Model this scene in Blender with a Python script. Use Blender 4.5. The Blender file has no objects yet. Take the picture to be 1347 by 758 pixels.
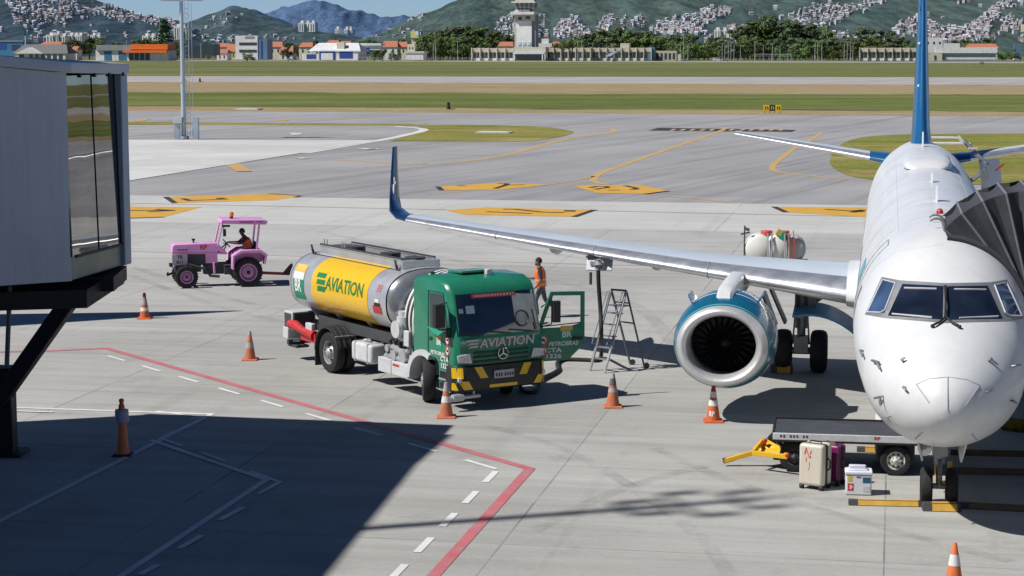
import bpy, bmesh, math, random
from mathutils import Vector, Matrix, noise
from mathutils.bvhtree import BVHTree
random.seed(7)
S = bpy.context.scene
COL = S.collection
PI = math.pi
R = math.radians

# ------------------------------------------------------------------ camera
FPX, CAM_H, PITCH = 2580.0, 7.86, 0.1217     # focal length in photo pixels (1347 wide), eye height, downward tilt
cam_d = bpy.data.cameras.new("camera"); cam = bpy.data.objects.new("camera", cam_d); COL.objects.link(cam)
cam.location = (0, 0, CAM_H); cam.rotation_euler = (PI/2 - PITCH, 0, 0)
cam_d.sensor_width = 36; cam_d.lens = FPX/1347*36; cam_d.clip_start = .3; cam_d.clip_end = 30000
S.camera = cam
CP, SP = math.cos(PITCH), math.sin(PITCH)

def ray(u, v):
    a, b = (u-673.5)/FPX, (379-v)/FPX
    return Vector((a, CP + b*SP, -SP + b*CP))
def G(u, v, z=0.0):                      # surveyed ground point (height z) seen at a photo pixel
    d = ray(u, v); t = (z-CAM_H)/d.z
    return Vector((d.x*t, d.y*t, z))
def P(u, v, y):                          # point at distance y
    d = ray(u, v); t = y/d.y
    return Vector((d.x*t, y, CAM_H + d.z*t))

# ------------------------------------------------------------------ light
SUN_EL, SUN_AZ = R(49), R(17.5)
travel = Vector((math.cos(SUN_EL)*math.cos(SUN_AZ), math.cos(SUN_EL)*math.sin(SUN_AZ), -math.sin(SUN_EL)))
w = bpy.data.worlds.new("World"); S.world = w; w.use_nodes = True
nt = w.node_tree; bg = nt.nodes["Background"]
sky = nt.nodes.new("ShaderNodeTexSky"); sky.sky_type = 'NISHITA'; sky.sun_disc = False
sky.sun_elevation = SUN_EL; sky.sun_rotation = math.atan2(-travel.x, -travel.y)
sky.air_density = 1.0; sky.dust_density = .15; sky.ozone_density = 3.0; sky.altitude = 300
tint = nt.nodes.new("ShaderNodeMix"); tint.data_type = 'RGBA'; tint.blend_type = 'MULTIPLY'; tint.inputs[0].default_value = 1
nt.links.new(sky.outputs[0], tint.inputs[6]); tc = nt.nodes.new("ShaderNodeTexCoord"); sx = nt.nodes.new("ShaderNodeSeparateXYZ"); nt.links.new(tc.outputs['Generated'], sx.inputs[0])
rp = nt.nodes.new("ShaderNodeValToRGB"); nt.links.new(sx.outputs[2], rp.inputs[0]); rp.color_ramp.elements.new(.10); rp.color_ramp.elements.new(.35)
for e_, (p_, c_) in zip(rp.color_ramp.elements, ((0.0, (1.02, 1.42, 2.25, 1)), (.10, (.72, 1.08, 1.80, 1)), (.35, (.30, .52, .80, 1)), (1.0, (.22, .41, .64, 1)))): e_.position = p_; e_.color = c_
nt.links.new(rp.outputs[0], tint.inputs[7])
nt.links.new(tint.outputs[2], bg.inputs[0]); bg.inputs[1].default_value = 0.05
sl = bpy.data.lights.new("sun", 'SUN'); sl.energy = 5.0; sl.angle = R(.53); sl.color = (1, .968, .925)
so = bpy.data.objects.new("sun", sl); COL.objects.link(so); so.location = (-60, -20, 60)
so.rotation_euler = travel.to_track_quat('-Z', 'Y').to_euler()
S.view_settings.view_transform = 'Standard'; S.view_settings.look = 'None'; S.view_settings.exposure = 0
S.cycles.max_bounces = 6; S.cycles.diffuse_bounces = 2; S.cycles.glossy_bounces = 4; S.cycles.transparent_max_bounces = 8
S.cycles.caustics_reflective = False; S.cycles.caustics_refractive = False
S.cycles.use_denoising = True

# ------------------------------------------------------------------ materials
def lin(h):
    h = h.lstrip('#'); o = []
    for i in (0, 2, 4):
        c = int(h[i:i+2], 16)/255
        o.append(c/12.92 if c <= .04045 else ((c+.055)/1.055)**2.4)
    return o
def rgb(c):
    if isinstance(c, str): c = lin(c)
    return (c[0], c[1], c[2], 1)
class NT:
    def __init__(s, name):
        s.m = bpy.data.materials.new(name); s.m.use_nodes = True
        s.t = s.m.node_tree; s.b = s.t.nodes["Principled BSDF"]; s._c = None
    def n(s, typ, **kw):
        x = s.t.nodes.new(typ)
        for k, v in kw.items(): setattr(x, k, v)
        return x
    def l(s, a, b): s.t.links.new(a, b)
    def coord(s):
        if s._c is None: s._c = s.n("ShaderNodeTexCoord")
        return s._c.outputs['Object']
    def noise(s, scale, detail=4, rough=.6, vec=None, stretch=None, rot=0):
        v = vec or s.coord()
        if stretch or rot:
            mp = s.n("ShaderNodeMapping"); s.l(v, mp.inputs[0]); v = mp.outputs[0]
            if stretch: mp.inputs['Scale'].default_value = stretch
            mp.inputs['Rotation'].default_value = (0, 0, rot)
        x = s.n("ShaderNodeTexNoise"); x.inputs['Scale'].default_value = scale
        x.inputs['Detail'].default_value = detail; x.inputs['Roughness'].default_value = rough
        s.l(v, x.inputs['Vector']); return x.outputs['Fac']
    def ramp(s, fac, stops):
        x = s.n("ShaderNodeValToRGB"); e = x.color_ramp.elements
        while len(e) < len(stops): e.new(.5)
        for k, (p, c) in enumerate(stops):
            e[k].position = p; e[k].color = rgb(c) if not isinstance(c, (int, float)) else (c, c, c, 1)
        s.l(fac, x.inputs[0]); return x.outputs[0]
    def mix(s, a, b, fac, mode='MIX'):
        x = s.n("ShaderNodeMix", data_type='RGBA', blend_type=mode)
        for i, v in ((6, a), (7, b), (0, fac)):
            sock = x.inputs[i]
            if hasattr(v, 'links'): s.l(v, sock)
            elif i == 0: sock.default_value = v
            elif isinstance(v, (int, float)): sock.default_value = (v, v, v, 1)
            else: sock.default_value = rgb(v)
        return x.outputs[2]
    def math(s, op, a, b=0.0):
        x = s.n("ShaderNodeMath", operation=op)
        for i, v in enumerate((a, b)):
            if hasattr(v, 'links'): s.l(v, x.inputs[i])
            else: x.inputs[i].default_value = v
        return x.outputs[0]
    def bump(s, h, strength=.3, dist=.02):
        x = s.n("ShaderNodeBump"); x.inputs['Strength'].default_value = strength; x.inputs['Distance'].default_value = dist
        s.l(h, x.inputs['Height']); s.l(x.outputs[0], s.b.inputs['Normal'])
    def col(s, c): s.l(c, s.b.inputs['Base Color'])

MATS = {}
def mat(name, c, rough=.5, metal=0.0, var=.12, scale=3.0, coat=0.0, dirt=0.0, bump=0.0, spec=.5):
    """plain coated / metal / fabric surface with cloudy tonal variation and grime"""
    if name in MATS: return MATS[name]
    n = NT(name); b = n.b; c = rgb(c)
    b.inputs['Metallic'].default_value = metal; b.inputs['Coat Weight'].default_value = coat
    b.inputs['Coat Roughness'].default_value = .08; b.inputs['Specular IOR Level'].default_value = spec
    f = n.noise(scale, 5, .65)
    lo = [x*(1-var) for x in c[:3]]; hi = [min(1, x*(1+var)) for x in c[:3]]
    cc = n.ramp(f, [(.3, lo), (.7, hi)])
    if dirt:
        g = n.ramp(n.noise(scale*2.7, 6, .75), [(.48, 0.0), (.72, 1.0)])
        cc = n.mix(cc, (.10, .09, .08), n.math('MULTIPLY', g, dirt))
    n.col(cc)
    n.l(n.ramp(n.noise(scale*1.7, 3), [(.3, max(.02, rough-.06)), (.7, min(1, rough+.08))]), b.inputs['Roughness'])
    if bump: n.bump(n.noise(scale*12, 4), bump, .01)
    MATS[name] = n.m; return n.m

def mat_glass(name, c=(.012, .016, .022), rough=.03, spec=.8):
    if name in MATS: return MATS[name]
    n = NT(name); b = n.b
    f = n.noise(1.3, 3); n.col(n.ramp(f, [(.35, [x*.6 for x in c]), (.65, [x*1.5 for x in c])]))
    b.inputs['Roughness'].default_value = rough; b.inputs['Specular IOR Level'].default_value = spec
    b.inputs['Coat Weight'].default_value = .6; b.inputs['Coat Roughness'].default_value = .02
    MATS[name] = n.m; return n.m

# ------------------------------------------------------------------ mesh builder
class MB:
    def __init__(s): s.v = []; s.f = []; s.mi = []
    def add(s, vs, fs, mi=0):
        o = len(s.v); s.v += [Vector(p) for p in vs]
        s.f += [[o+i for i in f] for f in fs]; s.mi += [mi]*len(fs); return s
    def box(s, c, d, rz=0, ry=0, rx=0, mi=0, taper=1.0, m=None):
        M = m or (Matrix.Rotation(rz, 3, 'Z') @ Matrix.Rotation(ry, 3, 'Y') @ Matrix.Rotation(rx, 3, 'X'))
        c = Vector(c); vs = []
        for z in (-1, 1):
            t = taper if z > 0 else 1
            for x, y in ((-1, -1), (1, -1), (1, 1), (-1, 1)):
                vs.append(c + M @ Vector((x*d[0]/2*t, y*d[1]/2*t, z*d[2]/2)))
        return s.add(vs, [(0, 3, 2, 1), (4, 5, 6, 7), (0, 1, 5, 4), (1, 2, 6, 5), (2, 3, 7, 6), (3, 0, 4, 7)], mi)
    def bar(s, p, q, w, h=None, mi=0, up=(0, 0, 1)):
        p, q = Vector(p), Vector(q); d = q-p; L = d.length; d.normalize(); u = Vector(up)
        if abs(d.dot(u)) > .98: u = Vector((1, 0, 0))
        sd = d.cross(u).normalized(); u = sd.cross(d)
        M = Matrix((sd, d, u)).transposed()
        return s.box((p+q)/2, (w, L, h or w), m=M, mi=mi)
    def loft(s, rings, closed=True, cap0=False, cap1=False, mi=0):
        n = len(rings[0]); vs = [p for r in rings for p in r]; fs = []
        for i in range(len(rings)-1):
            for j in range(n if closed else n-1):
                k = (j+1) % n
                fs.append((i*n+j, i*n+k, (i+1)*n+k, (i+1)*n+j))
        if cap0: fs.append(tuple(range(n-1, -1, -1)))
        if cap1: fs.append(tuple((len(rings)-1)*n+j for j in range(n)))
        return s.add(vs, fs, mi)
    def lathe(s, prof, o=(0, 0, 0), axis=(0, 0, 1), n=20, mi=0, caps=True, a0=0, a1=2*PI):
        """prof: (distance along axis, radius)"""
        o = Vector(o); ax = Vector(axis).normalized()
        u = ax.orthogonal().normalized(); w_ = ax.cross(u)
        full = abs(a1-a0-2*PI) < 1e-6; m = n if full else n+1
        rings = []
        for t, r in prof:
            rings.append([o+ax*t+(u*math.cos(a0+(a1-a0)*k/n)+w_*math.sin(a0+(a1-a0)*k/n))*max(r, 1e-4) for k in range(m)])
        return s.loft(rings, full, caps and full, caps and full, mi)
    def cyl(s, p, q, r, r1=None, n=14, mi=0, caps=True):
        p, q = Vector(p), Vector(q)
        return s.lathe([(0, r), ((q-p).length, r if r1 is None else r1)], p, q-p, n, mi, caps)
    def tube(s, pts, r, n=8, mi=0, caps=True):
        pts = [Vector(p) for p in pts]; rings = []; u = None
        for i, p in enumerate(pts):
            t = (pts[min(i+1, len(pts)-1)]-pts[max(i-1, 0)]).normalized()
            if u is None: u = t.orthogonal().normalized()
            else:
                u = (u-t*u.dot(t))
                u = u.normalized() if u.length > 1e-6 else t.orthogonal().normalized()
            w_ = t.cross(u); rr = r[i] if isinstance(r, (list, tuple)) else r
            rings.append([p+(u*math.cos(2*PI*k/n)+w_*math.sin(2*PI*k/n))*rr for k in range(n)])
        return s.loft(rings, True, caps, caps, mi)
    def prism(s, pts, off, mi=0):
        pts = [Vector(p) for p in pts]; off = Vector(off); n = len(pts)
        return s.add(pts+[p+off for p in pts], [tuple(range(n-1, -1, -1)), tuple(range(n, 2*n))] +
                     [(i, (i+1) % n, n+(i+1) % n, n+i) for i in range(n)], mi)
    def poly(s, pts, mi=0): return s.add(pts, [tuple(range(len(pts)))], mi)
    def ball(s, c, r, n=12, m=8, mi=0):
        if not isinstance(r, (tuple, list)): r = (r, r, r)
        c = Vector(c); rings = []
        for i in range(m+1):
            a = PI*i/m
            rings.append([c+Vector((r[0]*math.sin(a)*math.cos(2*PI*k/n)+1e-5*math.cos(2*PI*k/n), r[1]*math.sin(a)*math.sin(2*PI*k/n)+1e-5*math.sin(2*PI*k/n), -r[2]*math.cos(a))) for k in range(n)])
        return s.loft(rings, True, True, True, mi)
    def torus(s, c, axis, R_, r, n=28, m=8, mi=0, a0=0, a1=2*PI):
        c = Vector(c); ax = Vector(axis).normalized(); u = ax.orthogonal().normalized(); w_ = ax.cross(u)
        pts = [c+(u*math.cos(a0+(a1-a0)*k/n)+w_*math.sin(a0+(a1-a0)*k/n))*R_ for k in range(n+1)]
        return s.tube(pts, r, m, mi, caps=False)
    def text(s, key, fn, mi=0):
        vs, fs = TEXT[key]; return s.add([fn(x, y) for x, y in vs], fs, mi)
    def build(s, name, mats, parent=None, smooth=False, angle=40, bevel=0, bseg=2, loc=None):
        me = bpy.data.meshes.new(name); me.from_pydata([tuple(p) for p in s.v], [], s.f)
        if not isinstance(mats, (list, tuple)): mats = [mats]
        for m in mats: me.materials.append(m)
        if len(mats) > 1:
            for p, i in zip(me.polygons, s.mi): p.material_index = i
        bm = bmesh.new(); bm.from_mesh(me); bmesh.ops.recalc_face_normals(bm, faces=bm.faces); bm.to_mesh(me); bm.free()
        if smooth:
            me.shade_smooth(); me.set_sharp_from_angle(angle=R(angle))
        o = bpy.data.objects.new(name, me); COL.objects.link(o)
        if parent: o.parent = parent
        if loc is not None: o.location = loc
        if bevel:
            b = o.modifiers.new("edge", 'BEVEL'); b.width = bevel; b.segments = bseg; b.limit_method = 'ANGLE'; b.angle_limit = R(38)
            b.harden_normals = False
            me.shade_smooth(); me.set_sharp_from_angle(angle=R(50))
        return o

def tag(o, label=None, cat=None, group=None, kind=None):
    if label: o['label'] = label
    if cat: o['category'] = cat
    if group: o['group'] = group
    if kind: o['kind'] = kind
    return o
def thing(name, label, cat, loc=(0, 0, 0), rz=0, group=None):
    o = bpy.data.objects.new(name, None); COL.objects.link(o); o.location = loc; o.rotation_euler = (0, 0, rz)
    o.empty_display_size = .3
    return tag(o, label, cat, group)
def copy_tree(o, parent=None):
    c = o.copy(); COL.objects.link(c); c.parent = parent
    for ch in list(o.children): copy_tree(ch, c)
    return c
def structure(o): o['kind'] = 'structure'; return o

# ------------------------------------------------------------------ lettering, turned into flat faces
TEXT = {}
def text_mesh(key, body, size, bold=0.0, shear=0.0, fine=True, align='CENTER', sp=1.0):
    cu = bpy.data.curves.new("text", 'FONT'); cu.body = body; cu.size = size; cu.offset = bold; cu.shear = shear
    cu.align_x = align; cu.align_y = 'CENTER'; cu.resolution_u = 3; cu.space_character = sp
    o = bpy.data.objects.new("text", cu); COL.objects.link(o)
    dg = bpy.context.evaluated_depsgraph_get(); dg.update()
    me = bpy.data.meshes.new_from_object(o.evaluated_get(dg))
    bm = bmesh.new(); bm.from_mesh(me); bmesh.ops.triangulate(bm, faces=bm.faces)
    if fine:
        for _ in range(2):
            es = [e for e in bm.edges if e.calc_length() > size*.25]
            if es: bmesh.ops.subdivide_edges(bm, edges=es, cuts=1); bmesh.ops.triangulate(bm, faces=bm.faces)
    bm.verts.index_update()
    TEXT[key] = ([(v.co.x, v.co.y) for v in bm.verts], [[v.index for v in f.verts] for f in bm.faces])
    bm.free(); bpy.data.objects.remove(o); bpy.data.meshes.remove(me); bpy.data.curves.remove(cu)
text_mesh('aviation', 'AVIATION', .52, .012, 0.0)
text_mesh('aviation_front', 'AVIATION', .37, .010, .12, sp=1.0)
text_mesh('br', 'BR', .36, .012)
text_mesh('petrobras', 'PETROBRAS', .15, .004, .2)
text_mesh('petrobras_door', 'PETROBRAS', .17, .005, .2)
text_mesh('cta', 'CTA', .22, .006)
text_mesh('n1326', '1326', .22, .006)
text_mesh('ctc', 'CTC', .09, .003)


text_mesh('tr', 'TR', .26, .008); text_mesh('n011', '011', .24, .008)
text_mesh('rp', 'RP', .28, .010, .1)

text_mesh('n20', '20', .3, .008)

text_mesh('cart_rp', 'RP', .1, .004)
text_mesh('cone_rp', 'RP', .16, .008)

# ================================================================== GROUND
AX = R(-11)                                     # the airport grid is turned 11 degrees
def sheet(name, pts, z, m, kind='structure'):
    mb = MB(); mb.poly([(p[0], p[1], z) for p in pts])
    o = mb.build(name, m); o['kind'] = kind; return o
def extend(a, b, x0, x1):
    t0 = (x0-a.x)/(b.x-a.x); t1 = (x1-a.x)/(b.x-a.x)
    return a+(b-a)*t0, a+(b-a)*t1
def band(name, top, bot, z, m, x=900, ragged=0):
    """strip between two lines, each given by two photo pixels"""
    t0, t1 = extend(G(*top[0]), G(*top[1]), -x, x); b0, b1 = extend(G(*bot[0]), G(*bot[1]), -x, x)
    if not ragged: return sheet(name, [b0, b1, t1, t0], z, m)
    def rag(a, b, seed):                      # mown and worn edges are never ruler straight
        out = []; n_ = 420
        for k in range(n_+1):
            p = a+(b-a)*(k/n_); j = ragged*(noise.noise(Vector((p.x*.05, seed, 0)))+.6*noise.noise(Vector((p.x*.21, seed, 5)))+.25*random.uniform(-1, 1))
            out.append(p+Vector((0, j, 0)))
        return out
    return sheet(name, rag(b0, b1, z*99)+rag(t0, t1, z*57+3)[::-1], z, m)

def grass_mat(name, a, b, c, s=.05):
    n = NT(name)
    big = n.ramp(n.noise(s, 6, .72, stretch=(.35, 1.6, 1), rot=-AX), [(.36, a), (.5, b), (.64, c)])
    fine = n.mix(n.ramp(n.noise(1.6, 4, .7), [(.3, .72), (.7, 1.2)]), n.ramp(n.noise(.22, 5, .75, stretch=(.5, 1.3, 1), rot=-AX), [(.34, .72), (.5, 1.0), (.68, 1.18)]), 1.0, 'MULTIPLY')
    n.col(n.mix(big, fine, 1.0, 'MULTIPLY')); n.b.inputs['Roughness'].default_value = .95
    n.b.inputs['Specular IOR Level'].default_value = .15
    n.bump(n.noise(3, 4), .6, .1); return n.m
M_GRASS = grass_mat('grass green', (.080, .098, .030), (.105, .122, .038), (.135, .140, .05), .03)
M_GRASS_FAR = grass_mat('grass far', (.105, .130, .040), (.150, .165, .056), (.225, .205, .085), .012)
M_GRASS_LUSH = grass_mat('grass lush', (.092, .128, .030), (.138, .165, .042), (.21, .20, .075), .03)
M_DRY = grass_mat('grass dry', (.30, .225, .125), (.355, .27, .155), (.26, .225, .11), .02)
M_ISLAND = grass_mat('grass island', (.16, .19, .03), (.235, .22, .055), (.32, .265, .10), .09)

def concrete(name, base, dark, light, joint=6.0, streak=1.0, stain=.5):
    n = NT(name); co = n.coord()
    mp = n.n("ShaderNodeMapping"); n.l(co, mp.inputs[0]); mp.inputs['Rotation'].default_value = (0, 0, -AX)
    v = mp.outputs[0]
    blot = n.ramp(n.noise(.11, 6, .62, v), [(.30, dark), (.52, base), (.74, light)])
    big2 = n.ramp(n.noise(.035, 4, .6, v), [(.32, .90), (.68, 1.07)]); blot = n.mix(blot, big2, 1.0, 'MULTIPLY')
    tr = n.ramp(n.noise(.9, 3, .55, v, stretch=(1.5, .045, 1)), [(.60, 1.0), (.74, .90)]); blot = n.mix(blot, tr, 1.0, 'MULTIPLY')
    st = n.ramp(n.noise(1.0, 6, .68, v, stretch=(.16, 1.9, 1)), [(.30, 1-.13*streak), (.5, 1.0), (.72, 1+.10*streak)])
    c = n.mix(blot, st, 1.0, 'MULTIPLY')
    st2 = n.ramp(n.noise(.5, 5, .7, v, stretch=(.08, 2.6, 1)), [(.42, 1.0), (.62, 1-.09*streak)])
    c = n.mix(c, st2, 1.0, 'MULTIPLY')
    gr = n.ramp(n.noise(9, 4, .75), [(.3, .93), (.7, 1.06)])
    c = n.mix(c, gr, 1.0, 'MULTIPLY')
    # slab by slab tone and joints
    br = n.n("ShaderNodeTexBrick"); br.offset = 0; n.l(v, br.inputs['Vector'])
    br.inputs['Scale'].default_value = 1; br.inputs['Brick Width'].default_value = joint; br.inputs['Row Height'].default_value = joint
    br.inputs['Mortar Size'].default_value = .018; br.inputs['Mortar Smooth'].default_value = .4
    br.inputs['Color1'].default_value = (.90, .90, .89, 1); br.inputs['Color2'].default_value = (1.04, 1.04, 1.03, 1)
    br.inputs['Mortar'].default_value = (.42, .41, .40, 1)
    wear = n.ramp(n.noise(.35, 3, .6, v), [(.35, .15), (.6, .95)])
    c = n.mix(c, n.mix(c, br.outputs[0], 1.0, 'MULTIPLY'), wear)
    # oil stains
    sp = n.ramp(n.noise(.42, 6, .72), [(.57, 0.0), (.76, 1.0)])
    c = n.mix(c, (.17, .165, .155), n.math('MULTIPLY', sp, stain))
    n.col(c); n.b.inputs['Roughness'].default_value = .82; n.b.inputs['Specular IOR Level'].default_value = .25
    n.bump(n.noise(14, 4), .15, .01)
    return n.m
M_APRON = concrete('apron concrete', (.418, .412, .388), (.352, .347, .325), (.478, .472, .448))
M_APRON_NEW = concrete('pale concrete', (.60, .60, .575), (.54, .54, .52), (.66, .655, .63), 7.5, .5, .1)
def asphalt(name, base, dark, light):
    n = NT(name); co = n.coord()
    mp = n.n("ShaderNodeMapping"); n.l(co, mp.inputs[0]); mp.inputs['Rotation'].default_value = (0, 0, R(-66))
    a = n.ramp(n.noise(.05, 5, .6), [(.3, dark), (.52, base), (.72, light)])
    st = n.ramp(n.noise(.35, 5, .7, mp.outputs[0], stretch=(.035, 1.2, 1)), [(.36, .80), (.5, 1.0), (.7, 1.07)])
    c = n.mix(a, st, 1.0, 'MULTIPLY')
    # paving lanes with dark seams running towards the runway
    br = n.n("ShaderNodeTexBrick"); br.offset = .37; n.l(mp.outputs[0], br.inputs['Vector'])
    br.inputs['Scale'].default_value = 1; br.inputs['Brick Width'].default_value = 160; br.inputs['Row Height'].default_value = 7.4
    br.inputs['Mortar Size'].default_value = .12; br.inputs['Mortar Smooth'].default_value = .9
    br.inputs['Color1'].default_value = (.93, .93, .94, 1); br.inputs['Color2'].default_value = (1.05, 1.04, 1.04, 1); br.inputs['Mortar'].default_value = (.66, .66, .68, 1)
    c = n.mix(c, n.mix(c, br.outputs[0], 1.0, 'MULTIPLY'), n.ramp(n.noise(.03, 3), [(.35, .35), (.6, 1.0)]))
    c = n.mix(c, n.ramp(n.noise(5, 4, .8), [(.3, .93), (.7, 1.06)]), 1.0, 'MULTIPLY')
    n.col(c); n.b.inputs['Roughness'].default_value = .85; n.b.inputs['Specular IOR Level'].default_value = .3
    return n.m
M_ASPH = asphalt('taxiway asphalt', (.325, .323, .322), (.268, .267, .270), (.378, .374, .370))
M_RUNWAY = asphalt('runway asphalt', (.40, .375, .355), (.35, .33, .315), (.45, .425, .40))
M_KERB = concrete('kerb paint', (.66, .65, .62), (.58, .57, .54), (.72, .71, .68), 9, .3, .1)

far = MB(); far.poly([(-9000, -300, -.16), (9000, -300, -.16), (9000, 14000, -.16), (-9000, 14000, -.16)])
structure(far.build('ground', M_GRASS_FAR))
band('field', ((165, 80.5), (1340, 82)), ((165, 99.6), (1340, 101.3)), -.13, M_GRASS_FAR)
band('runway', ((165, 99.6), (1340, 101.3)), ((165, 107.3), (1340, 111.3)), -.12, M_RUNWAY)
band('dry_field', ((165, 107.3), (1340, 111.3)), ((165, 121.8), (1340, 124.3)), -.10, M_DRY, ragged=9)
band('green_field', ((165, 121.0), (1340, 123.6)), ((165, 139.5), (1340, 147)), -.095, M_GRASS_LUSH, ragged=7)
band('dry_verge', ((165, 139), (1340, 146.2)), ((165, 146), (1340, 154)), -.09, M_DRY, ragged=2.6)
band('perimeter_road', ((600, 80.0), (1340, 81.4)), ((600, 81.0), (1340, 82.6)), -.105, M_RUNWAY)
# asphalt of taxiways and apron edge
t0, t1 = extend(G(165, 145.3), G(1340, 153), -700, 700); b0, b1 = extend(G(165, 263), G(1140, 276), -160, 160)
sheet('taxiway_surface', [b0, b1, Vector((700, b1.y-60, 0)), t1, t0, Vector((-700, b0.y+60, 0))], -.05, M_ASPH)
# concrete apron in front
a0, a1 = extend(G(165, 256.9), G(1140, 270), -140, 140)
sheet('apron', [(-140, -40), (140, -40), a1, a0], 0.0, M_APRON)
c0, c1 = extend(G(165, 292), G(1140, 308), -140, 140)
def pale_band():
    """newer, paler slabs along the apron edge: the joint is ragged slab by slab"""
    mb = MB(); a0_, a1_ = extend(G(165, 257), G(1140, 270.2), -140, 140)
    mb.poly([c0+Vector((0, 0, .004)), c1+Vector((0, 0, .004)), a1_+Vector((0, 0, .004)), a0_+Vector((0, 0, .004))])
    n = NT('pale apron band'); return mb, n
mbp, nbp = pale_band()
nb = concrete('apron edge concrete', (.545, .54, .515), (.49, .483, .46), (.595, .59, .565), 7.5, .8, .2)
structure(mbp.build('apron_edge_slabs', nb))
g0_, g1_ = extend(G(165, 338), G(1140, 360), -140, 140); mbq = MB(); mbq.poly([g0_+Vector((0, 0, .003)), g1_+Vector((0, 0, .003)), c1+Vector((0, 0, .003)), c0+Vector((0, 0, .003))])
structure(mbq.build('apron_middle_slabs', concrete('apron middle concrete', (.468, .466, .446), (.41, .408, .39), (.522, .52, .498), 6.0, .9, .35)))
# service pad of pale concrete around the light mast
sheet('service_pad', [G(20, 262), G(165, 238), G(500, 184.2), G(165, 183.6), G(-60, 183.2), G(-300, 262)], -.02, M_APRON_NEW)
# grass islands
def strip_line(mb, pts, wd, z, mi=0, closed=False):
    """flat painted line of constant width along ground points, mitred"""
    pts = [Vector((p[0], p[1], 0)) for p in pts]; L = []; Rr = []
    for i, p in enumerate(pts):
        a = (p-pts[i-1]).normalized() if i else None; b = (pts[i+1]-p).normalized() if i < len(pts)-1 else None
        if a is None: a = b
        if b is None: b = a
        na, nb_ = Vector((-a.y, a.x, 0)), Vector((-b.y, b.x, 0)); nn = (na+nb_).normalized()
        k = wd/2/max(.35, nn.dot(na))
        L.append(p+nn*k+Vector((0, 0, z))); Rr.append(p-nn*k+Vector((0, 0, z)))
    for i in range(len(pts)-1): mb.add([Rr[i], Rr[i+1], L[i+1], L[i]], [(0, 1, 2, 3)], mi)
    return mb
def smooth_px(px, k=5):
    """Catmull-Rom through photo pixels -> ground points"""
    g = [G(*p) for p in px]; out = []
    for i in range(len(g)-1):
        p0, p1, p2, p3 = g[max(i-1, 0)], g[i], g[i+1], g[min(i+2, len(g)-1)]
        for j in range(k):
            t = j/k
            out.append(.5*((2*p1)+(p2-p0)*t+(2*p0-5*p1+4*p2-p3)*t*t+(3*p1-p0-3*p2+p3)*t**3))
    return out+[g[-1]]
sheet('grass_island', smooth_px([(512, 185.2), (545, 176), (563, 170.5), (553, 167), (546, 164.6)], 4)+smooth_px([(591, 163.6), (707, 166), (751, 172), (752, 175), (735, 180), (690, 185.6), (600, 185.4)], 4), -.03, M_ISLAND)
sheet('grass_strip', [G(-200, 163.2), G(546, 164.8), G(546, 162.6), G(165, 160), G(-200, 158.4)], -.03, M_ISLAND)
sheet('grass_island', smooth_px([(1093, 217), (1092, 208), (1100, 194), (1125, 182), (1165, 177.5), (1220, 176), (1420, 174.5)], 4)+smooth_px([(1440, 247), (1250, 241), (1150, 236), (1110, 228), (1093, 217)], 3)[:-1], -.03, M_ISLAND)

# ------------------------------------------------------------------ painted markings (structure: they belong to the pavement)
def paint(name, c, wear=.35):
    n = NT(name); f = n.noise(2.3, 6, .75)
    base = n.ramp(n.noise(.8, 4), [(.3, [x*.86 for x in c]), (.7, [min(1, x*1.06) for x in c])])
    worn = n.ramp(f, [(.42, 0.0), (.70, 1.0)])
    n.col(n.mix(base, (.33, .32, .30), n.math('MULTIPLY', worn, wear)))
    n.b.inputs['Roughness'].default_value = .7; return n.m
M_RED = paint('red line paint', (.54, .135, .155), .50); M_RED_OLD = paint('faded red paint', (.45, .27, .26), .45)
M_WHITE = paint('white line paint', (.76, .76, .74), .22); M_YEL = paint('yellow sign paint', (.66, .36, .035), .18)
M_ORANGE = paint('orange line paint', (.58, .36, .10), .5); M_BLK = paint('black sign paint', (.035, .03, .028), .10)
M_TAN = paint('thin brown line', (.30, .25, .21), .4)

def mark(name, m): return lambda mb: structure(mb.build(name, m))
mb = MB(); RED = [G(-60, 464.5), G(60, 462), G(140, 458.5), G(697, 617), G(555, 775)]
strip_line(mb, RED, .20, .008); structure(mb.build('red_marking', M_RED))
mb = MB(); strip_line(mb, [G(-60, 324.5), G(165, 331), G(1130, 358), G(1400, 366)], .16, .008); structure(mb.build('red_marking', M_RED_OLD))
mb = MB()
def dashes(mb, a, b, off, dash, gap, wd, start=0.0, z=.009):
    d = (b-a); L = d.length; d.normalize(); nn = Vector((-d.y, d.x, 0)); t = start
    while t+dash <= L+.01:
        strip_line(mb, [a+d*t+nn*off, a+d*(t+dash)+nn*off], wd, z); t += dash+gap
dashes(mb, RED[2], RED[3], -.52, 1.0, 1.0, .10, 1.2); dashes(mb, RED[3], RED[4], -.58, .95, .75, .13, .35)
for pl, wd in (([(-20, 696), (278, 545.2), (-40, 534.5)], .13), ([(250, 552), (270, 547.5)], .1), ([(252, 547.6), (206, 541.4)], .1), ([(198, 579.3), (350, 632), (160, 758), (90, 800)], .13),
               ([(231, 567.5), (211, 577.2), (240, 587)], .1), ([(266, 596), (297, 608)], .1), ([(329, 621), (368, 635), (339, 651)], .1),
               ([(289, 685), (320, 668)], .12), ([(235, 723), (266, 705)], .12), ([(184, 757), (208, 744)], .12), ([(18, 541.5), (70, 543)], .1)):
    WZ = globals().get('WZ', .0075)+.0009; strip_line(mb, [G(*p) for p in pl], wd, WZ)
for pl in ([(1155, 598), (1155, 560), (1155, 545)],): strip_line(mb, [G(*p) for p in pl], .12, .008)
structure(mb.build('white_marking', M_WHITE))
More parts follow.
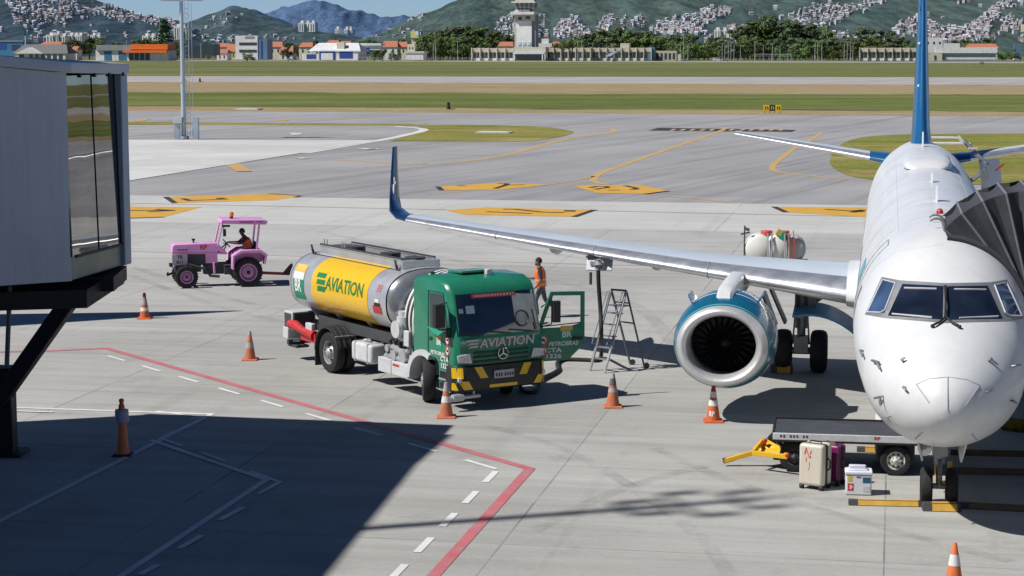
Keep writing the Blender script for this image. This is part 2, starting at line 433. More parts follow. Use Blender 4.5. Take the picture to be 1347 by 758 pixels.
# taxi lines
mb = MB()
for px, wd in (([(440, 209.5), (480, 211.5), (561, 215), (657, 205), (742, 183), (796, 175.4), (808, 172.3), (798, 168.6), (745, 167.8)], .55),
               ([(568, 202), (610, 203), (657, 204.5)], .3), ([(480, 219), (520, 218), (561, 215)], .3),
               ([(800, 242), (785, 239), (781, 235.5), (788, 228), (820, 216), (880, 195), (941, 174.4), (956, 167.5)], .5),
               ([(722, 242), (760, 236), (782, 231)], .25), ([(1081, 174.5), (1065, 184), (1044, 195), (1022, 212), (1016, 219), (1024, 225), (1070, 231), (1140, 236.5)], .45),

               ([(565, 255), (620, 250)], .25), ([(848, 254.5), (940, 263), (1020, 272.4)], .22)):
    strip_line(mb, smooth_px(px, 6), wd, -.040)
for px in ([(297.6, 217), (314, 214.6), (331.6, 224.8), (311, 225.2)], ):
    mb.poly([G(*p)+Vector((0, 0, -.012)) for p in px])
for px in ([(175, 159.4), (186, 156.4), (199, 156), (188, 159)], [(361, 158.8), (366, 157.4), (381, 157.2), (376, 158.7)], [(540, 163.4), (552, 161.8), (563, 161.6), (552, 163.3)]):
    mb.poly([G(*p)+Vector((0, 0, -.024)) for p in px])
structure(mb.build('taxiway_line', M_ORANGE))
mb = MB(); strip_line(mb, [G(120, 266.6), G(587, 276.2)], .22, .010); strip_line(mb, [G(782, 277.5), G(1140, 285.5)], .22, .010); structure(mb.build('lead_in_line', M_TAN))
# kerb of the service loop
mb = MB(); strip_line(mb, smooth_px([(-100, 165), (165, 165.4), (480, 165.6), (530, 166.8), (558, 170.3), (528, 178.5), (500, 184), (470, 189), (400, 201)], 5), .9, -.028)
for px in ([(380, 174.6), (396, 175), (397, 176.6), (385, 177.6)], [(468, 195.5), (482, 194.6), (496, 195.4), (482, 196.4)], [(386, 207.6), (398, 206.8), (408, 207.8), (396, 208.6)], [(482, 196), (497, 195), (500, 196)]):
    mb.poly([G(*p)+Vector((0, 0, -.012)) for p in px])
structure(mb.build('kerb_line', M_KERB))
# black enhanced strip with yellow dashes across the taxiway
mb = MB(); mb.poly([G(*p)+Vector((0, 0, -.042)) for p in [(853, 171.4), (1042, 173), (1047.5, 170.4), (866, 167.6)]])
structure(mb.build('holding_strip', M_BLK))
mb = MB()
for u in range(880, 1036, 13):
    o = 1.2*math.sin(u*.7)
    mb.poly([G(*p)+Vector((0, 0, -.034)) for p in [(u, 171.3), (u+5, 171.4), (u+10+o, 169.4), (u+5+o, 169.3)]])
structure(mb.build('holding_strip_dashes', M_ORANGE))
# yellow stand signs on the apron, black edge and black characters
def stand_sign(px, edge, glyph, z):
    """px: outline; edge: two outline indices with a black border; glyphs: strokes in outline-pixel space"""
    mb = MB(); mb.poly([G(*p)+Vector((0, 0, z)) for p in px]); o = mb.build('stand_sign_marking', M_YEL); structure(o)
    mb = MB()
    for a, b in edge: strip_line(mb, [G(*px[a]), G(*px[b])], .32, z+.005)
    for g in glyph: strip_line(mb, [G(*p) for p in g], .34, z+.006)
    structure(mb.build('stand_sign_characters', M_BLK))
stand_sign([(218, 259.4), (230, 267.5), (362, 263.7), (396, 257.7), (354, 255.4)], [(0, 1), (4, 3)], [[(284, 261.3), (296, 261.1)], [(286, 262), (296, 261.4)], [(240, 261.6), (250, 264.4), (300, 262.4)]], .012)
stand_sign([(60, 272), (266, 272.6), (215.5, 286), (60, 291)], [(2, 3)], [[(170, 277.5), (220, 277.3)], [(195, 279), (230, 277.4)], [(205, 276), (228, 277.3)]], .012)
stand_sign([(576, 244.8), (581, 249.5), (654, 249.3), (722, 242.3), (657, 239.7)], [(0, 1)], [[(602, 243.9), (612, 243.5)], [(651, 247.4), (664, 243.3), (668, 241)], [(655, 240.9), (668, 240.7)], [(664, 243), (690, 242.3)]], -.036)
stand_sign([(752, 243.4), (785.5, 253), (848, 254.6), (880, 250.4), (838, 242.2)], [(2, 3)], [[(776, 246.4), (785, 244.6), (797, 244.6), (800, 246), (788, 247.5), (783, 248.6)], [(800, 249.4), (816, 249.3)], [(822, 243.5), (838, 247), (832, 248.4), (840, 248.5)]], -.036)
stand_sign([(587, 277), (641.6, 273.2), (782, 276.4), (755, 285.7), (611, 282.7)], [(2, 3)], [[(662, 275.8), (678, 275.8), (712, 279.4), (742, 280.2)], [(742, 277.4), (757, 277.6)], [(742, 278.4), (757, 278.6)], [(640, 279), (700, 281.4)]], .012)
stand_sign([(1018, 272.4), (1034, 279.6), (1200, 290), (1240, 278), (1180, 273.5)], [(0, 1)], [[(1085, 275.7), (1136, 279.2)], [(1120, 279.8), (1136, 277.5)], [(1120, 278.4), (1136, 276.6)]], .012)

# faint rubber marks left by turning aircraft and trucks
n = NT('rubber mark'); n.b.inputs['Base Color'].default_value = (.06, .058, .055, 1); n.b.inputs['Roughness'].default_value = .9
n.l(n.math('MULTIPLY', n.ramp(n.noise(.8, 5, .75), [(.40, 0.0), (.68, 1.0)]), .17), n.b.inputs['Alpha']); M_RUB = n.m
mb = MB()
for i_, (px, wd) in enumerate((([(560, 300), (700, 330), (860, 350), (1040, 352)], .5), ([(420, 305), (640, 352), (820, 395), (900, 470)], .45), ([(700, 700), (830, 640), (1000, 600), (1120, 600)], .3),
                ([(170, 350), (330, 400), (520, 420), (700, 400)], .35), ([(170, 362), (330, 415), (520, 437), (720, 414)], .35), ([(640, 560), (760, 600), (900, 690), (960, 757)], .28), ([(860, 590), (980, 640), (1180, 700), (1330, 740)], .28))):
    strip_line(mb, smooth_px(px, 8), wd, .0115+.0006*i_)
structure(mb.build('rubber_marks', M_RUB))
# white slabs and small markers on the grass
M_PALE = mat('pale concrete cover', (.62, .60, .56), .8, dirt=.3); M_DARK = mat('dark rubber', (.018, .018, .019), .75, scale=9)
def lid(px, w_, d_):
    p = G(*px); mb = MB(); mb.box((0, 0, .04), (w_, d_, .16)); mb.box((0, 0, .13), (w_*.8, d_*.75, .04))
    o = mb.build('concrete_cover', M_PALE); o.location = (p.x, p.y, -.05); o.rotation_euler.z = AX
    return o
for k, (px, lb) in enumerate((((650, 174.4), 'white concrete cover on the grass island left of the yellow taxi curve'), ((1236, 181.5), 'farther white concrete cover on the grass behind the tail'),
                              ((1250, 189), 'nearer white concrete cover on the grass behind the tail'), ((327, 143.5), 'pale concrete cover beside the taxiway right of the light mast'))):
    tag(lid(px, 3.2, 2.2), lb, 'concrete cover')
for px, lb in (((590, 143), 'small black marker at the taxiway edge above the winglet'), ((263, 107.5), 'small black marker by the runway right of the mast')):
    p = G(*px); mb = MB(); mb.lathe([(0, .3), (.1, .28), (.6, .18), (.8, .24), (.95, .06)], n=12); mb.box((.5, 0, .05), (.8, .3, .08))
    tag(mb.build('taxiway_marker', M_DARK, loc=(p.x, p.y, -.08)), lb, 'marker')
# yellow guidance sign
p = G(1016, 148); sg = thing('guidance_sign', 'yellow and black taxiway guidance sign on the grass edge', 'airfield sign', (p.x, p.y, -.08), R(-4))
M_SY = mat('sign yellow', (.80, .55, .02), .4, var=.05); M_SK = mat('sign black', (.012, .012, .012), .5)
for x, mm in ((-.85, M_SY), (0, M_SK), (.85, M_SY)):
    mb = MB(); mb.box((x*.85, 0, .62), (.70, .16, .72)); pn = mb.build('sign_panel', mm, sg, bevel=.02)
    mb = MB()
    for k in range(2): mb.box((x*.85-.13+.26*k, -.09, .62), (.09, .012, .4)); mb.box((x*.85-.08+.24*k, -.092, .74-.2*k), (.16, .012, .07))
    mb.build('lettering', M_SY if mm is M_SK else M_SK, pn)
mb = MB()
for x in (-.9, -.3, .3, .9): mb.cyl((x, 0, 0), (x, 0, .28), .04)
mb.build('leg', M_SK, sg)
# ================================================================== HILLS
def forest(name, dark, mid, light, s=.012):  # callers pass greens already blued to suggest the haze of distance
    n = NT(name)
    ST_ = (1, .10, 1.2)
    a = n.ramp(n.noise(s, 6, .7, stretch=ST_), [(.33, dark), (.5, mid), (.68, light)])
    b = n.mix(n.ramp(n.noise(.11, 5, .8, stretch=ST_), [(.36, .66), (.5, 1.0), (.64, 1.30)]), n.ramp(n.noise(.03, 4, .7, stretch=ST_), [(.36, .72), (.62, 1.2)]), 1.0, 'MULTIPLY')
    n.col(n.mix(a, b, 1.0, 'MULTIPLY')); n.b.inputs['Roughness'].default_value = 1; n.b.inputs['Specular IOR Level'].default_value = 0
    n.bump(n.noise(.14, 4, .7, stretch=ST_), .5, 3.0)
    return n.m
HILLS = {}
def interp(pts, u):
    if u <= pts[0][0]: return pts[0][1]
    for (a, b), (c, d) in zip(pts, pts[1:]):
        if u <= c:
            t = (u-a)/(c-a); t = t*t*(3-2*t)*.5+t*.5; return b+(d-b)*t
    return pts[-1][1]
def hill(name, ridge, D0, D1, u0, u1, m, nu=260, nvv=46, amp=9.0, pw=1.1, gully=.16):
    def surf(u, t):
        v = interp(ridge, u); d = ray(u, 60); Y = D0+(D1-D0)*t
        X = d.x/d.y*Y
        H = max(4.0, (P(u, v, D1).z))
        g = noise.noise(Vector((u*.022+D0, 3.1, D1*.01)))*gully*(1-t)*t*4
        z = H*(max(0, t)**pw)*(1+g)
        z += .8*amp*(noise.noise(Vector((X*.010, Y*.0022, D0)))+.5*noise.noise(Vector((X*.035, Y*.006, D0+5))))*min(1, t*5)
        if t > 1: z = H*(1-(t-1)*1.2)
        return Vector((X, Y, z-1))
    rings = []
    for i in range(nvv+4):
        t = i/nvv
        rings.append([surf(u0+(u1-u0)*k/nu, t) for k in range(nu+1)])
    mb = MB(); mb.loft(rings, closed=False); o = mb.build(name, m); structure(o)
    for p in o.data.polygons: p.use_smooth = True
    HILLS[name] = surf; return surf
hillL = hill('hill', [(-500, -70), (-200, -50), (0, -32), (60, -22), (121, 0), (162, 10), (182, 18), (210, 21.5), (235, 25), (262, 40), (290, 56), (330, 64)], 1900, 3000, -500, 330, forest('hazy forest west', (.038, .064, .088), (.050, .080, .104), (.066, .100, .118)), 300, 60)
hillM = hill('hill', [(170, 60), (225, 40), (253, 25), (279, 15.5), (304, 7), (322, 12), (345, 20), (380, 31), (430, 43), (470, 49), (520, 58), (570, 63)], 2400, 3500, 170, 570, forest('hazy forest middle', (.044, .073, .090), (.058, .092, .106), (.076, .112, .122)), 170, 46)
hillB = hill('hill', [(240, 40), (280, 17), (305, 6), (330, 14), (360, 22), (420, 44), (470, 56)], 4000, 5000, 240, 470, forest('hazy forest behind', (.045, .085, .165), (.055, .10, .185), (.065, .115, .20), .006), 100, 20, 12)
hillF = hill('mountain', [(220, 44), (300, 26), (340, 19), (355, 15), (380, 6.8), (395, 4), (407, 3.2), (425, 5), (445, 4), (465, 12), (500, 20.5), (525, 23.5), (570, 25), (640, 42), (720, 60)], 6500, 8000, 220, 720, forest('hazy mountain forest', (.068, .120, .215), (.078, .132, .232), (.09, .148, .25), .004), 170, 24, 25)
hillR = hill('hill', [(420, 63), (455, 59), (490, 49), (530, 27), (560, 15), (600, 1), (640, -10), (720, -25), (900, -48), (1100, -42), (1300, -55), (1500, -65), (2000, -50)], 1900, 3300, 420, 2000, forest('hazy forest east', (.046, .076, .078), (.060, .092, .088), (.078, .112, .098)), 520, 64, 11)

# ------------------------------------------------------------------ hillside houses
random.seed(11)
M_WIN = mat('dark window', (.05, .06, .075), .25)
WALLS = [mat('hazy house wall %d' % i, [.72*c[0], .75*c[1], .80*c[2]], .9, var=.08, scale=.8) for i, c in enumerate([(.80, .79, .77), (.74, .70, .64), (.66, .56, .50), (.56, .46, .40), (.70, .68, .70), (.52, .47, .44), (.62, .66, .70), (.78, .70, .55)])]  # bluish distance haze mixed into the wall colours
ROOFS = [mat('hazy house roof %d' % i, [.80*c[0], .82*c[1], .88*c[2]], .9, var=.15, scale=.8) for i, c in enumerate([(.44, .30, .25), (.55, .53, .52), (.40, .27, .22), (.66, .65, .64), (.42, .40, .40)])]  # roof colours cooled the same way to suggest haze
def house_geo(mb, c, w_, d_, h, rz, kind, mis=(0, 1, 2)):
    M = Matrix.Rotation(rz, 3, 'Z'); c = Vector(c); q = lambda x, y, z: c+M @ Vector((x, y, z))
    mb.box(c+Vector((0, 0, h/2-2)), (w_, d_, h+4), rz, mi=mis[0])
    if kind == 0:
        r = h+min(w_, d_)*.28; o = .25
        mb.add([q(-w_/2-o, -d_/2-o, h-.05), q(w_/2+o, -d_/2-o, h-.05), q(w_/2+o, d_/2+o, h-.05), q(-w_/2-o, d_/2+o, h-.05), q(-w_/2-o, 0, r), q(w_/2+o, 0, r)],
               [(0, 1, 5, 4), (2, 3, 4, 5), (0, 4, 3), (1, 2, 5)], mis[1])
    else:
        mb.box(c+Vector((0, 0, h+.12)), (w_+.3, d_+.3, .22), rz, mi=mis[1])
        if kind == 2: mb.box(q(w_*.2, 0, h+.9), (1.6, 1.6, 1.5), rz, mi=mis[0])
    for fl in range(max(1, int(h/3))):
        for x in (-.28, .25):
            mb.box(q(w_*x, -d_/2-.02, 1.5+3*fl), (1.2, .08, 1.1), rz, mi=mis[2])
proto = []
for i in range(10):
    mb = MB(); house_geo(mb, (0, 0, 0), random.uniform(4.6, 7.5), random.uniform(5, 7), random.choice([3, 3.2, 5.6, 6]), 0, i % 3)
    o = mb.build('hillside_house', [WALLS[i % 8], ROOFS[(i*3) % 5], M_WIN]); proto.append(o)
def inside(p, poly):
    c = False
    for (x1, y1), (x2, y2) in zip(poly, poly[1:]+poly[:1]):
        if (y1 > p[1]) != (y2 > p[1]) and p[0] < (x2-x1)*(p[1]-y1)/(y2-y1)+x1: c = not c
    return c
def px_of(p):
    d = p.y*CP-(p.z-CAM_H)*SP; u = p.y*SP+(p.z-CAM_H)*CP
    return 673.5+FPX*p.x/d, 379-FPX*u/d
PATCH = [('L', hillL, [(8, 0), (100, 0), (108, 15), (88, 32), (60, 36), (24, 38), (14, 22)], 150), ('L', hillL, [(132, 4), (160, 12), (188, 21), (222, 26), (238, 32), (214, 36), (190, 33), (160, 30), (136, 20)], 105),
         ('L', hillL, [(222, 27), (254, 38), (258, 52), (238, 48), (226, 38)], 40), ('L', hillL, [(100, 10), (128, 8), (134, 22), (112, 20)], 16), ('L', hillL, [(40, 42), (130, 44), (130, 56), (40, 56)], 22),
         ('M', hillM, [(280, 20), (318, 18), (325, 30), (270, 30)], 9), ('M', hillM, [(262, 40), (290, 28), (300, 34), (262, 56)], 6), ('M', hillM, [(262, 48), (380, 48), (420, 52), (262, 58)], 26), ('M', hillM, [(376, 28), (396, 34), (420, 42), (380, 42)], 7),
         ('R', hillR, [(532, 22), (545, 17), (560, 20), (552, 30), (534, 28)], 9), ('R', hillR, [(500, 42), (560, 36), (575, 50), (470, 52)], 12), ('R', hillR, [(652, 28), (690, 14), (692, 50), (655, 50)], 42), ('R', hillR, [(704, 22), (716, 20), (722, 44), (706, 50)], 8),
         ('R', hillR, [(728, 44), (736, 30), (756, 22), (772, 34), (780, 47), (740, 50)], 62), ('R', hillR, [(784, 34), (800, 22), (812, 26), (800, 42), (784, 42)], 22), ('R', hillR, [(815, 24), (852, 20), (846, 36), (820, 40)], 12),
         ('R', hillR, [(848, 38), (866, 30), (890, 23), (918, 18), (938, 8), (942, 16), (932, 28), (922, 40), (930, 46), (870, 46)], 120), ('R', hillR, [(936, 14), (962, 10), (966, 16), (930, 34)], 26), ('R', hillR, [(925, 44), (985, 34), (1024, 40), (1024, 54), (930, 52)], 34),
         ('R', hillR, [(1024, 26), (1050, 16), (1070, 7), (1106, 6), (1124, 8), (1136, 10), (1112, 24), (1096, 36), (1084, 44), (1062, 40), (1044, 28)], 120), ('R', hillR, [(1128, 2), (1160, -1), (1170, 3), (1130, 12)], 14), ('R', hillR, [(1090, 46), (1120, 40), (1130, 50), (1095, 52)], 10),
         ('R', hillR, [(1172, 42), (1190, 30), (1208, 20), (1212, 48), (1180, 48)], 44), ('R', hillR, [(1214, 40), (1222, 30), (1260, 38), (1276, 34), (1300, 18), (1312, 10), (1316, 24), (1304, 30), (1302, 56), (1220, 56)], 150),
         ('R', hillR, [(1300, 10), (1320, 2), (1347, 0), (1347, 8), (1320, 12), (1306, 18)], 26), ('R', hillR, [(1316, 20), (1347, 24), (1347, 50), (1316, 40)], 22), ('R', hillR, [(1213, 14), (1222, 18), (1220, 28), (1212, 26)], 7), ('R', hillR, [(690, 30), (900, 14), (1130, 4), (1347, -5), (1347, 58), (690, 56)], 16), ('L', hillL, [(0, -5), (110, 0), (240, 26), (262, 50), (0, 56)], 18), ('R', hillR, [(690, 46), (1347, 44), (1347, 56), (690, 56)], 30)]
WHERE = {'L': ('small hillside house in the pale cluster on the western hill at the left', 'houses on the western hill'), 'M': ('small lone house on the wooded middle hill beyond the light mast', 'houses on the middle hill'),
         'R': ('small hillside house in the clusters on the long hill behind the control tower', 'houses on the eastern hill')}
spots = []
for key, sf, poly, cnt in PATCH:
    xs = [p[0] for p in poly]; ys = [p[1] for p in poly]; got = 0; tries = 0; cnt = int(cnt*1.55)
    while got < cnt and tries < 6000:
        tries += 1; u = random.uniform(min(xs), max(xs)); t = random.uniform(.02, 1.0); p = sf(u, t)
        q = px_of(p)
        if not inside(q, poly): continue
        if any((p-s[1]).length < 4.8 for s in spots): continue
        spots.append((key, p, random.random())); got += 1
spots.sort(key=lambda s: s[1].y-140*(s[1].x > 0))
first = [False]*10; extra = MB()
for k, (key, p, r_) in enumerate(spots):
    rz = random.uniform(-.7, .7); i = random.randrange(10); sc = random.uniform(.52, .85)
    if k < 285:
        o = proto[i] if not first[i] else proto[i].copy()
        if first[i]: COL.objects.link(o)
        first[i] = True; o.location = p; o.rotation_euler.z = rz; o.scale = (sc, sc, sc)
        tag(o, WHERE[key][0], 'house', WHERE[key][1])
    else:
        house_geo(extra, p, random.uniform(4.2, 7)*sc, 5.5*sc, random.choice([3, 3.2, 5.6])*sc, rz, i % 3, (random.choice((0, 0, 0, 1, 2, 3, 4)), random.choice((5, 6, 6, 8)), 7))
for i in range(10):
    if not first[i]: bpy.data.objects.remove(proto[i])
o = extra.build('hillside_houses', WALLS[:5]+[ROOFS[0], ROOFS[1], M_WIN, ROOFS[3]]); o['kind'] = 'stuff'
tag(o, 'farther small pale houses packed up the hillsides', 'houses')

# ------------------------------------------------------------------ trees
def leafmat(name, dark, light):
    n = NT(name); oi = n.n("ShaderNodeObjectInfo")
    f = n.noise(.55, 4, .7); c = n.ramp(f, [(.30, dark), (.70, light)])
    hs = n.n("ShaderNodeHueSaturation"); n.l(c, hs.inputs['Color'])
    n.l(n.math('ADD', n.math('MULTIPLY', oi.outputs['Random'], .07), .465), hs.inputs['Hue'])
    n.l(n.math('ADD', n.math('MULTIPLY', oi.outputs['Random'], .8), .65), hs.inputs['Value'])
    n.col(hs.outputs[0]); n.b.inputs['Roughness'].default_value = .8; n.b.inputs['Specular IOR Level'].default_value = .2
    return n.m
M_LEAF = leafmat('leaves broad', (.045, .080, .028), (.185, .235, .075)); M_LEAF2 = leafmat('leaves grey green', (.055, .080, .042), (.165, .195, .10))
M_LEAFD = leafmat('leaves dark', (.028, .052, .030), (.105, .145, .065)); M_TRUNK = mat('bark', (.10, .075, .05), .9, scale=6, var=.3)
def tree_meshes(kind, seed):
    rnd = random.Random(seed); mb = MB(); tk = MB(); H = 10.0     # built 10 m tall, scaled later
    lobes = []
    if kind == 'broad':
        tk.tube([(0, 0, -.3), (.1, 0, 1.6), (-.05, .1, 3.4), (.1, 0, 5.5)], [.38, .3, .24, .1], 7)
        for k in range(15):
            a = rnd.uniform(0, 2*PI); z = rnd.uniform(3.0, 8.6); r = rnd.uniform(.4, 3.6)*(1-abs(z-5.2)/6)
            lobes.append((Vector((math.cos(a)*r, math.sin(a)*r, z)), rnd.uniform(1.1, 2.0)*(1.15-z/16)))
        for L in lobes[:7]: tk.tube([(0, 0, rnd.uniform(1.6, 3)), L[0]*.5+Vector((0, 0, 1.2)), L[0]], [.17, .1, .04], 5)
        n = 120
    elif kind == 'tall':
        tk.tube([(0, 0, -.3), (.15, 0, 3), (0, .1, 6), (.1, 0, 9)], [.25, .2, .14, .05], 7)
        for k in range(11):
            a = rnd.uniform(0, 2*PI); z = rnd.uniform(3.8, 9.4); r = rnd.uniform(.2, 1.7)
            lobes.append((Vector((math.cos(a)*r, math.sin(a)*r, z)), rnd.uniform(.5, 1.05)))
        for L in lobes: tk.tube([(0, 0, L[0].z-1.3), L[0]], [.09, .03], 5)
        n = 95
    elif kind == 'umbrella':
        tk.tube([(0, 0, -.3), (.15, 0, 2.5), (.3, .1, 5)], [.34, .28, .2], 7)
        for k in range(15):
            a = rnd.uniform(0, 2*PI); r = rnd.uniform(.3, 4.6)
            lobes.append((Vector((math.cos(a)*r, math.sin(a)*r, 7.2-r*.22+rnd.uniform(-.5, .7))), rnd.uniform(.9, 1.5)))
        for L in lobes[:8]: tk.tube([(.3, .1, 4.6), L[0]*.6+Vector((0, 0, 2.4)), L[0]], [.16, .09, .04], 5)
        n = 110
    elif kind == 'cone':
        tk.tube([(0, 0, -.3), (0, .05, 5), (0, 0, 9.6)], [.3, .18, .04], 7)
        for k in range(17):
            z = 1.6+k*.48; a = k*2.4; r = (9.9-z)*.24
            lobes.append((Vector((math.cos(a)*r*.7, math.sin(a)*r*.7, z)), .5+r*.45))
        n = 75
    else:   # low bush
        tk.tube([(0, 0, -.3), (.1, 0, 2.5), (.1, 0, 5)], [.4, .3, .1], 6)
        for k in range(14):
            a = rnd.uniform(0, 2*PI); r = rnd.uniform(.3, 4.2); z = rnd.uniform(1.4, 7.5-r*.7)
            lobes.append((Vector((math.cos(a)*r, math.sin(a)*r, z)), rnd.uniform(1.2, 2.0)))
        n = 110
    for c, r in lobes:
        for k in range(n):
            d = Vector((rnd.gauss(0, 1), rnd.gauss(0, 1), rnd.gauss(0, 1))).normalized()
            p = c+Vector((d.x, d.y, d.z*.8))*r*rnd.uniform(.45, 1.08)
            s = rnd.uniform(.17, .40); nn = (d+Vector((rnd.uniform(-.8, .8), rnd.uniform(-.8, .8), rnd.uniform(-.3, .9)))).normalized()
            a = nn.orthogonal().normalized()*s; b = nn.cross(a)*rnd.uniform(.5, .9)
            mb.add([p-a, p-b*.8, p+a*.9, p+b], [(0, 1, 2, 3)])
    return mb, tk
TREES = {}
for kind, mm, sd in (('broad', M_LEAF, 1), ('broad', M_LEAF, 2), ('broad', M_LEAF2, 3), ('tall', M_LEAFD, 4), ('tall', M_LEAF2, 5), ('umbrella', M_LEAF, 6), ('cone', M_LEAFD, 7), ('bush', M_LEAF, 8), ('bush', M_LEAF, 9), ('broad', M_LEAFD, 10)):
    mb, tk = tree_meshes(kind, sd)
    e = thing('tree', 'tree', 'tree'); mb.build('crown', mm, e); tk.build('trunk', M_TRUNK, e, smooth=True)
    TREES.setdefault(kind, []).append(e)
used = set()
def put_tree(u, v_base, v_top, kind, label, group=None, y=None, rnd=random, squash=1.0, name=None):
    src = rnd.choice(TREES[kind])
    if src.name in used: o = copy_tree(src)
    else: o = src; used.add(src.name)
    p = G(u, v_base) if y is None else Vector((P(u, 70, y).x, y, 0))
    hh = (P(u, v_top, p.y).z)/9.4
    o.location = (p.x, p.y, -.15); o.rotation_euler = (0, 0, rnd.uniform(0, 6.28)); o.scale = (hh*squash, hh*squash, hh)
    tag(o, label, 'tree', group); return o
rt = random.Random(5)
def row(u0, u1, step, base, tops, kinds, label, group, jitter=.35, y=None, squash=1.0):
    u = u0
    while u < u1:
        f = (u-u0)/(u1-u0)*(len(tops)-1); i = int(min(f, len(tops)-1.001)); t = tops[i]+(tops[i+1]-tops[i])*(f-i)
        put_tree(u, base, t+rt.uniform(-3, 3), rt.choice(kinds), label, group, None if y is None else y+rt.uniform(-40, 40), rt, squash*rt.uniform(.85, 1.2))
        u += step*rt.uniform(1-jitter, 1+jitter)
row(66, 245, 11, 0, [60, 53, 50, 52, 52, 54, 58], ['broad', 'bush', 'broad'], 'dark bushy tree behind the grey and orange roadside building', 'trees behind the left buildings', y=1350, squash=1.25)
put_tree(216, 0, 26, 'cone', 'tall dark conifer standing above the orange building', y=1420, rnd=rt, squash=1.5)
put_tree(378, 0, 55, 'broad', 'round green tree between the grey office block and the hangar', y=1240, rnd=rt)
put_tree(325, 0, 61, 'bush', 'low dark tree in front of the pale office block', y=1215, rnd=rt)
row(264, 395, 8, 0, [62, 58, 56, 58], ['broad', 'bush', 'broad'], 'bushy tree behind the sheds and the office block', 'trees behind the office block', y=1450, squash=1.3)
row(396, 545, 7, 0, [56, 50, 52, 48, 54], ['broad', 'bush', 'umbrella'], 'small tree among the red roofs', 'trees among the red roofed houses', y=1560)
for u, t in ((492, 60), (503, 57), (515, 63), (522, 61)): put_tree(u, 0, t, 'bush', 'low bush in front of the hangar and the small water tower', 'bushes by the small water tower', 1225, rt, .8)
row(544, 672, 6.5, 0, [52, 40, 36, 33, 36, 46], ['broad', 'broad', 'bush'], 'big dense tree in the grove left of the control tower', 'grove left of the control tower', y=1370, squash=1.15)
row(552, 640, 11, 0, [56, 48, 46, 50], ['bush', 'broad'], 'front tree at the edge of the grove left of the control tower', 'grove edge left of the control tower', y=1270)
for u, t in ((741, 52), (752, 47)): put_tree(u, 0, t, 'umbrella', 'spreading dark tree in front of the low terminal wing', 'spreading trees at the old terminal', 1215, rt)
row(742, 905, 6.5, 0, [52, 44, 38, 37, 42, 45, 46], ['broad', 'broad', 'bush', 'umbrella'], 'dense tree in the belt behind the old terminal', 'tree belt behind the old terminal', y=1360, squash=1.2)
row(872, 1128, 6.5, 0, [50, 46, 48, 50, 48, 50, 52], ['bush', 'broad'], 'bushy tree in the belt behind the lamp posts', 'tree belt behind the lamp posts', y=1330, squash=1.3)
row(965, 1090, 6.5, 0, [40, 30, 24, 28, 32, 40], ['tall', 'tall', 'broad'], 'tall airy eucalyptus above the tree belt', 'tall eucalyptus group', y=1440, squash=1.35)
put_tree(984, 0, 33, 'umbrella', 'flat crowned tree left of the eucalyptus group', y=1420, rnd=rt)
row(1096, 1205, 6.5, 0, [50, 46, 50], ['bush', 'broad'], 'bushy tree behind the beige building by the tail', 'trees behind the beige right building', y=1350, squash=1.3)
for u, t in ((1133, 38), (1139, 41), (1164, 39), (1172, 42), (1188, 48)): put_tree(u, 0, t, 'tall', 'tall dark tree standing out above the beige right building', 'tall dark trees at the right', 1400, rt, 1.5)
row(1258, 1300, 14, 0, [52, 50], ['broad'], 'small tree behind the white hangar', 'trees behind the white hangar', y=1460)
for u in (1318, 1332): put_tree(u, 0, 60, 'bush', 'dark tree under the sloping grandstand roof', 'trees under the grandstand', 1260, rt)
put_tree(1292, 84.5, 79.2, 'bush', 'low dark bush on the grass in front of the white hangar', rnd=rt, squash=1.6)
for lst in TREES.values():
    for e in lst:
        if e.name not in used:
            for c in list(e.children): bpy.data.objects.remove(c)
            bpy.data.objects.remove(e)

# ------------------------------------------------------------------ buildings across the runway
MW = mat('white render', (.74, .73, .70), .85, scale=.4, dirt=.2); MBG = mat('beige concrete', (.60, .55, .44), .9, scale=.4, dirt=.35); MGR = mat('grey roof', (.25, .27, .29), .8, scale=.4)
MBL = mat('blue door paint', (.045, .17, .30), .5, scale=.5); MOR = mat('orange fascia', (.80, .17, .02), .5, scale=.5, var=.06); MRED = mat('red roof tiles', (.42, .155, .09), .85, scale=.8, var=.25)
MDG = mat('dark green sheeting', (.025, .05, .055), .6, scale=.5); MDB = mat('deep blue paint', (.025, .07, .26), .5, scale=.5); MGLZ = mat_glass('far glazing', (.03, .05, .06), .08)
MYE = mat('pale yellow paint', (.66, .62, .22), .7, scale=.6); MSK = mat('blue grey panel', (.12, .20, .30), .4, scale=.5); MCR = mat('cream paint', (.68, .62, .48), .8, scale=.5)
MTEAL = mat('pale canopy', (.62, .72, .74), .5, scale=.5)
BY = 1235.0
def bx(u0, u1, v0, v1, y):           # width, x centre, bottom and top heights of a facade at distance y
    a, b = P(u0, v1, y), P(u1, v0, y)
    return (a.x+b.x)/2, b.x-a.x, max(-.2, a.z), b.z
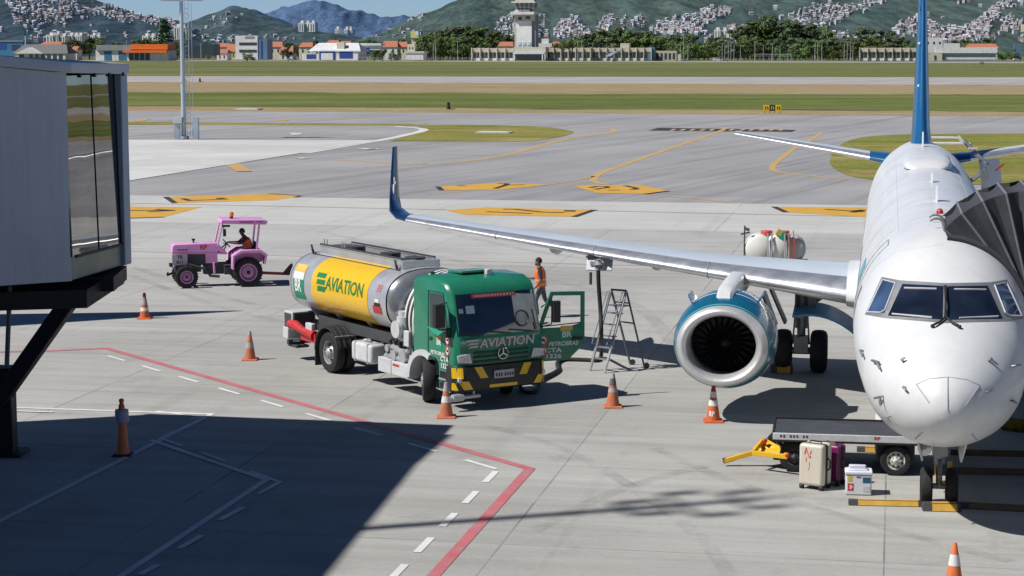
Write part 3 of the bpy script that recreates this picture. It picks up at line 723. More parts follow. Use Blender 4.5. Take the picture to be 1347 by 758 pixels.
class Bld:
    """a building whose facade faces the apron; parts are given as photo extents at its own distance"""
    def __init__(s, name, label, cat, y, u, group=None):
        s.y = y; s.o = thing(name, label, cat, (P(u, 70, y).x, y, 0), AX, group); s.x0 = s.o.location.x
    def part(s, nm, m, u0, u1, v0, v1, d=8.0, dy=0.0, parent=None, bevel=0):
        cx, w_, z0, z1 = bx(u0, u1, v0, v1, s.y); mb = MB(); mb.box((cx-s.x0, d/2+dy, (z0+z1)/2), (w_, d, z1-z0))
        return mb.build(nm, m, parent or s.o)
    def gable(s, nm, m, u0, u1, ve, vr, d=8.0, dy=0.0, ridge='x', over=.6):
        cx, w_, z0, z1 = bx(u0, u1, vr, ve, s.y); cx -= s.x0; mb = MB()
        if ridge == 'x':
            y0, y1, ym = dy-over, dy+d+over, dy+d/2; A = [(cx-w_/2, y0, z0), (cx+w_/2, y0, z0), (cx+w_/2, y1, z0), (cx-w_/2, y1, z0)]
            i = w_*.12; mb.add(A+[(cx-w_/2+i, ym, z1), (cx+w_/2-i, ym, z1)], [(0, 1, 5, 4), (2, 3, 4, 5), (0, 4, 3), (1, 2, 5), (3, 2, 1, 0)])
        else:
            mb.prism([(cx-w_/2, dy-over, z0), (cx+w_/2, dy-over, z0), (cx, dy-over, z1)], (0, d+2*over, 0))
        return mb.build(nm, m, s.o)
    def row(s, nm, m, u0, u1, n, frac, v0, v1, d=.3, dy=-.15):
        for k in range(n):
            a = u0+(u1-u0)*(k+.5-frac/2)/n; s.part(nm, m, a, a+(u1-u0)*frac/n, v0, v1, d, dy)
b = Bld('workshop', 'blue workshop wall at the far left edge above the jet bridge', 'building', 1290, 12); b.part('wall', MBL, -60, 31, 55, 80, 14); b.part('roof', MGR, -62, 32, 53.5, 55, 15, -.5); b.part('window', MDB, -5, 8, 58, 65, .3, -.16); b.part('window', M_WIN, 16, 27, 59, 66, .3, -.16)
b = Bld('hall', 'low hall with grey hipped roof and white gable front', 'building', 1225, 50); b.part('wall', MW, 17, 88, 70, 80, 16); b.gable('roof', mat('hall roof brown grey', (.15, .145, .14), .85, scale=.5), 14, 92, 70.5, 58.5, 16); b.gable('gable', MW, 20, 57, 70.6, 62.4, 6, -2.2, 'y', 0)
b.row('window', MGLZ, 36, 86, 6, .6, 71.5, 78.5); b.part('door', M_WIN, 24, 30, 72, 79, .3, -.16)
for k, (u0, u1, ve, vr, yy, cm) in enumerate(((50, 84, 60, 55, 1330, MW), (92, 102, 66, 61, 1300, MCR), (352, 372, 62, 55, 1330, MCR), (366, 386, 70, 60, 1300, MW), (284, 302, 62, 57, 1320, MCR), (296, 312, 68, 58, 1300, MYE), (284, 300, 70, 65, 1270, MW), (392, 412, 62, 56, 1380, MCR), (410, 432, 66, 58, 1350, MW), (428, 446, 58, 53, 1400, MW), (444, 462, 58, 54, 1400, MCR), (500, 524, 62, 54, 1330, MW), (518, 536, 62, 55, 1350, MCR), (604, 622, 60, 55, 1500, MW), (654, 676, 61, 55, 1300, MCR))):
    b = Bld('house', 'red roofed house %s' % ['above the grey hipped hall', 'peeping out left of the bushy trees', 'right of the pale office block', 'low in front beside the office block', 'left of the pale office block, farther one', 'with yellow gable left of the office block', 'with white wall beside the dark shed', 'behind the blue door hangar, leftmost', 'behind the blue door hangar, second', 'behind the hangar roof, third', 'behind the hangar roof, rightmost', 'left of the small water tower, larger', 'left of the small water tower, smaller', 'hidden among the grove trees', 'left foot of the control tower'][k], 'house', yy, (u0+u1)/2, 'red roofed houses beyond the runway')
    b.part('wall', cm, u0+1, u1-1, ve-.2, 79, 9); b.gable('roof', MRED, u0, u1, ve, vr, 9); b.row('window', M_WIN, u0+2, u1-2, 2, .25, ve+3, ve+7)
b = Bld('roadside_building', 'long low building with orange fascia on its right half and blue doors', 'building', 1225, 174); b.part('wall', MW, 123, 224, 66.5, 80, 14); b.part('fascia', MGR, 124.5, 173, 59.2, 66.4, 15, -1.2); b.part('fascia', MOR, 173, 224, 58.2, 65.2, 15, -1.4); b.part('canopy', MOR, 163, 224, 66.2, 69.5, 2.6, -2.8)
b.part('door', MBL, 135, 145, 67.5, 79.6, .3, -.16); b.part('door', MBL, 155, 166, 67.5, 79.6, .3, -.16); b.row('window', M_WIN, 169, 199, 4, .8, 70, 79.3); b.part('shutter', MW, 200, 214, 70.5, 79, .3, -.16)
b = Bld('shed', 'dark open shed with pale slanting roof behind the mast', 'building', 1230, 258); b.part('wall', MDG, 266, 282, 58.5, 73, 12); b.part('wall', MDG, 226, 262, 60, 77, 1, 10)
cx = P(258, 52, 1230); mb = MB(); q = lambda u, v, y: P(u, v, 1230)+Vector((-b.x0, y-1230, 0))
mb.prism([q(246, 51.6, 1229), q(284, 58.2, 1229), q(284, 57.2, 1243), q(262, 50.4, 1243)], (0, 0, .5)); mb.build('roof', mat('pale roof sheet', (.60, .62, .58), .6, scale=.5), b.o)
for u in (247, 264, 281): b.part('column', MGR, u, u+.8, 57, 79, .5, .2)
b = Bld('office_block', 'pale three storey office block with blue grey glazed side', 'building', 1240, 330); b.part('wall', MW, 309, 339, 47, 78.5, 12); b.part('glazed_side', MSK, 339.3, 352, 51.5, 78.5, 11, .4)
for v in (56, 65.5): b.part('window', M_WIN, 314, 338, v, v+3.6, .3, -.16)
b.part('sign_panel', MGR, 322, 335, 48, 51, .2, -.12); b.part('window', MDB, 343.5, 345.5, 54, 77, .3, .2)
b = Bld('hangar', 'white hangar with low arched roof and deep blue doors', 'hangar', 1230, 435); b.part('wall', MW, 420, 472, 66, 79.5, 20); b.gable('roof', mat('hangar roof white', (.66, .68, .68), .5, scale=.5), 404, 476, 67.5, 56.5, 20); b.part('annex', MW, 396, 421, 71, 79.5, 16); b.part('tower', MCR, 442, 452, 55.5, 66, 4, 2)
b.part('door', MW, 422, 438, 70, 79, .3, -.3); b.part('portal', MDB, 419.5, 441.5, 67, 79, .6, -.2); b.part('door', MDB, 447, 465, 68, 77, .3, -.16); b.part('door', MDB, 402, 415, 71.5, 77.5, .3, -.16)
b = Bld('low_house', 'low white house with dark shade between the hangar and the water tower', 'house', 1250, 484); b.part('wall', MW, 472, 500, 60, 66, 8); b.part('roof', MW, 470, 502, 57, 60, 10, -1); b.part('shade', MDB, 474, 486, 63, 70, .4, -.2)
b = Bld('water_tower_house', 'small beige gatehouse with pale block on its roof', 'building', 1225, 546); b.part('wall', MW, 534, 557, 70, 78.8, 10); b.part('roof', MBG, 532, 558.5, 67.6, 70, 11, -.5); b.part('block', MCR, 535, 545, 58, 67.6, 5, 1); b.row('window', M_WIN, 536, 544, 2, .3, 62, 65, .3, .85)
b = Bld('water_tank', 'tall yellow and white water tank tower behind the gatehouse', 'tower', 1290, 546); b.part('tank', MYE, 540, 550.5, 41, 50, 4); b.part('stem', MCR, 541, 546, 50, 79, 2, 1); b.part('side_panel', MTEAL, 547, 550.6, 41, 47, .3, -.16)
# old terminal: three wings with concrete fins
def wing(label, u0, u1, v0, bays, name='terminal_wing'):
    b = Bld(name, label, 'building', BY, (u0+u1)/2); b.part('wall', MBG, u0, u1, v0+5, 80, 12, .9); b.part('parapet', MBG, u0, u1, v0, v0+5.4, 13, 0); b.part('plinth', MW, u0+.5, u1-.5, 76.6, 80, .5, .35)
    st = (u1-u0)/bays
    for k in range(bays+1): b.part('fin', MCR, u0+k*st-.5, u0+k*st+.6, v0-.5, 79.9, 1.4, -.9)
    b.row('window', MGLZ, u0+.5, u1-.5, bays*2, .68, v0+6.2, 76.4, .3, .72); return b
wing('long beige terminal wing with concrete fins left of the control tower', 620, 676, 63.4, 5); b = wing('beige terminal wing right of the glass entrance canopy', 718, 777, 63, 6)
b = wing('beige terminal wing with a block on its roof behind the jet monument', 778, 857, 63, 8); b.part('roof_block', MBG, 815, 827, 57, 63, 6, 3); b.part('end_wall', MSK, 852, 861, 62, 79.7, 6, .2)
b = Bld('terminal_annex', 'low beige annex with framed openings right of the old terminal', 'building', 1240, 877); b.part('wall', MBG, 861, 890, 67, 80, 8); b.row('window', M_WIN, 862, 889, 5, .55, 70, 78); b.part('block', MCR, 891.5, 896, 71.5, 80, 4)
b = Bld('terminal_entrance', 'glazed entrance block with pale canopy at the foot of the control tower', 'building', 1225, 697); b.part('wall', MBG, 676, 718, 62, 69, 12); b.part('canopy', MTEAL, 676.5, 718, 68.8, 71.2, 5, -4); b.part('glazing', MGLZ, 679, 714, 71.2, 79.6, 6, .5)
for u in (677, 714.4): b.part('column', MTEAL, u, u+1.6, 71, 80, .8, -3.8)
# control tower
b = Bld('control_tower', 'tall white airport control tower with dark glazed cab', 'control tower', 1250, 691); b.part('shaft', mat('tower render', (.88, .87, .85), .8, scale=.2, dirt=.15), 679.5, 699.5, 26, 79, 12); b.part('stair_shaft', MGR, 699.6, 704.6, 20, 79, 10, 1); b.part('side_pilaster', MBG, 676.4, 679.6, 20, 79, 10, .5)
b.part('service_floor', MBG, 676.5, 704, 20, 27.8, 13, -.6); b.part('window', M_WIN, 682, 686.5, 22.3, 26.4, .4, -.9); b.part('window', M_WIN, 692, 697.5, 21.8, 25, .4, -.9); b.part('gallery', MW, 671.8, 703.8, 15.6, 19.4, 17, -3); b.part('gallery_parapet', MW, 677.5, 697, 12.8, 15.6, 12, 0)
cx, w_, z0, z1 = bx(677, 702.5, 3.6, 14.4, 1250); mb = MB(); cx -= b.x0
r0 = [(cx-w_/2*.84, 1.5, z0), (cx+w_/2*.84, 1.5, z0), (cx+w_/2*.84, 12, z0), (cx-w_/2*.84, 12, z0)]; r1 = [(cx-w_/2, -.5, z1), (cx+w_/2, -.5, z1), (cx+w_/2, 14, z1), (cx-w_/2, 14, z1)]
mb.loft([r0, r1], True, True, True); cb = mb.build('cab', MGLZ, b.o); b.part('roof', MW, 673.6, 705, 1.8, 4, 18, -3); b.part('roof_house', MBG, 677, 702, -3, 1.8, 10, 1)
mb = MB()
for k in range(5): x = cx-w_/2+w_*k/4; mb.bar((cx+(x-cx)*.84, 1.45, z0), (x, -.6, z1), .25)
mb.build('mullion', MW, cb); b.row('window', MTEAL, 679.8, 699.2, 3, .66, 55.5, 60, .4, -.25)
b = Bld('church', 'white building with orange roof right behind the control tower', 'building', 1300, 722); b.part('wall', MW, 704, 726, 57, 79, 10); b.part('tower', MW, 711.5, 721, 51, 58, 5, 2); b.gable('roof', MRED, 723, 745, 62, 55, 10); b.part('annex', MCR, 724, 744, 61.8, 79, 9)
wing('beige building with concrete fins left of the blue tail fin', 1131, 1206, 63, 7, 'beige_building')
b = Bld('white_hangar', 'long white hangar with pale roof right of the blue tail fin', 'hangar', 1245, 1264); b.part('wall', mat('hangar grey wall', (.44, .47, .50), .7, scale=.4), 1219, 1309, 69.5, 81, 16, .5); b.part('roof', MW, 1231, 1310.5, 62.6, 70, 18, -.6); b.part('stripe', MW, 1243, 1308, 76.3, 78.4, .3, .2); b.part('annex', MBG, 1219, 1240, 69, 81.5, 6, -1.5); b.part('door', M_WIN, 1229.5, 1232, 73, 81, .3, -1.8)
b = Bld('white_block', 'white block rising behind the white hangar beside the tail', 'building', 1330, 1230); b.part('wall', MW, 1216, 1240, 50, 79, 12); b.part('wall', MW, 1240, 1262, 57, 79, 10); b.row('window', M_WIN, 1217, 1240, 3, .3, 55, 58)
b = Bld('long_red_roof', 'long red tiled roof beyond the white hangar', 'house', 1360, 1292); b.part('wall', MCR, 1272, 1312, 62, 79, 10); b.gable('roof', MRED, 1270, 1314, 63, 57.5, 10)
b = Bld('grandstand', 'sloping grey grandstand roof on white raking supports at the right edge', 'building', 1260, 1330)
mb = MB(); q = lambda u, v, y: P(u, v, 1260)+Vector((-b.x0, y, 0))
mb.prism([q(1311, 60.5, 0), q(1313, 61, 0), q(1341, 37.5, 0), q(1339, 35.2, 0)], (0, 16, 0)); mb.build('roof', MW, b.o)
mb = MB(); mb.prism([q(1314, 60.5, 4), q(1340, 39, 4), q(1352, 45, 4), q(1352, 60, 4), q(1328, 60, 4)], (0, 10, 0)); mb.build('stand', MGR, b.o); b.part('column', MSK, 1333, 1344, 58, 80, 5, 3); b.part('block', MCR, 1344, 1352, 32, 42, 4, 8)
# apartment towers in front of the hills
def apart(u0, u1, v0, v1, y, lb, n=2):
    b = Bld('apartment_tower', lb, 'apartment block', y, (u0+u1)/2, 'distant apartment towers'); w_ = (u1-u0)/n
    for k in range(n):
        b.part('wall', MW, u0+k*w_+.3, u0+(k+1)*w_-.3, v0+2+(k % 2), v1, 14, k % 2*3); b.part('roof_block', MW, u0+(k+.3)*w_, u0+(k+.75)*w_, v0-1, v0+3, 5, 4)
        b.row('window', M_WIN, u0+k*w_+.6, u0+(k+1)*w_-.6, 2, .22, v0+4, v1-1, .3, k % 2*3-.2)
apart(392, 415, 28, 42, 2700, 'white apartment towers on the saddle below the blue mountain', 3); apart(939, 966, 37, 50, 1850, 'beige apartment slabs right of the house cluster', 3)
apart(60, 70, 44, 56, 1840, 'pale apartment block, leftmost of the group above the grey hall', 1); apart(70.5, 77, 42, 56, 1840, 'slim white apartment tower above the grey hall', 1); apart(78, 86, 45, 56, 1840, 'blue shadowed apartment block right of the slim tower', 1); apart(88, 108, 44, 55, 1850, 'wide stepped apartment block above the red roofs', 3)
apart(118, 131, 44, 50, 1880, 'small pale block on the lower western slope', 2); apart(186, 212, 45, 54, 1850, 'low white block left of the tall conifer', 3); apart(228, 244, 33, 52, 1890, 'stacked white blocks just left of the light mast', 2); apart(440, 446, 36, 44, 2650, 'slim white block far below the mountain', 1); apart(452, 463, 36, 44, 2650, 'white stepped block far below the mountain', 2)

# parked far cars, jet monument, lamp posts, fence
MCARW = mat('white car paint', (.72, .73, .75), .3, coat=.6, var=.03); MCARG = mat('grey car paint', (.20, .23, .28), .3, coat=.6, var=.03)
def far_car(u, m, lb, L=4.6, van=False, y=1215):
    e = thing('parked_car', lb, 'car', (P(u, 70, y).x, y, 0), R(4)); mb = MB(); h = 2.1 if van else 1.45
    prof = [(-L/2, .35), (L/2, .35), (L/2, .8), (L*.30, .95), (L*.14, h), (-L*.36 if not van else -L*.46, h), (-L*.48, .95)]
    mb.prism([(x, -.85, z) for x, z in prof], (0, 1.7, 0)); bd = mb.build('body', m, e, bevel=.08)
    mb = MB(); mb.box((-L*.08, -.87, h-.35), (L*.46, .03, .42)); mb.build('window', M_WIN, bd)
    for x in (-L*.3, L*.3):
        for yy in (-.8, .8):
            mb = MB(); mb.cyl((x, yy-.1, .33), (x, yy+.1, .33), .33); mb.build('wheel', M_DARK, e)
far_car(902, MCARG, 'grey hatchback parked beyond the runway left of the white van', 4.2, False, 1180); far_car(944, MCARW, 'white van parked beyond the runway among the lamp posts', 5.6, True, 1180); far_car(954, MCARG, 'dark car parked right behind the white van', 4.4, False, 1190); far_car(1337, MCARW, 'white car parked under the grandstand', 4.4, False, 1230)
far_car(382, MCARW, 'white car parked by the fence left of the hangar', 4.4, False, 1200)
e = thing('jet_monument', 'grey delta winged jet mounted on a pedestal before the old terminal', 'monument', (P(808, 70, 1190).x, 1190, 0), R(20)); MJ = mat('jet grey', (.36, .39, .42), .5)
mb = MB(); mb.tube([(-4.5, 0, 3.2), (-2, 0, 4.2), (2.5, 0, 5.9), (5.6, 0, 7.0)], [.5, .75, .6, .06], 10); mb.build('fuselage', MJ, e, smooth=True)
mb = MB(); mb.prism([(2.2, 0, 5.6), (-4.2, 4.0, 3.1), (-4.5, -4.0, 3.0)], (0, 0, .16)); mb.build('wing', MJ, e)
mb = MB(); mb.prism([(-2.4, -.08, 4.3), (-5.0, -.08, 6.3), (-5.4, -.08, 3.3)], (0, .16, 0)); mb.build('tail_fin', MJ, e)
mb = MB(); mb.cyl((-.5, 0, 0), (-.3, 0, 4.4), .7, .35); mb.box((-.5, 0, .2), (3, 3, .5)); mb.build('pedestal', MBG, e)
MPOST = mat('galvanised post', (.50, .53, .54), .5, metal=.3, scale=2)
k = 0; lp = None
for u, t in ((895, 60), (899, 50), (905, 57), (950, 57), (953.5, 53), (958, 54), (961.5, 56), (965.5, 55), (974, 60), (993, 55), (1004, 60), (1016, 58), (1026, 57), (1072, 54), (1075.5, 55), (1081, 54), (1110.5, 55), (1114.5, 55.5), (1119, 56), (1122, 57), (573, 52), (570, 58), (602, 55), (760, 51), (765, 55), (167, 50), (152, 56)):
    y = 1205; z1 = P(u, t, y).z; e = thing('lamp_post', 'slim pale lamp post before the trees across the runway', 'lamp post', (P(u, 70, y).x, y, 0), rt.uniform(-.5, .5), 'lamp posts across the runway')
    mb = MB(); mb.cyl((0, 0, 0), (0, 0, z1), .17, .11, 8); mb.build('pole', MPOST, e)
    mb = MB(); mb.bar((-1.0, 0, z1), (1.0, 0, z1+.1), .12, .10); mb.box((-.9, -.1, z1), (.6, .3, .14)); mb.box((.9, -.1, z1+.1), (.6, .3, .14)); mb.build('lamp_head', MPOST, e)
def fence(lb, u0, u1, v0, v1, step, hpx=6.5, group='airfield fences'):
    a, b = G(u0, v0), G(u1, v1); e = thing('airfield_fence', lb, 'fence', (a.x, a.y, -.1), math.atan2(b.y-a.y, b.x-a.x), group); L = (b-a).length
    h = hpx*a.y/FPX; n = max(2, min(70, int((u1-u0)/step)))
    for k in range(n+1):
        mb = MB(); x = L*k/n; mb.cyl((x, 0, 0), (x, 0, h), .09, .09, 6); mb.bar((x, 0, h), (x, -.3, h+.4), .12); mb.build('post', mat('white fence post', (.46, .46, .43), .8), e)
    mb = MB()
    for z in (.3, .55, .8, 1.0): mb.bar((0, 0, h*z), (L, 0, h*z), .05)
    mb.build('wire', MPOST, e)
fence('wire fence with pale posts from the roadside building to the hangar', 165, 470, 79.8, 79.8, 6.5); fence('wire fence with pale posts before the grove and gatehouse', 470, 618, 80.6, 81.2, 7, 5.5)
fence('wire fence with low posts before the tree belt and lamp posts', 896, 1128, 82.0, 82.4, 8.5, 5); fence('white post fence before the white hangar at the right', 1215, 1370, 84.6, 85.6, 10, 6)
fence('grey mesh gate fence beside the grey hall', 84, 122, 79, 79, 5, 7)
def far_fence_gate():
    e = thing('goal_frame', 'pale low frame structure before the tree belt', 'frame', (P(1017, 70, 1200).x, 1200, 0)); mb = MB()
    for x in (-11, -6, -1, 4, 9, 11): mb.bar((x, 0, 0), (x, 0, 4.2), .3)
    mb.bar((-11, 0, 4.2), (11, 0, 4.2), .35); mb.bar((-11, 0, 3.1), (11, 0, 3.1), .2); mb.build('frame', MPOST, e)
far_fence_gate()
e = thing('pylon_sign', 'tall green pylon sign above the grey hall', 'sign', (P(34, 70, 1250).x, 1250, 0)); z = lambda v: P(34, v, 1250).z
mb = MB(); mb.cyl((0, 0, 0), (0, 0, z(46)), .35, .3, 10); mb.build('pole', MW, e); mb = MB(); mb.box((0, 0, (z(38)+z(47))/2), (1.7, .6, z(38)-z(47))); mb.build('panel', mat('sign green', (.01, .12, .10), .5), e)

# ------------------------------------------------------------------ light mast on the service pad, and its twin on the terminal roof
MMAST = mat('mast galvanised', (.47, .53, .58), .45, metal=.25, scale=.8); MBOX = mat('cabinet grey', (.56, .58, .57), .6, scale=2)
def light_mast(lb, loc, H, rz=0, grp=None, cab=True):
    e = thing('light_mast', lb, 'light mast', loc, rz, grp)
    mb = MB(); mb.cyl((0, 0, 0), (0, 0, H), .21, .16, 12); mb.cyl((0, 0, 0), (0, 0, .25), .45, .45, 12); mb.cyl((0, 0, H*.41), (0, 0, H*.41+.25), .25, .25, 12); mb.build('pole', MMAST, e, smooth=True)
    mb = MB()
    for x in (.30, .58): mb.cyl((x, 0, .2), (x, 0, H-.2), .022, .022, 6)
    z = .5
    while z < H-.4: mb.cyl((.30, 0, z), (.58, 0, z), .018, .018, 5); z += .45
    for k in range(1, 9): mb.torus((.46, .0, H*k/9), (0, 0, 1), .24, .015, 10, 5)
    mb.cyl((.85, 0, H*.05), (.85, 0, H-.3), .018, .018, 5)
    mb.build('ladder', MMAST, e)
    mb = MB(); mb.bar((-1.9, 0, H), (1.9, 0, H), .14); mb.bar((-1.9, 0, H+.9), (1.9, 0, H+.9), .14); mb.bar((-1.9, 0, H), (-1.9, 0, H+.9), .1); mb.bar((1.9, 0, H), (1.9, 0, H+.9), .1); mb.bar((0, 0, H), (0, 0, H+1.2), .25); mb.box((0, .3, H-.05), (3.2, 1.2, .08))
    fr = mb.build('lamp_frame', MMAST, e)
    for x in (-1.6, -.8, .8, 1.6):
        for zz in (H+.25, H+1.1):
            mb = MB(); mb.box((x, -.3, zz), (.6, .35, .45), rx=.5); mb.build('floodlight', MBOX, fr)
    if cab:
        mb = MB(); mb.box((-.45, -.35, 1.65), (.75, .5, .55)); mb.build('control_box', MBOX, e)
        mb = MB(); mb.box((-.55, -.2, .7), (.5, .35, 1.3)); mb.box((1.05, 0, .9), (.5, .6, 1.9)); mb.build('cabinet', MMAST, e)
    return e
pm = G(242, 182.5)
light_mast('pale steel light mast with side ladder on the concrete pad', (pm.x, pm.y, -.02), 12.05)
# ================================================================== AIRLINER
NOSE = Vector((6.85, 30.46, 0)); TH = .1889; RZ = PI/2-TH
AF = Matrix.Translation(NOSE) @ Matrix.Rotation(RZ, 4, 'Z'); AFI = AF.inverted()     # x aft, y to starboard, z up
MWH = mat('aircraft white paint', (.69, .70, .705), .36, coat=.12, var=.04, scale=.7, dirt=.10, spec=.35); MBLU = mat('tail blue paint', (.012, .105, .25), .3, coat=.5, var=.1, scale=.5)
MNAV = mat('winglet navy paint', (.010, .042, .115), .3, coat=.4, var=.1); MWING = mat('wing grey paint', (.52, .58, .64), .38, var=.05, scale=.5, dirt=.05)
MALU = mat('polished leading edge', (.86, .87, .88), .36, metal=.85, var=.05, scale=1.5); MLIP = mat('engine lip metal', (.72, .72, .72), .46, metal=.6, var=.03)
MTYRE = mat('tyre rubber', (.016, .016, .017), .8, scale=14, var=.3); MRIM = mat('rim metal', (.42, .43, .44), .45, metal=.5); MSTEEL = mat('strut steel', (.28, .29, .30), .45, metal=.6)
MBLACK = mat('black metal', (.015, .015, .017), .5); MFAN = mat('fan blade', (.045, .048, .055), .4, metal=.7); MFANC = mat('intake lining', (.16, .165, .17), .6)
MTEALP = mat('nacelle teal paint', (.006, .115, .20), .3, coat=.5, var=.08); MFRAME = mat('windshield frame grey', (.30, .31, .32), .4, metal=.4); MCOCK = mat_glass('cockpit glass', (.014, .020, .036), .04, 1.0)
MSIDEG = mat_glass('cockpit side glass', (.05, .09, .17), .05, 1.0); MREDP = mat('red paint', (.50, .03, .03), .45); MLINE = mat('panel gap', (.30, .31, .33), .7); MYCH = mat('chock yellow', (.62, .36, .05), .6, dirt=.3)
ap = thing('airliner', 'white twin jet airliner with blue tail fin parked nose towards the viewer', 'airliner', NOSE, RZ)
ST = [(0, 2.215, 2.185, .015), (.03, 2.36, 2.05, .17), (.10, 2.50, 1.93, .31), (.25, 2.68, 1.76, .51), (.6, 2.94, 1.55, .80), (1.0, 3.16, 1.41, 1.02), (1.5, 3.37, 1.30, 1.21), (1.85, 3.52, 1.255, 1.30), (2.1, 3.71, 1.24, 1.35), (2.35, 3.91, 1.225, 1.39), (2.65, 4.12, 1.215, 1.435),
      (3.0, 4.30, 1.205, 1.475), (3.6, 4.51, 1.20, 1.52), (4.5, 4.65, 1.20, 1.54), (6, 4.71, 1.21, 1.545), (9, 4.75, 1.26, 1.545), (12, 4.80, 1.31, 1.545), (16, 4.86, 1.36, 1.545), (20, 4.92, 1.42, 1.545), (24, 4.97, 1.50, 1.545), (26.5, 5.0, 1.66, 1.53), (29, 5.02, 2.2, 1.41), (31, 5.0, 2.72, 1.18), (33, 4.94, 3.24, .87), (35, 4.8, 3.8, .5), (36.1, 4.65, 4.15, .2), (36.3, 4.5, 4.3, .04)]
def st_at(s):
    for i in range(len(ST)-1):
        if s <= ST[i+1][0]:
            a, b, c, d = ST[max(i-1, 0)], ST[i], ST[i+1], ST[min(i+2, len(ST)-1)]; t = (s-b[0])/(c[0]-b[0]); o = []
            for k in (1, 2, 3):
                h = c[0]-b[0]; m0 = (c[k]-a[k])/max(1e-6, c[0]-a[0])*h; m1 = (d[k]-b[k])/max(1e-6, d[0]-b[0])*h
                o.append((2*t**3-3*t*t+1)*b[k]+(t**3-2*t*t+t)*m0+(-2*t**3+3*t*t)*c[k]+(t**3-t*t)*m1)
            return o
    return ST[-1][1:]
def fus(s, a, off=0.0):               # a: 0 top, +90 starboard
    T, B, w_ = st_at(s); zc, hh = (T+B)/2, (T-B)/2
    return Vector((s, (w_+off)*math.sin(a), zc+(hh+off)*math.cos(a)))
ss = [0, .01, .03, .06, .1, .16, .25, .36, .48, .6]+[.6+.14*k for k in range(1, 24)]+[4+.5*k for k in range(0, 64)]+[36.0, 36.1, 36.2, 36.3]
mb = MB(); mb.loft([[fus(s, 2*PI*k/72) for k in range(72)] for s in ss], True, True, True)
fu = mb.build('fuselage', MWH, ap, smooth=True, angle=60)
BV = BVHTree.FromPolygons([AF @ p for p in mb.v], mb.f)
def hit(u, v, off=.006):
    loc, nn, i, d = BV.ray_cast(Vector((0, 0, CAM_H)), ray(u, v).normalized())
    if loc is None: return None
    return AFI @ (loc+nn*(off if nn.dot(ray(u, v)) < 0 else -off))
def patch(mb, q, off, nx=10, ny=6, mi=0):
    """four photo corners (bl, tl, tr, br) laid onto the fuselage skin"""
    rows = []
    for j in range(ny+1):
        r_ = []
        for i in range(nx+1):
            s, t = i/nx, j/ny
            u = (q[0][0]*(1-s)+q[3][0]*s)*(1-t)+(q[1][0]*(1-s)+q[2][0]*s)*t; v = (q[0][1]*(1-s)+q[3][1]*s)*(1-t)+(q[1][1]*(1-s)+q[2][1]*s)*t
            r_.append(hit(u, v, off))
        rows.append(r_)
    if any(p is None for r_ in rows for p in r_): print('MISS', q); return
    mb.loft(rows, closed=False, mi=mi)
def mirrored(mb): m2 = MB(); m2.add([(p.x, -p.y, p.z) for p in mb.v], mb.f); m2.mi = list(mb.mi); return m2
def skin_line(mb, px, wd, off=.008):
    pts = []
    for a, b in zip(px, px[1:]):
        for k in range(6): pts.append(hit(a[0]+(b[0]-a[0])*k/6, a[1]+(b[1]-a[1])*k/6, off))
    pts.append(hit(px[-1][0], px[-1][1], off)); pts = [p for p in pts if p is not None]
    if len(pts) > 1: mb.tube(pts, wd/2, 5)
def both(name, m, fill, parent=ap):
    mb = MB(); fill(mb); a = mb.build(name, m, parent, smooth=True); b_ = mirrored(mb).build(name, m, parent, smooth=True); return a, b_
both('windshield_frame', MFRAME, lambda mb: (patch(mb, [(1163, 418.5), (1183.5, 369), (1246.3, 373), (1246.3, 425.5)], .005, 14, 8), patch(mb, [(1137.8, 414), (1160, 364.5), (1183.5, 369), (1163, 418.5)], .005, 6, 8)))
def wpane(mb): patch(mb, [(1168.5, 415.4), (1187.5, 374), (1240.8, 377), (1239.8, 421)], .012, 12, 8)
def spane(mb): patch(mb, [(1141.5, 410.8), (1161.5, 368.5), (1178, 373), (1163.5, 412)], .012, 6, 8)
w1 = both('windshield_pane', MCOCK, wpane); w2 = both('cockpit_side_window', MSIDEG, spane)
def seal(mb):
    skin_line(mb, [(1190, 379.6), (1232, 380.8)], .03, .016); skin_line(mb, [(1174, 413.6), (1226, 418.6)], .03, .016); skin_line(mb, [(1141.5, 410.8), (1161.5, 368.5), (1178, 373), (1164.5, 408), (1158.5, 411.6), (1141.5, 410.8)], .024, .014)
both('window_seal', mat('seal grey white', (.62, .63, .65), .5), seal)
def wiper(mb): mb.tube([hit(1237, 425.5, .03), hit(1229, 430.5, .05)], .022, 6); mb.ball(hit(1227, 431, .03), .035, 8, 6); mb.tube([hit(1237, 425.5, .04), hit(1243.3, 420, .04), hit(1244.3, 378, .035)], .018, 6)
both('wiper', MBLACK, wiper)
mb = MB()
skin_line(mb, [(1205, 506), (1222, 498.6), (1246.5, 496), (1272, 499.5), (1289, 507)], .016, .001)
skin_line(mb, [(1131, 395), (1150, 352), (1180, 330), (1240, 322)], .010, .001)
for s_ in (6.6, 9.2, 12.4, 16.8, 21.5, 25.6): mb.tube([fus(s_, R(a), .001) for a in range(-110, 111, 5)], .006, 4)
for a in (30, -30, 66, -66): mb.tube([fus(5.9+k, R(a), .001) for k in range(21)], .006, 4)
mb.build('radome_seam', mat('faint seam', (.50, .51, .53), .6), ap)
for a, b in (((1205.5, 506), (1222.5, 530)), ((1246.8, 496.5), (1246.8, 541)), ((1288, 508), (1270, 534)), ((1204, 577.5), (1213.5, 569)), ((1278, 570.5), (1284.5, 578.5))):
    mb = MB(); skin_line(mb, [a, b], .017, .004); mb.build('lightning_strip', MLINE, ap)
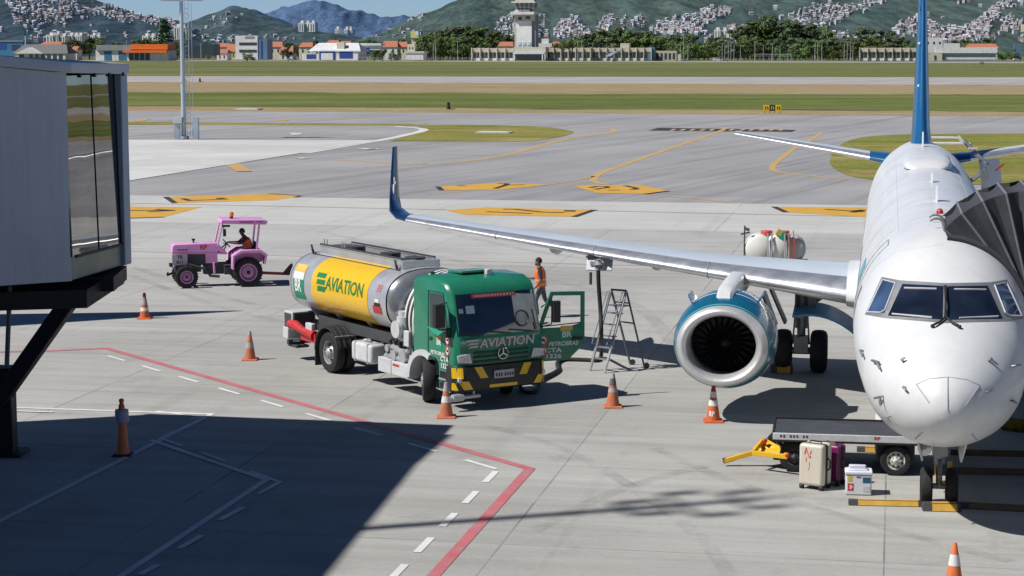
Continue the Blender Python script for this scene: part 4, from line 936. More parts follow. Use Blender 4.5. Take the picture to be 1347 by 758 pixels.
for a, b in (((1151, 476), (1160, 478)), ((1157, 478), (1161, 487)), ((1188.5, 476), (1193, 473.5)), ((1191.5, 510.5), (1195.5, 514.5)), ((1155, 523), (1162, 521.5)), ((1162, 521.5), (1163.5, 532)), ((1300, 475), (1309.5, 482.5)), ((1301, 474.5), (1304, 478.5)), ((1297, 516), (1302, 512.5)), ((1329, 527), (1333, 529)), ((1331, 482), (1338, 481)), ((1171, 547), (1175, 552)), ((1136, 462), (1139, 470))):
    mb = MB(); A_, B_ = hit(a[0], a[1], .06), hit(b[0], b[1], .06)
    if A_ is None or B_ is None: continue
    mb.tube([hit(a[0], a[1], 0) or A_, A_, B_], [.02, .022, .016], 6); mb.build('air_probe', MSTEEL, ap)
# door and service panel outlines, cabin windows
for k in range(22):
    s = 7.2+k*1.03
    if 14 < s < 14.6: continue
    for sd in (1, -1):
        mb = MB(); rows = []
        for j in range(5):
            z_ = 3.22+s*.011+.36*(j/4-.5); T, B, w_ = st_at(s); zc, hh = (T+B)/2, (T-B)/2
            y_ = (w_+.006)*math.sqrt(max(0, 1-((z_-zc)/hh)**2)); e_ = .12*math.sqrt(max(.15, 1-(abs(j/4-.5)*2)**3))
            rows.append([(s-e_, sd*y_, z_), (s+e_, sd*y_, z_)])
        mb.loft(rows, closed=False); mb.build('cabin_window', M_WIN, ap)
for s0, s1, sd in ((4.9, 5.65, 1), (30.0, 30.6, 1), (4.7, 5.6, -1)):
    mb = MB()
    for s in (s0, s1): mb.tube([fus(s, sd*R(a), .004) for a in range(38, 108, 7)], .012, 5)
    for a in (38, 101): mb.tube([fus(s0+(s1-s0)*k/4, sd*R(a), .004) for k in range(5)], .012, 5)
    mb.build('door_outline', MLINE, ap)
mb = MB(); mb.loft([[fus(6.1+.5*i, R(62+6*j), .006) for i in range(4)] for j in range(5)], closed=False); mb.build('name_panel', mat('teal decal', (.10, .38, .46), .4), ap)
mb = MB(); mb.loft([[fus(4.2+.15*i, R(66+6*j), .006) for i in range(3)] for j in range(4)], closed=False); mb.build('service_flap', MFRAME, ap)
# roof fittings
mb = MB(); rings = []
for s, hw, hh in ((18.8, .30, .02), (19.1, .52, .16), (20, .62, .24), (22, .62, .26), (23.6, .52, .2), (25.5, .2, .03)):
    T = st_at(s)[0]; rings.append([(s, hw*math.cos(PI*k/12), T-.06+hh*(math.sin(PI*k/12))**.6) for k in range(13)])
mb.loft(rings, closed=False); mb.build('antenna_fairing', MWH, ap, smooth=True)
for s, h in ((9.5, .32), (27.2, .42), (14.2, .2)):
    T = st_at(s)[0]; mb = MB(); mb.prism([(s, -.02, T-.02), (s+.36, -.02, T-.02), (s+.42, -.02, T+h), (s+.26, -.02, T+h)], (0, .04, 0)); mb.build('blade_antenna', MWH, ap)
T = st_at(7)[0]; mb = MB(); mb.ball((7, 0, T+.02), (.07, .07, .08), 10, 8); mb.build('beacon', MREDP, ap)

def section(le, chord, th, n_dir, xs):
    n_dir = Vector(n_dir).normalized(); le = Vector(le); up, lo = [], []
    for x in xs:
        t = th*5*(.2969*math.sqrt(x)-.126*x-.3516*x*x+.2843*x**3-.1015*x**4)
        cam_ = .018*4*x*(1-x)*chord; up.append(le+Vector((x*chord, 0, 0))+n_dir*(t*chord+cam_)); lo.append(le+Vector((x*chord, 0, 0))+n_dir*(-t*chord+cam_))
    return up, lo
XS_N = [0, .004, .012, .025, .05, .085, .13]; XS_M = [.13, .2, .3, .45, .6, .75, .9, 1.0]
def aero(sections, name_edge, name_main, m_edge, m_main, parent):
    e, mn, ms = MB(), MB(), None; re, ru, rl = [], [], []
    for le, c, th, nd in sections:
        u, l = section(le, c, th, nd, XS_N); re.append(u[::-1]+l[1:])
        u, l = section(le, c, th, nd, XS_M); ru.append(u[::-1]+l) ; rl.append(l)
    mn.loft([r_ for r_ in ru], True, True, True); mo = mn.build(name_main, m_main, parent, smooth=True, angle=50)
    e.loft(re, closed=False); eo = e.build(name_edge, m_edge, mo if parent else None, smooth=True, angle=60); return mo, eo
def wing_at(l):
    f = (l-1.0)/(14.0-1.0); le = 11.45+f*(19.75-11.45); te = 17.75+max(0, (l-5.2))/(14-5.2)*(21.3-17.75); z = 2.42+f*.80+.35*f*f*.3
    return le, te-le, z, .125-.03*f
for sd in (1, -1):
    secs = []
    for l in (1.0, 1.6, 3, 4.3, 5.2, 7, 9, 11, 12.6, 13.6):
        le, c, z, th = wing_at(l); secs.append(((le, sd*l, z), c, th, (0, 0, 1)))
    wo, eo = aero(secs, 'slat', 'wing', MALU, MWING, ap)
    # white root fairing and slat joints
    mb = MB(); rings = []
    for l, k in ((1.25, 1.25), (1.6, 1.1), (1.82, 1.02)):
        le, c, z, th = wing_at(l); u, lo_ = section((le-.12*k, sd*l, z), c+.3, th*k*1.05, (0, 0, 1), XS_N+XS_M[1:]); rings.append(u[::-1]+lo_[1:])
    mb.loft(rings, closed=True, cap0=True, cap1=True); mb.build('wing_root_fairing', MWH, ap, smooth=True, angle=60)
    for l in (5.05, 8.0, 10.8):
        mb = MB(); le, c, z, th = wing_at(l); u, lo_ = section((le-.004, sd*l, z), c, th*1.03, (0, 0, 1), XS_N); mb.tube(u[::-1]+lo_[1:], .012, 5); mb.build('slat_joint', MLINE, eo)
    for l in (6.6, 9.4):        # flap track fairings
        le, c, z, th = wing_at(l); mb = MB(); s0 = le+c*.45; mb.loft([[(s0+t*2.6, sd*l+r_*.17*math.cos(2*PI*k/12), z-.20-r_*.02+r_*.24*math.sin(2*PI*k/12)) for k in range(12)] for t, r_ in ((0, .05), (.12, .6), (.35, 1), (.65, .9), (.9, .4), (1, .03))], True, True, True)
        mb.build('flap_fairing', MWING, ap, smooth=True)
    le, c, z, th = wing_at(3.1); mb = MB(); mb.loft([[(le+c*.45+t*2.4, sd*3.3+r_*.15*math.cos(2*PI*k/12), z-.28+r_*.2*math.sin(2*PI*k/12)) for k in range(12)] for t, r_ in ((0, .05), (.15, .7), (.5, 1), (1, .03))], True, True, True); mb.build('flap_fairing', MWING, ap, smooth=True)
    mb = MB(); secs = []
    for t, l, z_, s_, c_ in ((0, 13.6, 0, 0, 1.0), (.1, 13.95, .03, .15, .92), (.25, 14.18, .20, .36, .80), (.4, 14.26, .52, .7, .66), (.7, 14.36, 1.15, 1.25, .48), (1, 14.46, 1.85, 1.85, .32)):
        le, c, z, th = wing_at(13.6); ang = min(1, t*3.2)*R(84)
        u, lo_ = section((le+.22+s_-(.22 if t == 0 else 0), sd*l, z+z_), c*c_, .085, (0, -sd*math.sin(ang), math.cos(ang)), XS_N+XS_M[1:]); secs.append(u[::-1]+lo_[1:])
    mb.loft(secs, True, False, True); wl = mb.build('winglet', MNAV, ap, smooth=True, angle=60)
    mb = MB()
    for p, q in (((0, .62), (.14, .86)), ((.14, .86), (.20, 1.06)), ((.14, .86), (.34, .92))): mb.bar((wing_at(13.6)[0]+1.15+p[0], sd*14.22, wing_at(13.6)[2]+p[1]), (wing_at(13.6)[0]+1.15+q[0], sd*14.24, wing_at(13.6)[2]+q[1]), .035)
    mb.build('emblem', MWH, wl)
    # tailplane
    secs = []
    for f in (0, .15, .5, .9, 1.0): secs.append(((31.1+f*3.6, sd*(.55+f*5.49), 4.28+f*.74), 2.9-f*1.6, .10, (0, 0, 1)))
    aero(secs, 'tailplane_edge', 'tailplane', MALU, MWING, ap)
    mb = MB(); u, lo_ = section((31.05, sd*.7, 4.3), 3.2, .125, (0, 0, 1), XS_N+XS_M[1:]); u2, l2 = section((31.6, sd*1.55, 4.42), 2.62, .108, (0, 0, 1), XS_N+XS_M[1:]); mb.loft([u[::-1]+lo_[1:], u2[::-1]+l2[1:]], True, True, True); mb.build('tailplane_root', MBLU, ap, smooth=True, angle=60)
# fin
secs = []
for f, s0, c in ((0, 27.4, 7.8), (.05, 28.9, 6.2), (.12, 29.7, 5.35), (.4, 31.1, 4.35), (.75, 32.8, 3.2), (1, 34.0, 2.4)):
    u, lo_ = section((s0, 0, 4.75+f*5.85), c, (.07 if f < .05 else .105-.02*f), (0, 1, 0), XS_N+XS_M[1:])
    for q in (u, lo_):
        for p in q: p.y = p.y if q is u else p.y
    cm = [(a+b_)/2 for a, b_ in zip(u, lo_)]
    for i in range(len(u)): u[i].y -= cm[i].y; lo_[i].y -= cm[i].y
    secs.append(u[::-1]+lo_[1:])
mb = MB(); mb.loft(secs, True, True, True); fin = mb.build('tail_fin', MBLU, ap, smooth=True, angle=60)
mb = MB(); mb.tube([(33.2, .22, 9.4), (32.6, .42, 9.5)], .03, 6); mb.ball((32.5, -.14, 10.0), .18, 8, 6); mb.build('fin_probe', MREDP, fin)
for z_ in (5.9, 6.7, 8.0): mb = MB(); mb.ball((29.5+(z_-4.75)*.75, .10, z_), (.1, .05, .05), 8, 6); mb.build('fin_rivet_cover', MWH, fin)

# engines: the intake is a little wider than tall
def sq(mb):
    for p in mb.v: p.z = 1.66+(p.z-1.66)*(.885+.055*max(0, min(1, (p.x-9.5)/.9)))
    return mb
for sd in (1, -1):
    ec = Vector((9.35, sd*4.32, 1.66)); X = Vector((1, 0, 0))
    mb = MB(); mb.lathe([(.62, .70), (.40, .70), (.22, .712), (.10, .742), (.03, .785), (0, .83), (.02, .878), (.07, .918), (.13, .945), (.20, .965)], ec, X, 56, caps=False); lip = sq(mb).build('engine_lip', MLIP, ap, smooth=True, angle=80)
    mb = MB(); mb.lathe([(.203, .967), (.30, .995), (.5, 1.042), (.8, 1.085), (1.4, 1.10), (2.1, 1.06), (2.7, .96), (3.15, .86), (3.15, .6)], ec, X, 56, caps=False); nc = sq(mb).build('nacelle', MTEALP, ap, smooth=True, angle=60)
    mb = MB(); mb.lathe([(.235, .982), (.275, .994)], ec, X, 56, caps=False); sq(mb).build('nacelle_stripe', mat('light teal stripe', (.10, .42, .46), .4), nc, smooth=True)
    mb = MB(); mb.lathe([(1.02, 1.096), (1.08, 1.099)], ec, X, 56, caps=False); sq(mb).build('nacelle_stripe', MWH, nc, smooth=True)
    mb = MB(); mb.lathe([(3.0, .72), (3.6, .58), (4.2, .36), (4.2, .05)], ec, X, 32, caps=False); sq(mb).build('exhaust', MSTEEL, ap, smooth=True)
    mb = MB(); mb.lathe([(.55, .697), (1.0, .705), (1.0, .02)], ec, X, 40, caps=False); sq(mb).build('intake', MFANC, ap, smooth=True)
    mb = MB()
    for k in range(24):
        a = 2*PI*k/24; rows = []
        for r_ in (.16, .4, .69):
            tw = .25+r_*.9; a2 = a+r_*.25; cw = .045+.06*r_
            c_ = ec+Vector((.86, math.cos(a2)*r_, math.sin(a2)*r_)); tn = Vector((math.sin(tw)*0+.7*cw*math.cos(tw)*2, -math.sin(a2)*cw*math.sin(tw)*1.6, math.cos(a2)*cw*math.sin(tw)*1.6))
            rows.append([c_-tn, c_+tn])
        mb.loft(rows, closed=False)
    sq(mb).build('fan', MFAN, ap)
    mb = MB(); mb.lathe([(.58, .001), (.64, .07), (.78, .14), (.92, .18)], ec, X, 20, caps=False); sq(mb).build('spinner', MFAN, ap, smooth=True)
    mb = MB(); prof = [(9.85, 2.48), (10.0, 2.70), (10.5, 2.80), (12.2, 2.80), (13.9, 2.76), (16.6, 2.55), (16.0, 2.3), (13.6, 2.3), (12.6, 2.35), (10.2, 2.42)]
    rings = []
    for k, w_ in ((-1, .24), (-.7, .30), (.7, .30), (1, .24)):
        rings.append([Vector((x+(.05 if abs(k) == 1 else 0), sd*4.32+k*.17, z_-(.04 if abs(k) == 1 else 0))) for x, z_ in prof])
    mb.loft(rings, True, True, True); mb.build('pylon', MWH, ap, smooth=True, angle=40)
    for g in (1, -1):
        mb = MB(); a = R(38)*g; b0 = ec+Vector((.75, math.sin(a)*1.05*1, math.cos(a)*1.05)); out = Vector((0, math.sin(a), math.cos(a)))
        if g*sd < 0 and sd == 1: pass
        mb.prism([b0, b0+Vector((1.1, 0, 0)), b0+Vector((1.05, 0, 0))+out*.26, b0+Vector((.35, 0, 0))+out*.24], Vector((0, .03*math.cos(a), -.03*math.sin(a)))); sq(mb).build('nacelle_strake', MBLU, nc)
# main landing gear
for sd in (1, -1):
    g0 = Vector((16.70, sd*2.97, 0))
    for k in (-1, 1):
        c = g0+Vector((0, k*.43, .52)); mb = MB(); mb.lathe([(-.2, .30), (-.205, .40), (-.17, .48), (-.1, .515), (0, .522), (.1, .515), (.17, .48), (.205, .40), (.2, .30)], c, (0, 1, 0), 36, caps=False); ty = mb.build('tyre', MTYRE, ap, smooth=True)
        mb = MB(); mb.lathe([(-.16, .02), (-.18, .16), (-.12, .30), (.12, .30), (.18, .16), (.16, .02)], c, (0, 1, 0), 24, caps=False); mb.build('rim', MRIM, ty, smooth=True)
    mb = MB(); mb.cyl(g0+Vector((0, -.4, .52)), g0+Vector((0, .4, .52)), .09); mb.cyl(g0+Vector((0, 0, .5)), g0+Vector((0, 0, 1.2)), .10); mb.cyl(g0+Vector((0, 0, 1.1)), g0+Vector((-.15, 0, 2.5)), .17)
    mb.box(g0+Vector((-.1, 0, .7)), (.3, .34, .4)); mb.bar(g0+Vector((0, 0, 1.5)), g0+Vector((.2, -sd*1.1, 2.3)), .1); mb.bar(g0+Vector((-.14, .06, .75)), g0+Vector((-.34, .06, 1.05)), .06); mb.bar(g0+Vector((-.34, .06, 1.05)), g0+Vector((-.14, .06, 1.35)), .06)
    for k in (-1, 1): mb.tube([g0+Vector((-.16, k*.12, 2.2)), g0+Vector((-.2, k*.16, 1.3)), g0+Vector((-.15, k*.2, .7))], .022, 6)
    mb.box(g0+Vector((-.1, -.25, 1.9)), (.25, .2, .75)); mb.build('main_gear_leg', MSTEEL, ap)
    mb = MB(); rows = []
    for k in range(11):
        f = k/10; y_ = sd*(3.15-f*1.65); z_ = 1.48+.20*math.sin(f*PI*.62+.35)-.62*f**2.2
        rows.append([(15.6, y_, z_-.03), (16.9, y_, z_+.1), (16.9, y_, z_+.05), (15.6, y_, z_-.08)])
    mb.loft(rows, True, True, True); mb.build('gear_door', mat('gear door sky blue', (.14, .42, .80), .45, coat=.1), ap, smooth=True, angle=50)
    mb = MB(); mb.prism([(15.9, sd*3.55, 1.15), (16.9, sd*3.55, 1.15), (16.9, sd*3.85, 1.95), (15.9, sd*3.85, 1.95)], (0, .05, 0)); mb.prism([(15.7, sd*3.3, 1.3), (16.4, sd*3.3, 1.3), (16.4, sd*3.7, 2.2), (15.7, sd*3.7, 2.2)], (0, .05, 0)); mb.build('gear_door_outer', mat('gear door dark', (.05, .055, .075), .4), ap)
# nose gear
g0 = Vector((2.874, 0, 0))
for k in (-1, 1):
    c = g0+Vector((0, k*.215, .335)); mb = MB(); mb.lathe([(-.1, .19), (-.105, .27), (-.08, .315), (0, .338), (.08, .315), (.105, .27), (.1, .19)], c, (0, 1, 0), 32, caps=False); ty = mb.build('tyre', MTYRE, ap, smooth=True)
    mb = MB(); mb.lathe([(-.08, .02), (-.085, .12), (-.05, .19), (.05, .19), (.085, .12), (.08, .02)], c, (0, 1, 0), 20, caps=False); mb.build('rim', MRIM, ty, smooth=True)
mb = MB(); mb.cyl(g0+Vector((0, -.2, .335)), g0+Vector((0, .2, .335)), .05); mb.cyl(g0+Vector((0, 0, .3)), g0+Vector((-.02, 0, .85)), .055); mb.cyl(g0+Vector((-.02, 0, .75)), g0+Vector((-.08, 0, 1.5)), .10, .11)
mb.bar(g0+Vector((-.1, 0, .45)), g0+Vector((-.3, 0, .62)), .07); mb.bar(g0+Vector((-.3, 0, .62)), g0+Vector((-.1, 0, .82)), .07); mb.box(g0+Vector((-.1, 0, 1.0)), (.22, .26, .2)); mb.bar(g0+Vector((-.05, 0, 1.1)), g0+Vector((.9, 0, 1.35)), .08)
mb.build('nose_gear_leg', MSTEEL, ap)
mb = MB(); mb.lathe([(0, .02), (.02, .11), (.10, .12), (.16, .06)], g0+Vector((-.28, .26, 1.02)), (1, 0, 0), 20); mb.build('taxi_light', mat('lamp reflector', (.55, .56, .56), .15, metal=.6), ap, smooth=True)
for k in (-1, 1):
    mb = MB(); mb.box(g0+Vector((-.6, k*.36, 1.16)), (1.0, .03, .34), rx=-k*.25); mb.build('nose_gear_door', MWH, ap)

# ================================================================== RIGHT JET BRIDGE with its concertina hood
MHOOD = mat('hood fabric', (.046, .050, .058), .85, scale=2.5, var=.22, bump=.2); MHOOP = mat('hood rib', (.20, .21, .225), .5)
jb = thing('jet_bridge', 'right jet bridge with dark grey concertina hood over the aircraft door', 'jet bridge', NOSE, RZ)
PV = Vector((0, -1.52, 3.42))
def hoop(k, n=9):
    f = k/(n-1); a = R(50)*(1-f)+R(-46)*f; r_ = 1.98; sf, sr = 3.92-.12*f, 6.55+.2*f
    d = Vector((0, math.sin(a), math.cos(a))); return PV+Vector((sf+.1, 0, 0)), PV+Vector((sf, 0, 0))+d*r_, PV+Vector((sr, 0, 0))+d*r_, PV+Vector((sr-.1, 0, 0)), d
hoops = [hoop(k) for k in range(10)]
front = MB(); top = MB(); rear = MB()
# skirt: padded edge of the hood that follows the skin of the aircraft
def skin_pt(s, f): return fus(s, -R(2+f*68), .05)
A = [skin_pt(3.72, f/8) for f in range(9)]
h0 = hoops[0]; B = [h0[1]+(h0[0]-h0[1])*(f/8) for f in range(9)]
front.loft([A, B], closed=False)
for h, g in zip(hoops, hoops[1:]):
    for mbx, i, j, sg in ((front, 0, 1, 1), (rear, 3, 2, -1)):
        rows = []
        for t in range(4):
            f = t/3; a_, b_ = h[i]+(h[j]-h[i])*f, g[i]+(g[j]-g[i])*f; mid = (a_+b_)/2+Vector((sg*.17*f, 0, 0)); q1 = (a_*3+b_)/4+Vector((sg*.12*f, 0, 0)); q3 = (a_+b_*3)/4+Vector((sg*.12*f, 0, 0))
            rows.append([a_, q1, mid, q3, b_])
        mbx.loft(rows, closed=False)
    rows = []
    for t in range(5):
        f = t/4; a_, b_ = h[1]+(h[2]-h[1])*f, g[1]+(g[2]-g[1])*f; dd = (h[4]+g[4])/2
        rows.append([a_, (a_*3+b_)/4-dd*.06+Vector((.12*(1-f)-.12*f, 0, 0)), (a_+b_)/2-dd*.085+Vector((.17*(1-f)-.17*f, 0, 0)), (a_+b_*3)/4-dd*.06+Vector((.12*(1-f)-.12*f, 0, 0)), b_])
    top.loft(rows, closed=False)
hd = top.build('hood', MHOOD, jb, smooth=True, angle=50); front.build('hood_front', MHOOD, hd, smooth=True, angle=50); rear.build('hood_rear', MHOOD, hd, smooth=True, angle=50)
for h in hoops:
    mb = MB(); mb.tube([h[0], h[1], h[2], h[3]], .022, 6); mb.build('hood_rib', MHOOP, hd)
mb = MB(); mb.tube(A, .05, 8); mb.build('hood_bumper', MHOOD, hd, smooth=True)
mb = MB()
for s in (4.6, 5.4): mb.torus(hoops[0][1]+Vector((s-3.9, .12, -.02)), (1, 0, 0), .16, .025, 14, 6, a0=0, a1=PI)
mb.build('hood_spring', MHOOP, hd)
for k in range(6):
    mb = MB(); p = hoops[1][0]+Vector((-.12, -.02, -.15-.16*k)); mb.ball(p, (.04, .05, .05), 8, 6); mb.build('hood_roller', MWH, jb)
# cab, tunnel and lift columns (right of the picture frame)
MSHEET = mat('bridge wall sheet', (.42, .45, .49), .55, scale=.5, var=.05)
mb = MB(); mb.prism([(3.6, -2.95, 2.35), (7.0, -2.95, 2.35), (8.2, -5.6, 2.35), (2.6, -5.6, 2.35)], (0, 0, 3.0)); mb.build('cab', MSHEET, jb, bevel=.05)
mb = MB(); mb.box((5.2, -3.2, 2.28), (3.6, 3.2, .14)); mb.build('cab_floor', MSTEEL, jb)
mb = MB(); mb.box((3.2, -15.4, 4.0), (2.9, 19.8, 2.9), rz=-.06); mb.build('tunnel', MSHEET, jb, bevel=.05)
mb = MB()
for y_ in (-9, -10.6):
    for x in (1.6, 5.2): mb.cyl((x, y_, .5), (x, y_, 4.2), .16); mb.lathe([(-.18, .3), (-.2, .5), (.2, .5), (.18, .3)], (x, y_-.4, .5), (0, 1, 0), 20)
    mb.bar((1.6, y_, .9), (5.2, y_, .9), .3)
mb.build('lift_column', MSTEEL, jb)
# cable loop in striped yellow under the bridge
# aft passenger door of the aircraft, swung open on its arms
q = lambda s_, l, z_: Vector((s_, l, z_))
mb = MB(); mb.loft([[q(27.75+.07*k, -1.62-.045*k-.10*math.sin(PI*j/8), 2.95+1.65*j/8) for j in range(9)] for k in range(0, 15, 2)], closed=False); mb.loft([[q(27.85+.07*k, -1.62-.045*k-.10*math.sin(PI*j/8), 2.95+1.65*j/8) for j in range(9)] for k in range(0, 15, 2)], closed=False); rd_ = mb.build('rear_door', MWH, ap, smooth=True); rd_['label'] = 'open aft passenger door'
mb = MB(); mb.bar(q(28.0, -1.45, 4.0), q(27.8, -1.85, 4.35), .12); mb.bar(q(28.0, -1.2, 5.15), q(27.8, -1.85, 4.5), .10); mb.bar(q(27.8, -1.5, 4.75), q(27.8, -2.15, 4.35), .05); mb.box(q(27.75, -1.8, 4.2), (.12, .25, .3)); mb.box(q(27.72, -1.9, 3.7), (.1, .2, .25)); mb.build('hinge_arm', MHOOP, rd_)
mb = MB(); mb.bar(q(27.8, -1.16, 5.12), q(27.8, -1.02, 5.3), .09); mb.box(q(27.8, -1.45, 4.95), (.05, .28, .05)); mb.build('door_flag', MWH, rd_); mb = MB(); mb.bar(q(27.8, -2.1, 4.3), q(27.8, -2.35, 4.5), .05); mb.build('door_strap', MREDP, rd_)

# ================================================================== LEFT JET BRIDGE (cab seen from behind) and terminal
def wall_mat(name, c, period):
    n = NT(name); co = n.coord()
    wv = n.n("ShaderNodeTexWave"); wv.bands_direction = 'X'; wv.inputs['Scale'].default_value = period; wv.inputs['Distortion'].default_value = 0; n.l(co, wv.inputs['Vector'])
    f = n.noise(.8, 5, .65); c2 = n.ramp(f, [(.3, [x*.93 for x in c]), (.7, [x*1.05 for x in c])])
    st = n.ramp(n.noise(2.2, 4, .7, stretch=(1.4, 1.4, .08)), [(.4, .93), (.65, 1.03)])
    n.col(n.mix(c2, st, 1.0, 'MULTIPLY')); n.b.inputs['Roughness'].default_value = .5
    n.bump(n.ramp(wv.outputs[0], [(.35, 0.0), (.6, 1.0)]), .10, .02); return n.m
MJW = wall_mat('jet bridge cladding', (.50, .525, .56), 1.35); MJF = mat('jet bridge fascia', (.46, .49, .53), .5, scale=.7, var=.05); MJB = mat('bridge underframe black', (.012, .012, .014), .6); MTRIM = mat('bridge corner trim', (.30, .36, .44), .45, scale=1)
n = NT('bridge tinted glass'); n.col(n.ramp(n.noise(.7, 3), [(.35, (.26, .255, .25)), (.65, (.34, .33, .32))])); n.b.inputs['Metallic'].default_value = 1; n.b.inputs['Roughness'].default_value = .015
n.bump(n.noise(.55, 2), .05, .05); MTINT = n.m
YA, YB, YC = 34.85, 35.72, 38.5
b_ = P(87, 92, YB); c_ = P(163, 92, YC); a_ = P(0, 92, YA)
A2, B2, C2 = Vector((a_.x, YA)), Vector((b_.x, YB)), Vector((c_.x, YC)); D2 = Vector((-14.2, 39.75)); dAB = (A2-B2).normalized(); E2 = A2+dAB*2.6
lb = thing('jet_bridge', 'left jet bridge cab with blue grey cladding and tall dark window', 'jet bridge', (C2.x, C2.y, 0))
o3 = Vector((C2.x, C2.y, 0)); L = lambda p, z_: Vector((p[0], p[1], z_))-o3
ZB, ZT = 3.64, 7.36
ZBa = P(0, 375.4, YA).z
mb = MB(); Z = lambda p: ZB if p is not E2 else ZBa-.1
mb.add([L(E2, ZBa), L(A2, ZBa), L(B2, ZB-.02), L(B2, ZT+.05), L(A2, 7.53), L(E2, 7.60)], [(0, 1, 4, 5), (1, 2, 3, 4)]); mb.build('side_wall', MJW, lb)
u = (C2-B2).normalized(); nrm = Vector((u.y, -u.x)); W_ = (C2-B2).length
pt = lambda f, o=0: B2+(C2-B2)*f+nrm*o
mb = MB(); mb.add([L(pt(.0, .0), ZB+.42), L(pt(.885, .0), ZB+.42), L(pt(.885, -.075), ZT-.0), L(pt(.0, -.075), ZT-.0)], [(0, 1, 2, 3)]); mb.build('window', MTINT, lb)
mb = MB(); mb.add([L(pt(0), ZB), L(pt(1), ZB), L(pt(1), ZB+.40), L(pt(0), ZB+.42)], [(0, 1, 2, 3)]); mb.build('sill_panel', mat('bridge sill panel', (.12, .16, .16), .35, scale=1), lb)
for f, w_, m in ((.004, .05, MJB), (.47, .014, MJB), (.872, .02, MJB)):
    mb = MB(); mb.bar(L(pt(f, .004), ZB+.42), L(pt(f, -.071), ZT), w_, .02, up=(nrm.x, nrm.y, 0)); mb.build('mullion', m, lb)
p = pt(.5, .004); mb = MB(); mb.box(L(p, ZB+.41), (W_*.86, .05, .05), rz=math.atan2(u.y, u.x)); mb.build('sill', MJB, lb)
mb = MB(); p0, p1 = pt(.88), pt(1.0); p0, p1 = pt(.88, -.12), pt(1.0, -.12); mb.prism([L(p0, ZB), L(p0, ZT), L(p1, ZT), L(p1, ZB)], (nrm.x*.19, nrm.y*.19, 0)); mb.build('corner_post', MTRIM, lb, bevel=.02)
mb = MB(); mb.add([L(C2, ZB), L(D2, ZB), L(D2, ZT+.1), L(C2, ZT)], [(0, 1, 2, 3)]); mb.add([L(D2, ZB), L(E2, ZB), L(E2, 7.60), L(D2, ZT+.1)], [(0, 1, 2, 3)]); mb.add([L(p, ZB-.01) for p in (E2, A2, B2, C2, D2)], [(4, 3, 2, 1, 0)]); mb.build('rear_wall', MJW, lb)
# roof with fascia lip
def offs(p, d): return Vector((p[0]+d[0], p[1]+d[1]))
nAB = Vector((dAB.y, -dAB.x)); nAB = nAB if nAB.y < 0 else -nAB
R_E, R_A, R_B, R_C, R_D = offs(E2, nAB*.10), offs(A2, nAB*.10), offs(B2, nAB*.08+nrm*.06), offs(C2, nrm*.08+u*.08), offs(D2, u*.08)
zr = [(R_E, 7.60), (R_A, 7.53), (R_B, ZT+.05), (R_C, ZT), (R_D, ZT+.1)]
mb = MB(); lo_ = [L(p, z_+.005) for p, z_ in zr]; hi = [L(p, z_+.20) for p, z_ in zr]; mb.loft([lo_, hi], True, True, True); mb.build('roof', MJF, lb, bevel=.015)
mb = MB()
for f in (.15, .4, .65, .9): p = pt(f, .09); mb.box(L(p, ZT+.0), (.06, .03, .07), rz=math.atan2(u.y, u.x))
mb.build('roof_clip', MJB, lb)
# underframe beam, raking strut, column, rod
mb = MB()
q0, q1 = P(-60, 372, 36.6), P(148, 372, 36.9); q2 = P(148, 352, 38.2)
mb.prism([L((q0.x, 35.6), 3.05), L((q1.x-.35, 36.25), 3.05), L((q1.x, 38.0), 3.30), L((q1.x-4.6, 38.6), 3.30)], (0, 0, .34)); mb.prism([L((q1.x-.8, 36.9), 3.28), L((q1.x+.02, 36.9), 3.28), L((q1.x+.02, 38.2), 3.36), L((q1.x-.8, 38.2), 3.36)], (0, 0, .27)); mb.build('underframe', MJB, lb)
s0, s1 = P(100, 384, 37.2), P(-14, 545, 37.4); mb = MB(); mb.bar(s0-o3, s1-o3, .36, .30); mb.build('raking_strut', MJB, lb, bevel=.02)
s2 = G(3, 600); mb = MB(); mb.box(L((s2.x, s2.y+.2), .85), (.42, .42, 1.7)); mb.box(L((s2.x, s2.y+.2), .03), (.8, .8, .06)); mb.box(L((s2.x-.4, s2.y+.2), 1.55), (1.3, .5, .35)); mb.build('column', MJB, lb, bevel=.02)
mb = MB(); r0, r1 = P(13, 377, 36.0), P(9, 481, 36.0); mb.cyl(r0-o3, r1-o3, .045); mb.build('cable_rod', mat('rod grey', (.10, .10, .11), .5), lb)
# terminal building beside it, out of the frame: its edges are shaped to throw the big shadow on the apron
MTER = mat('terminal cladding', (.40, .42, .44), .6, scale=.3)
tb = thing('terminal_building', 'terminal building with flat roof to the left of the jet bridge', 'building', (-22, 20, 0))
q = lambda x, y, z_: Vector((x+22, y-20, z_))
ZR = 14.0; sh = Vector((travel.x, travel.y))*(ZR/-travel.z)
def caster(u_, v_): g = G(u_, v_); return (g.x-sh.x, g.y-sh.y)
k0 = caster(596, 571.5); k1 = caster(548, 612); k2 = caster(430, 758); dx = (k2[0]-k1[0])/(k2[1]-k1[1]); ybk = -8; k3 = (k2[0]+dx*(ybk-k2[1]), ybk)
mb = MB(); mb.prism([q(k0[0], k0[1], 0), q(k1[0], k1[1], 0), q(k3[0], k3[1], 0), q(-45, ybk, 0), q(-45, k0[1]-.6, 0)], (0, 0, ZR)); tw = mb.build('wall', MTER, tb)
mb = MB()
for k in range(9):
    f = (k+.5)/9; x = k1[0]+(k3[0]-k1[0])*f+.03; y = k1[1]+(k3[1]-k1[1])*f
    for z_ in (4.6, 9.2): mb.box(q(x, y, z_), (.08, 3.2, 2.4), rz=-math.atan(dx))
mb.build('window', MGLZ, tb)
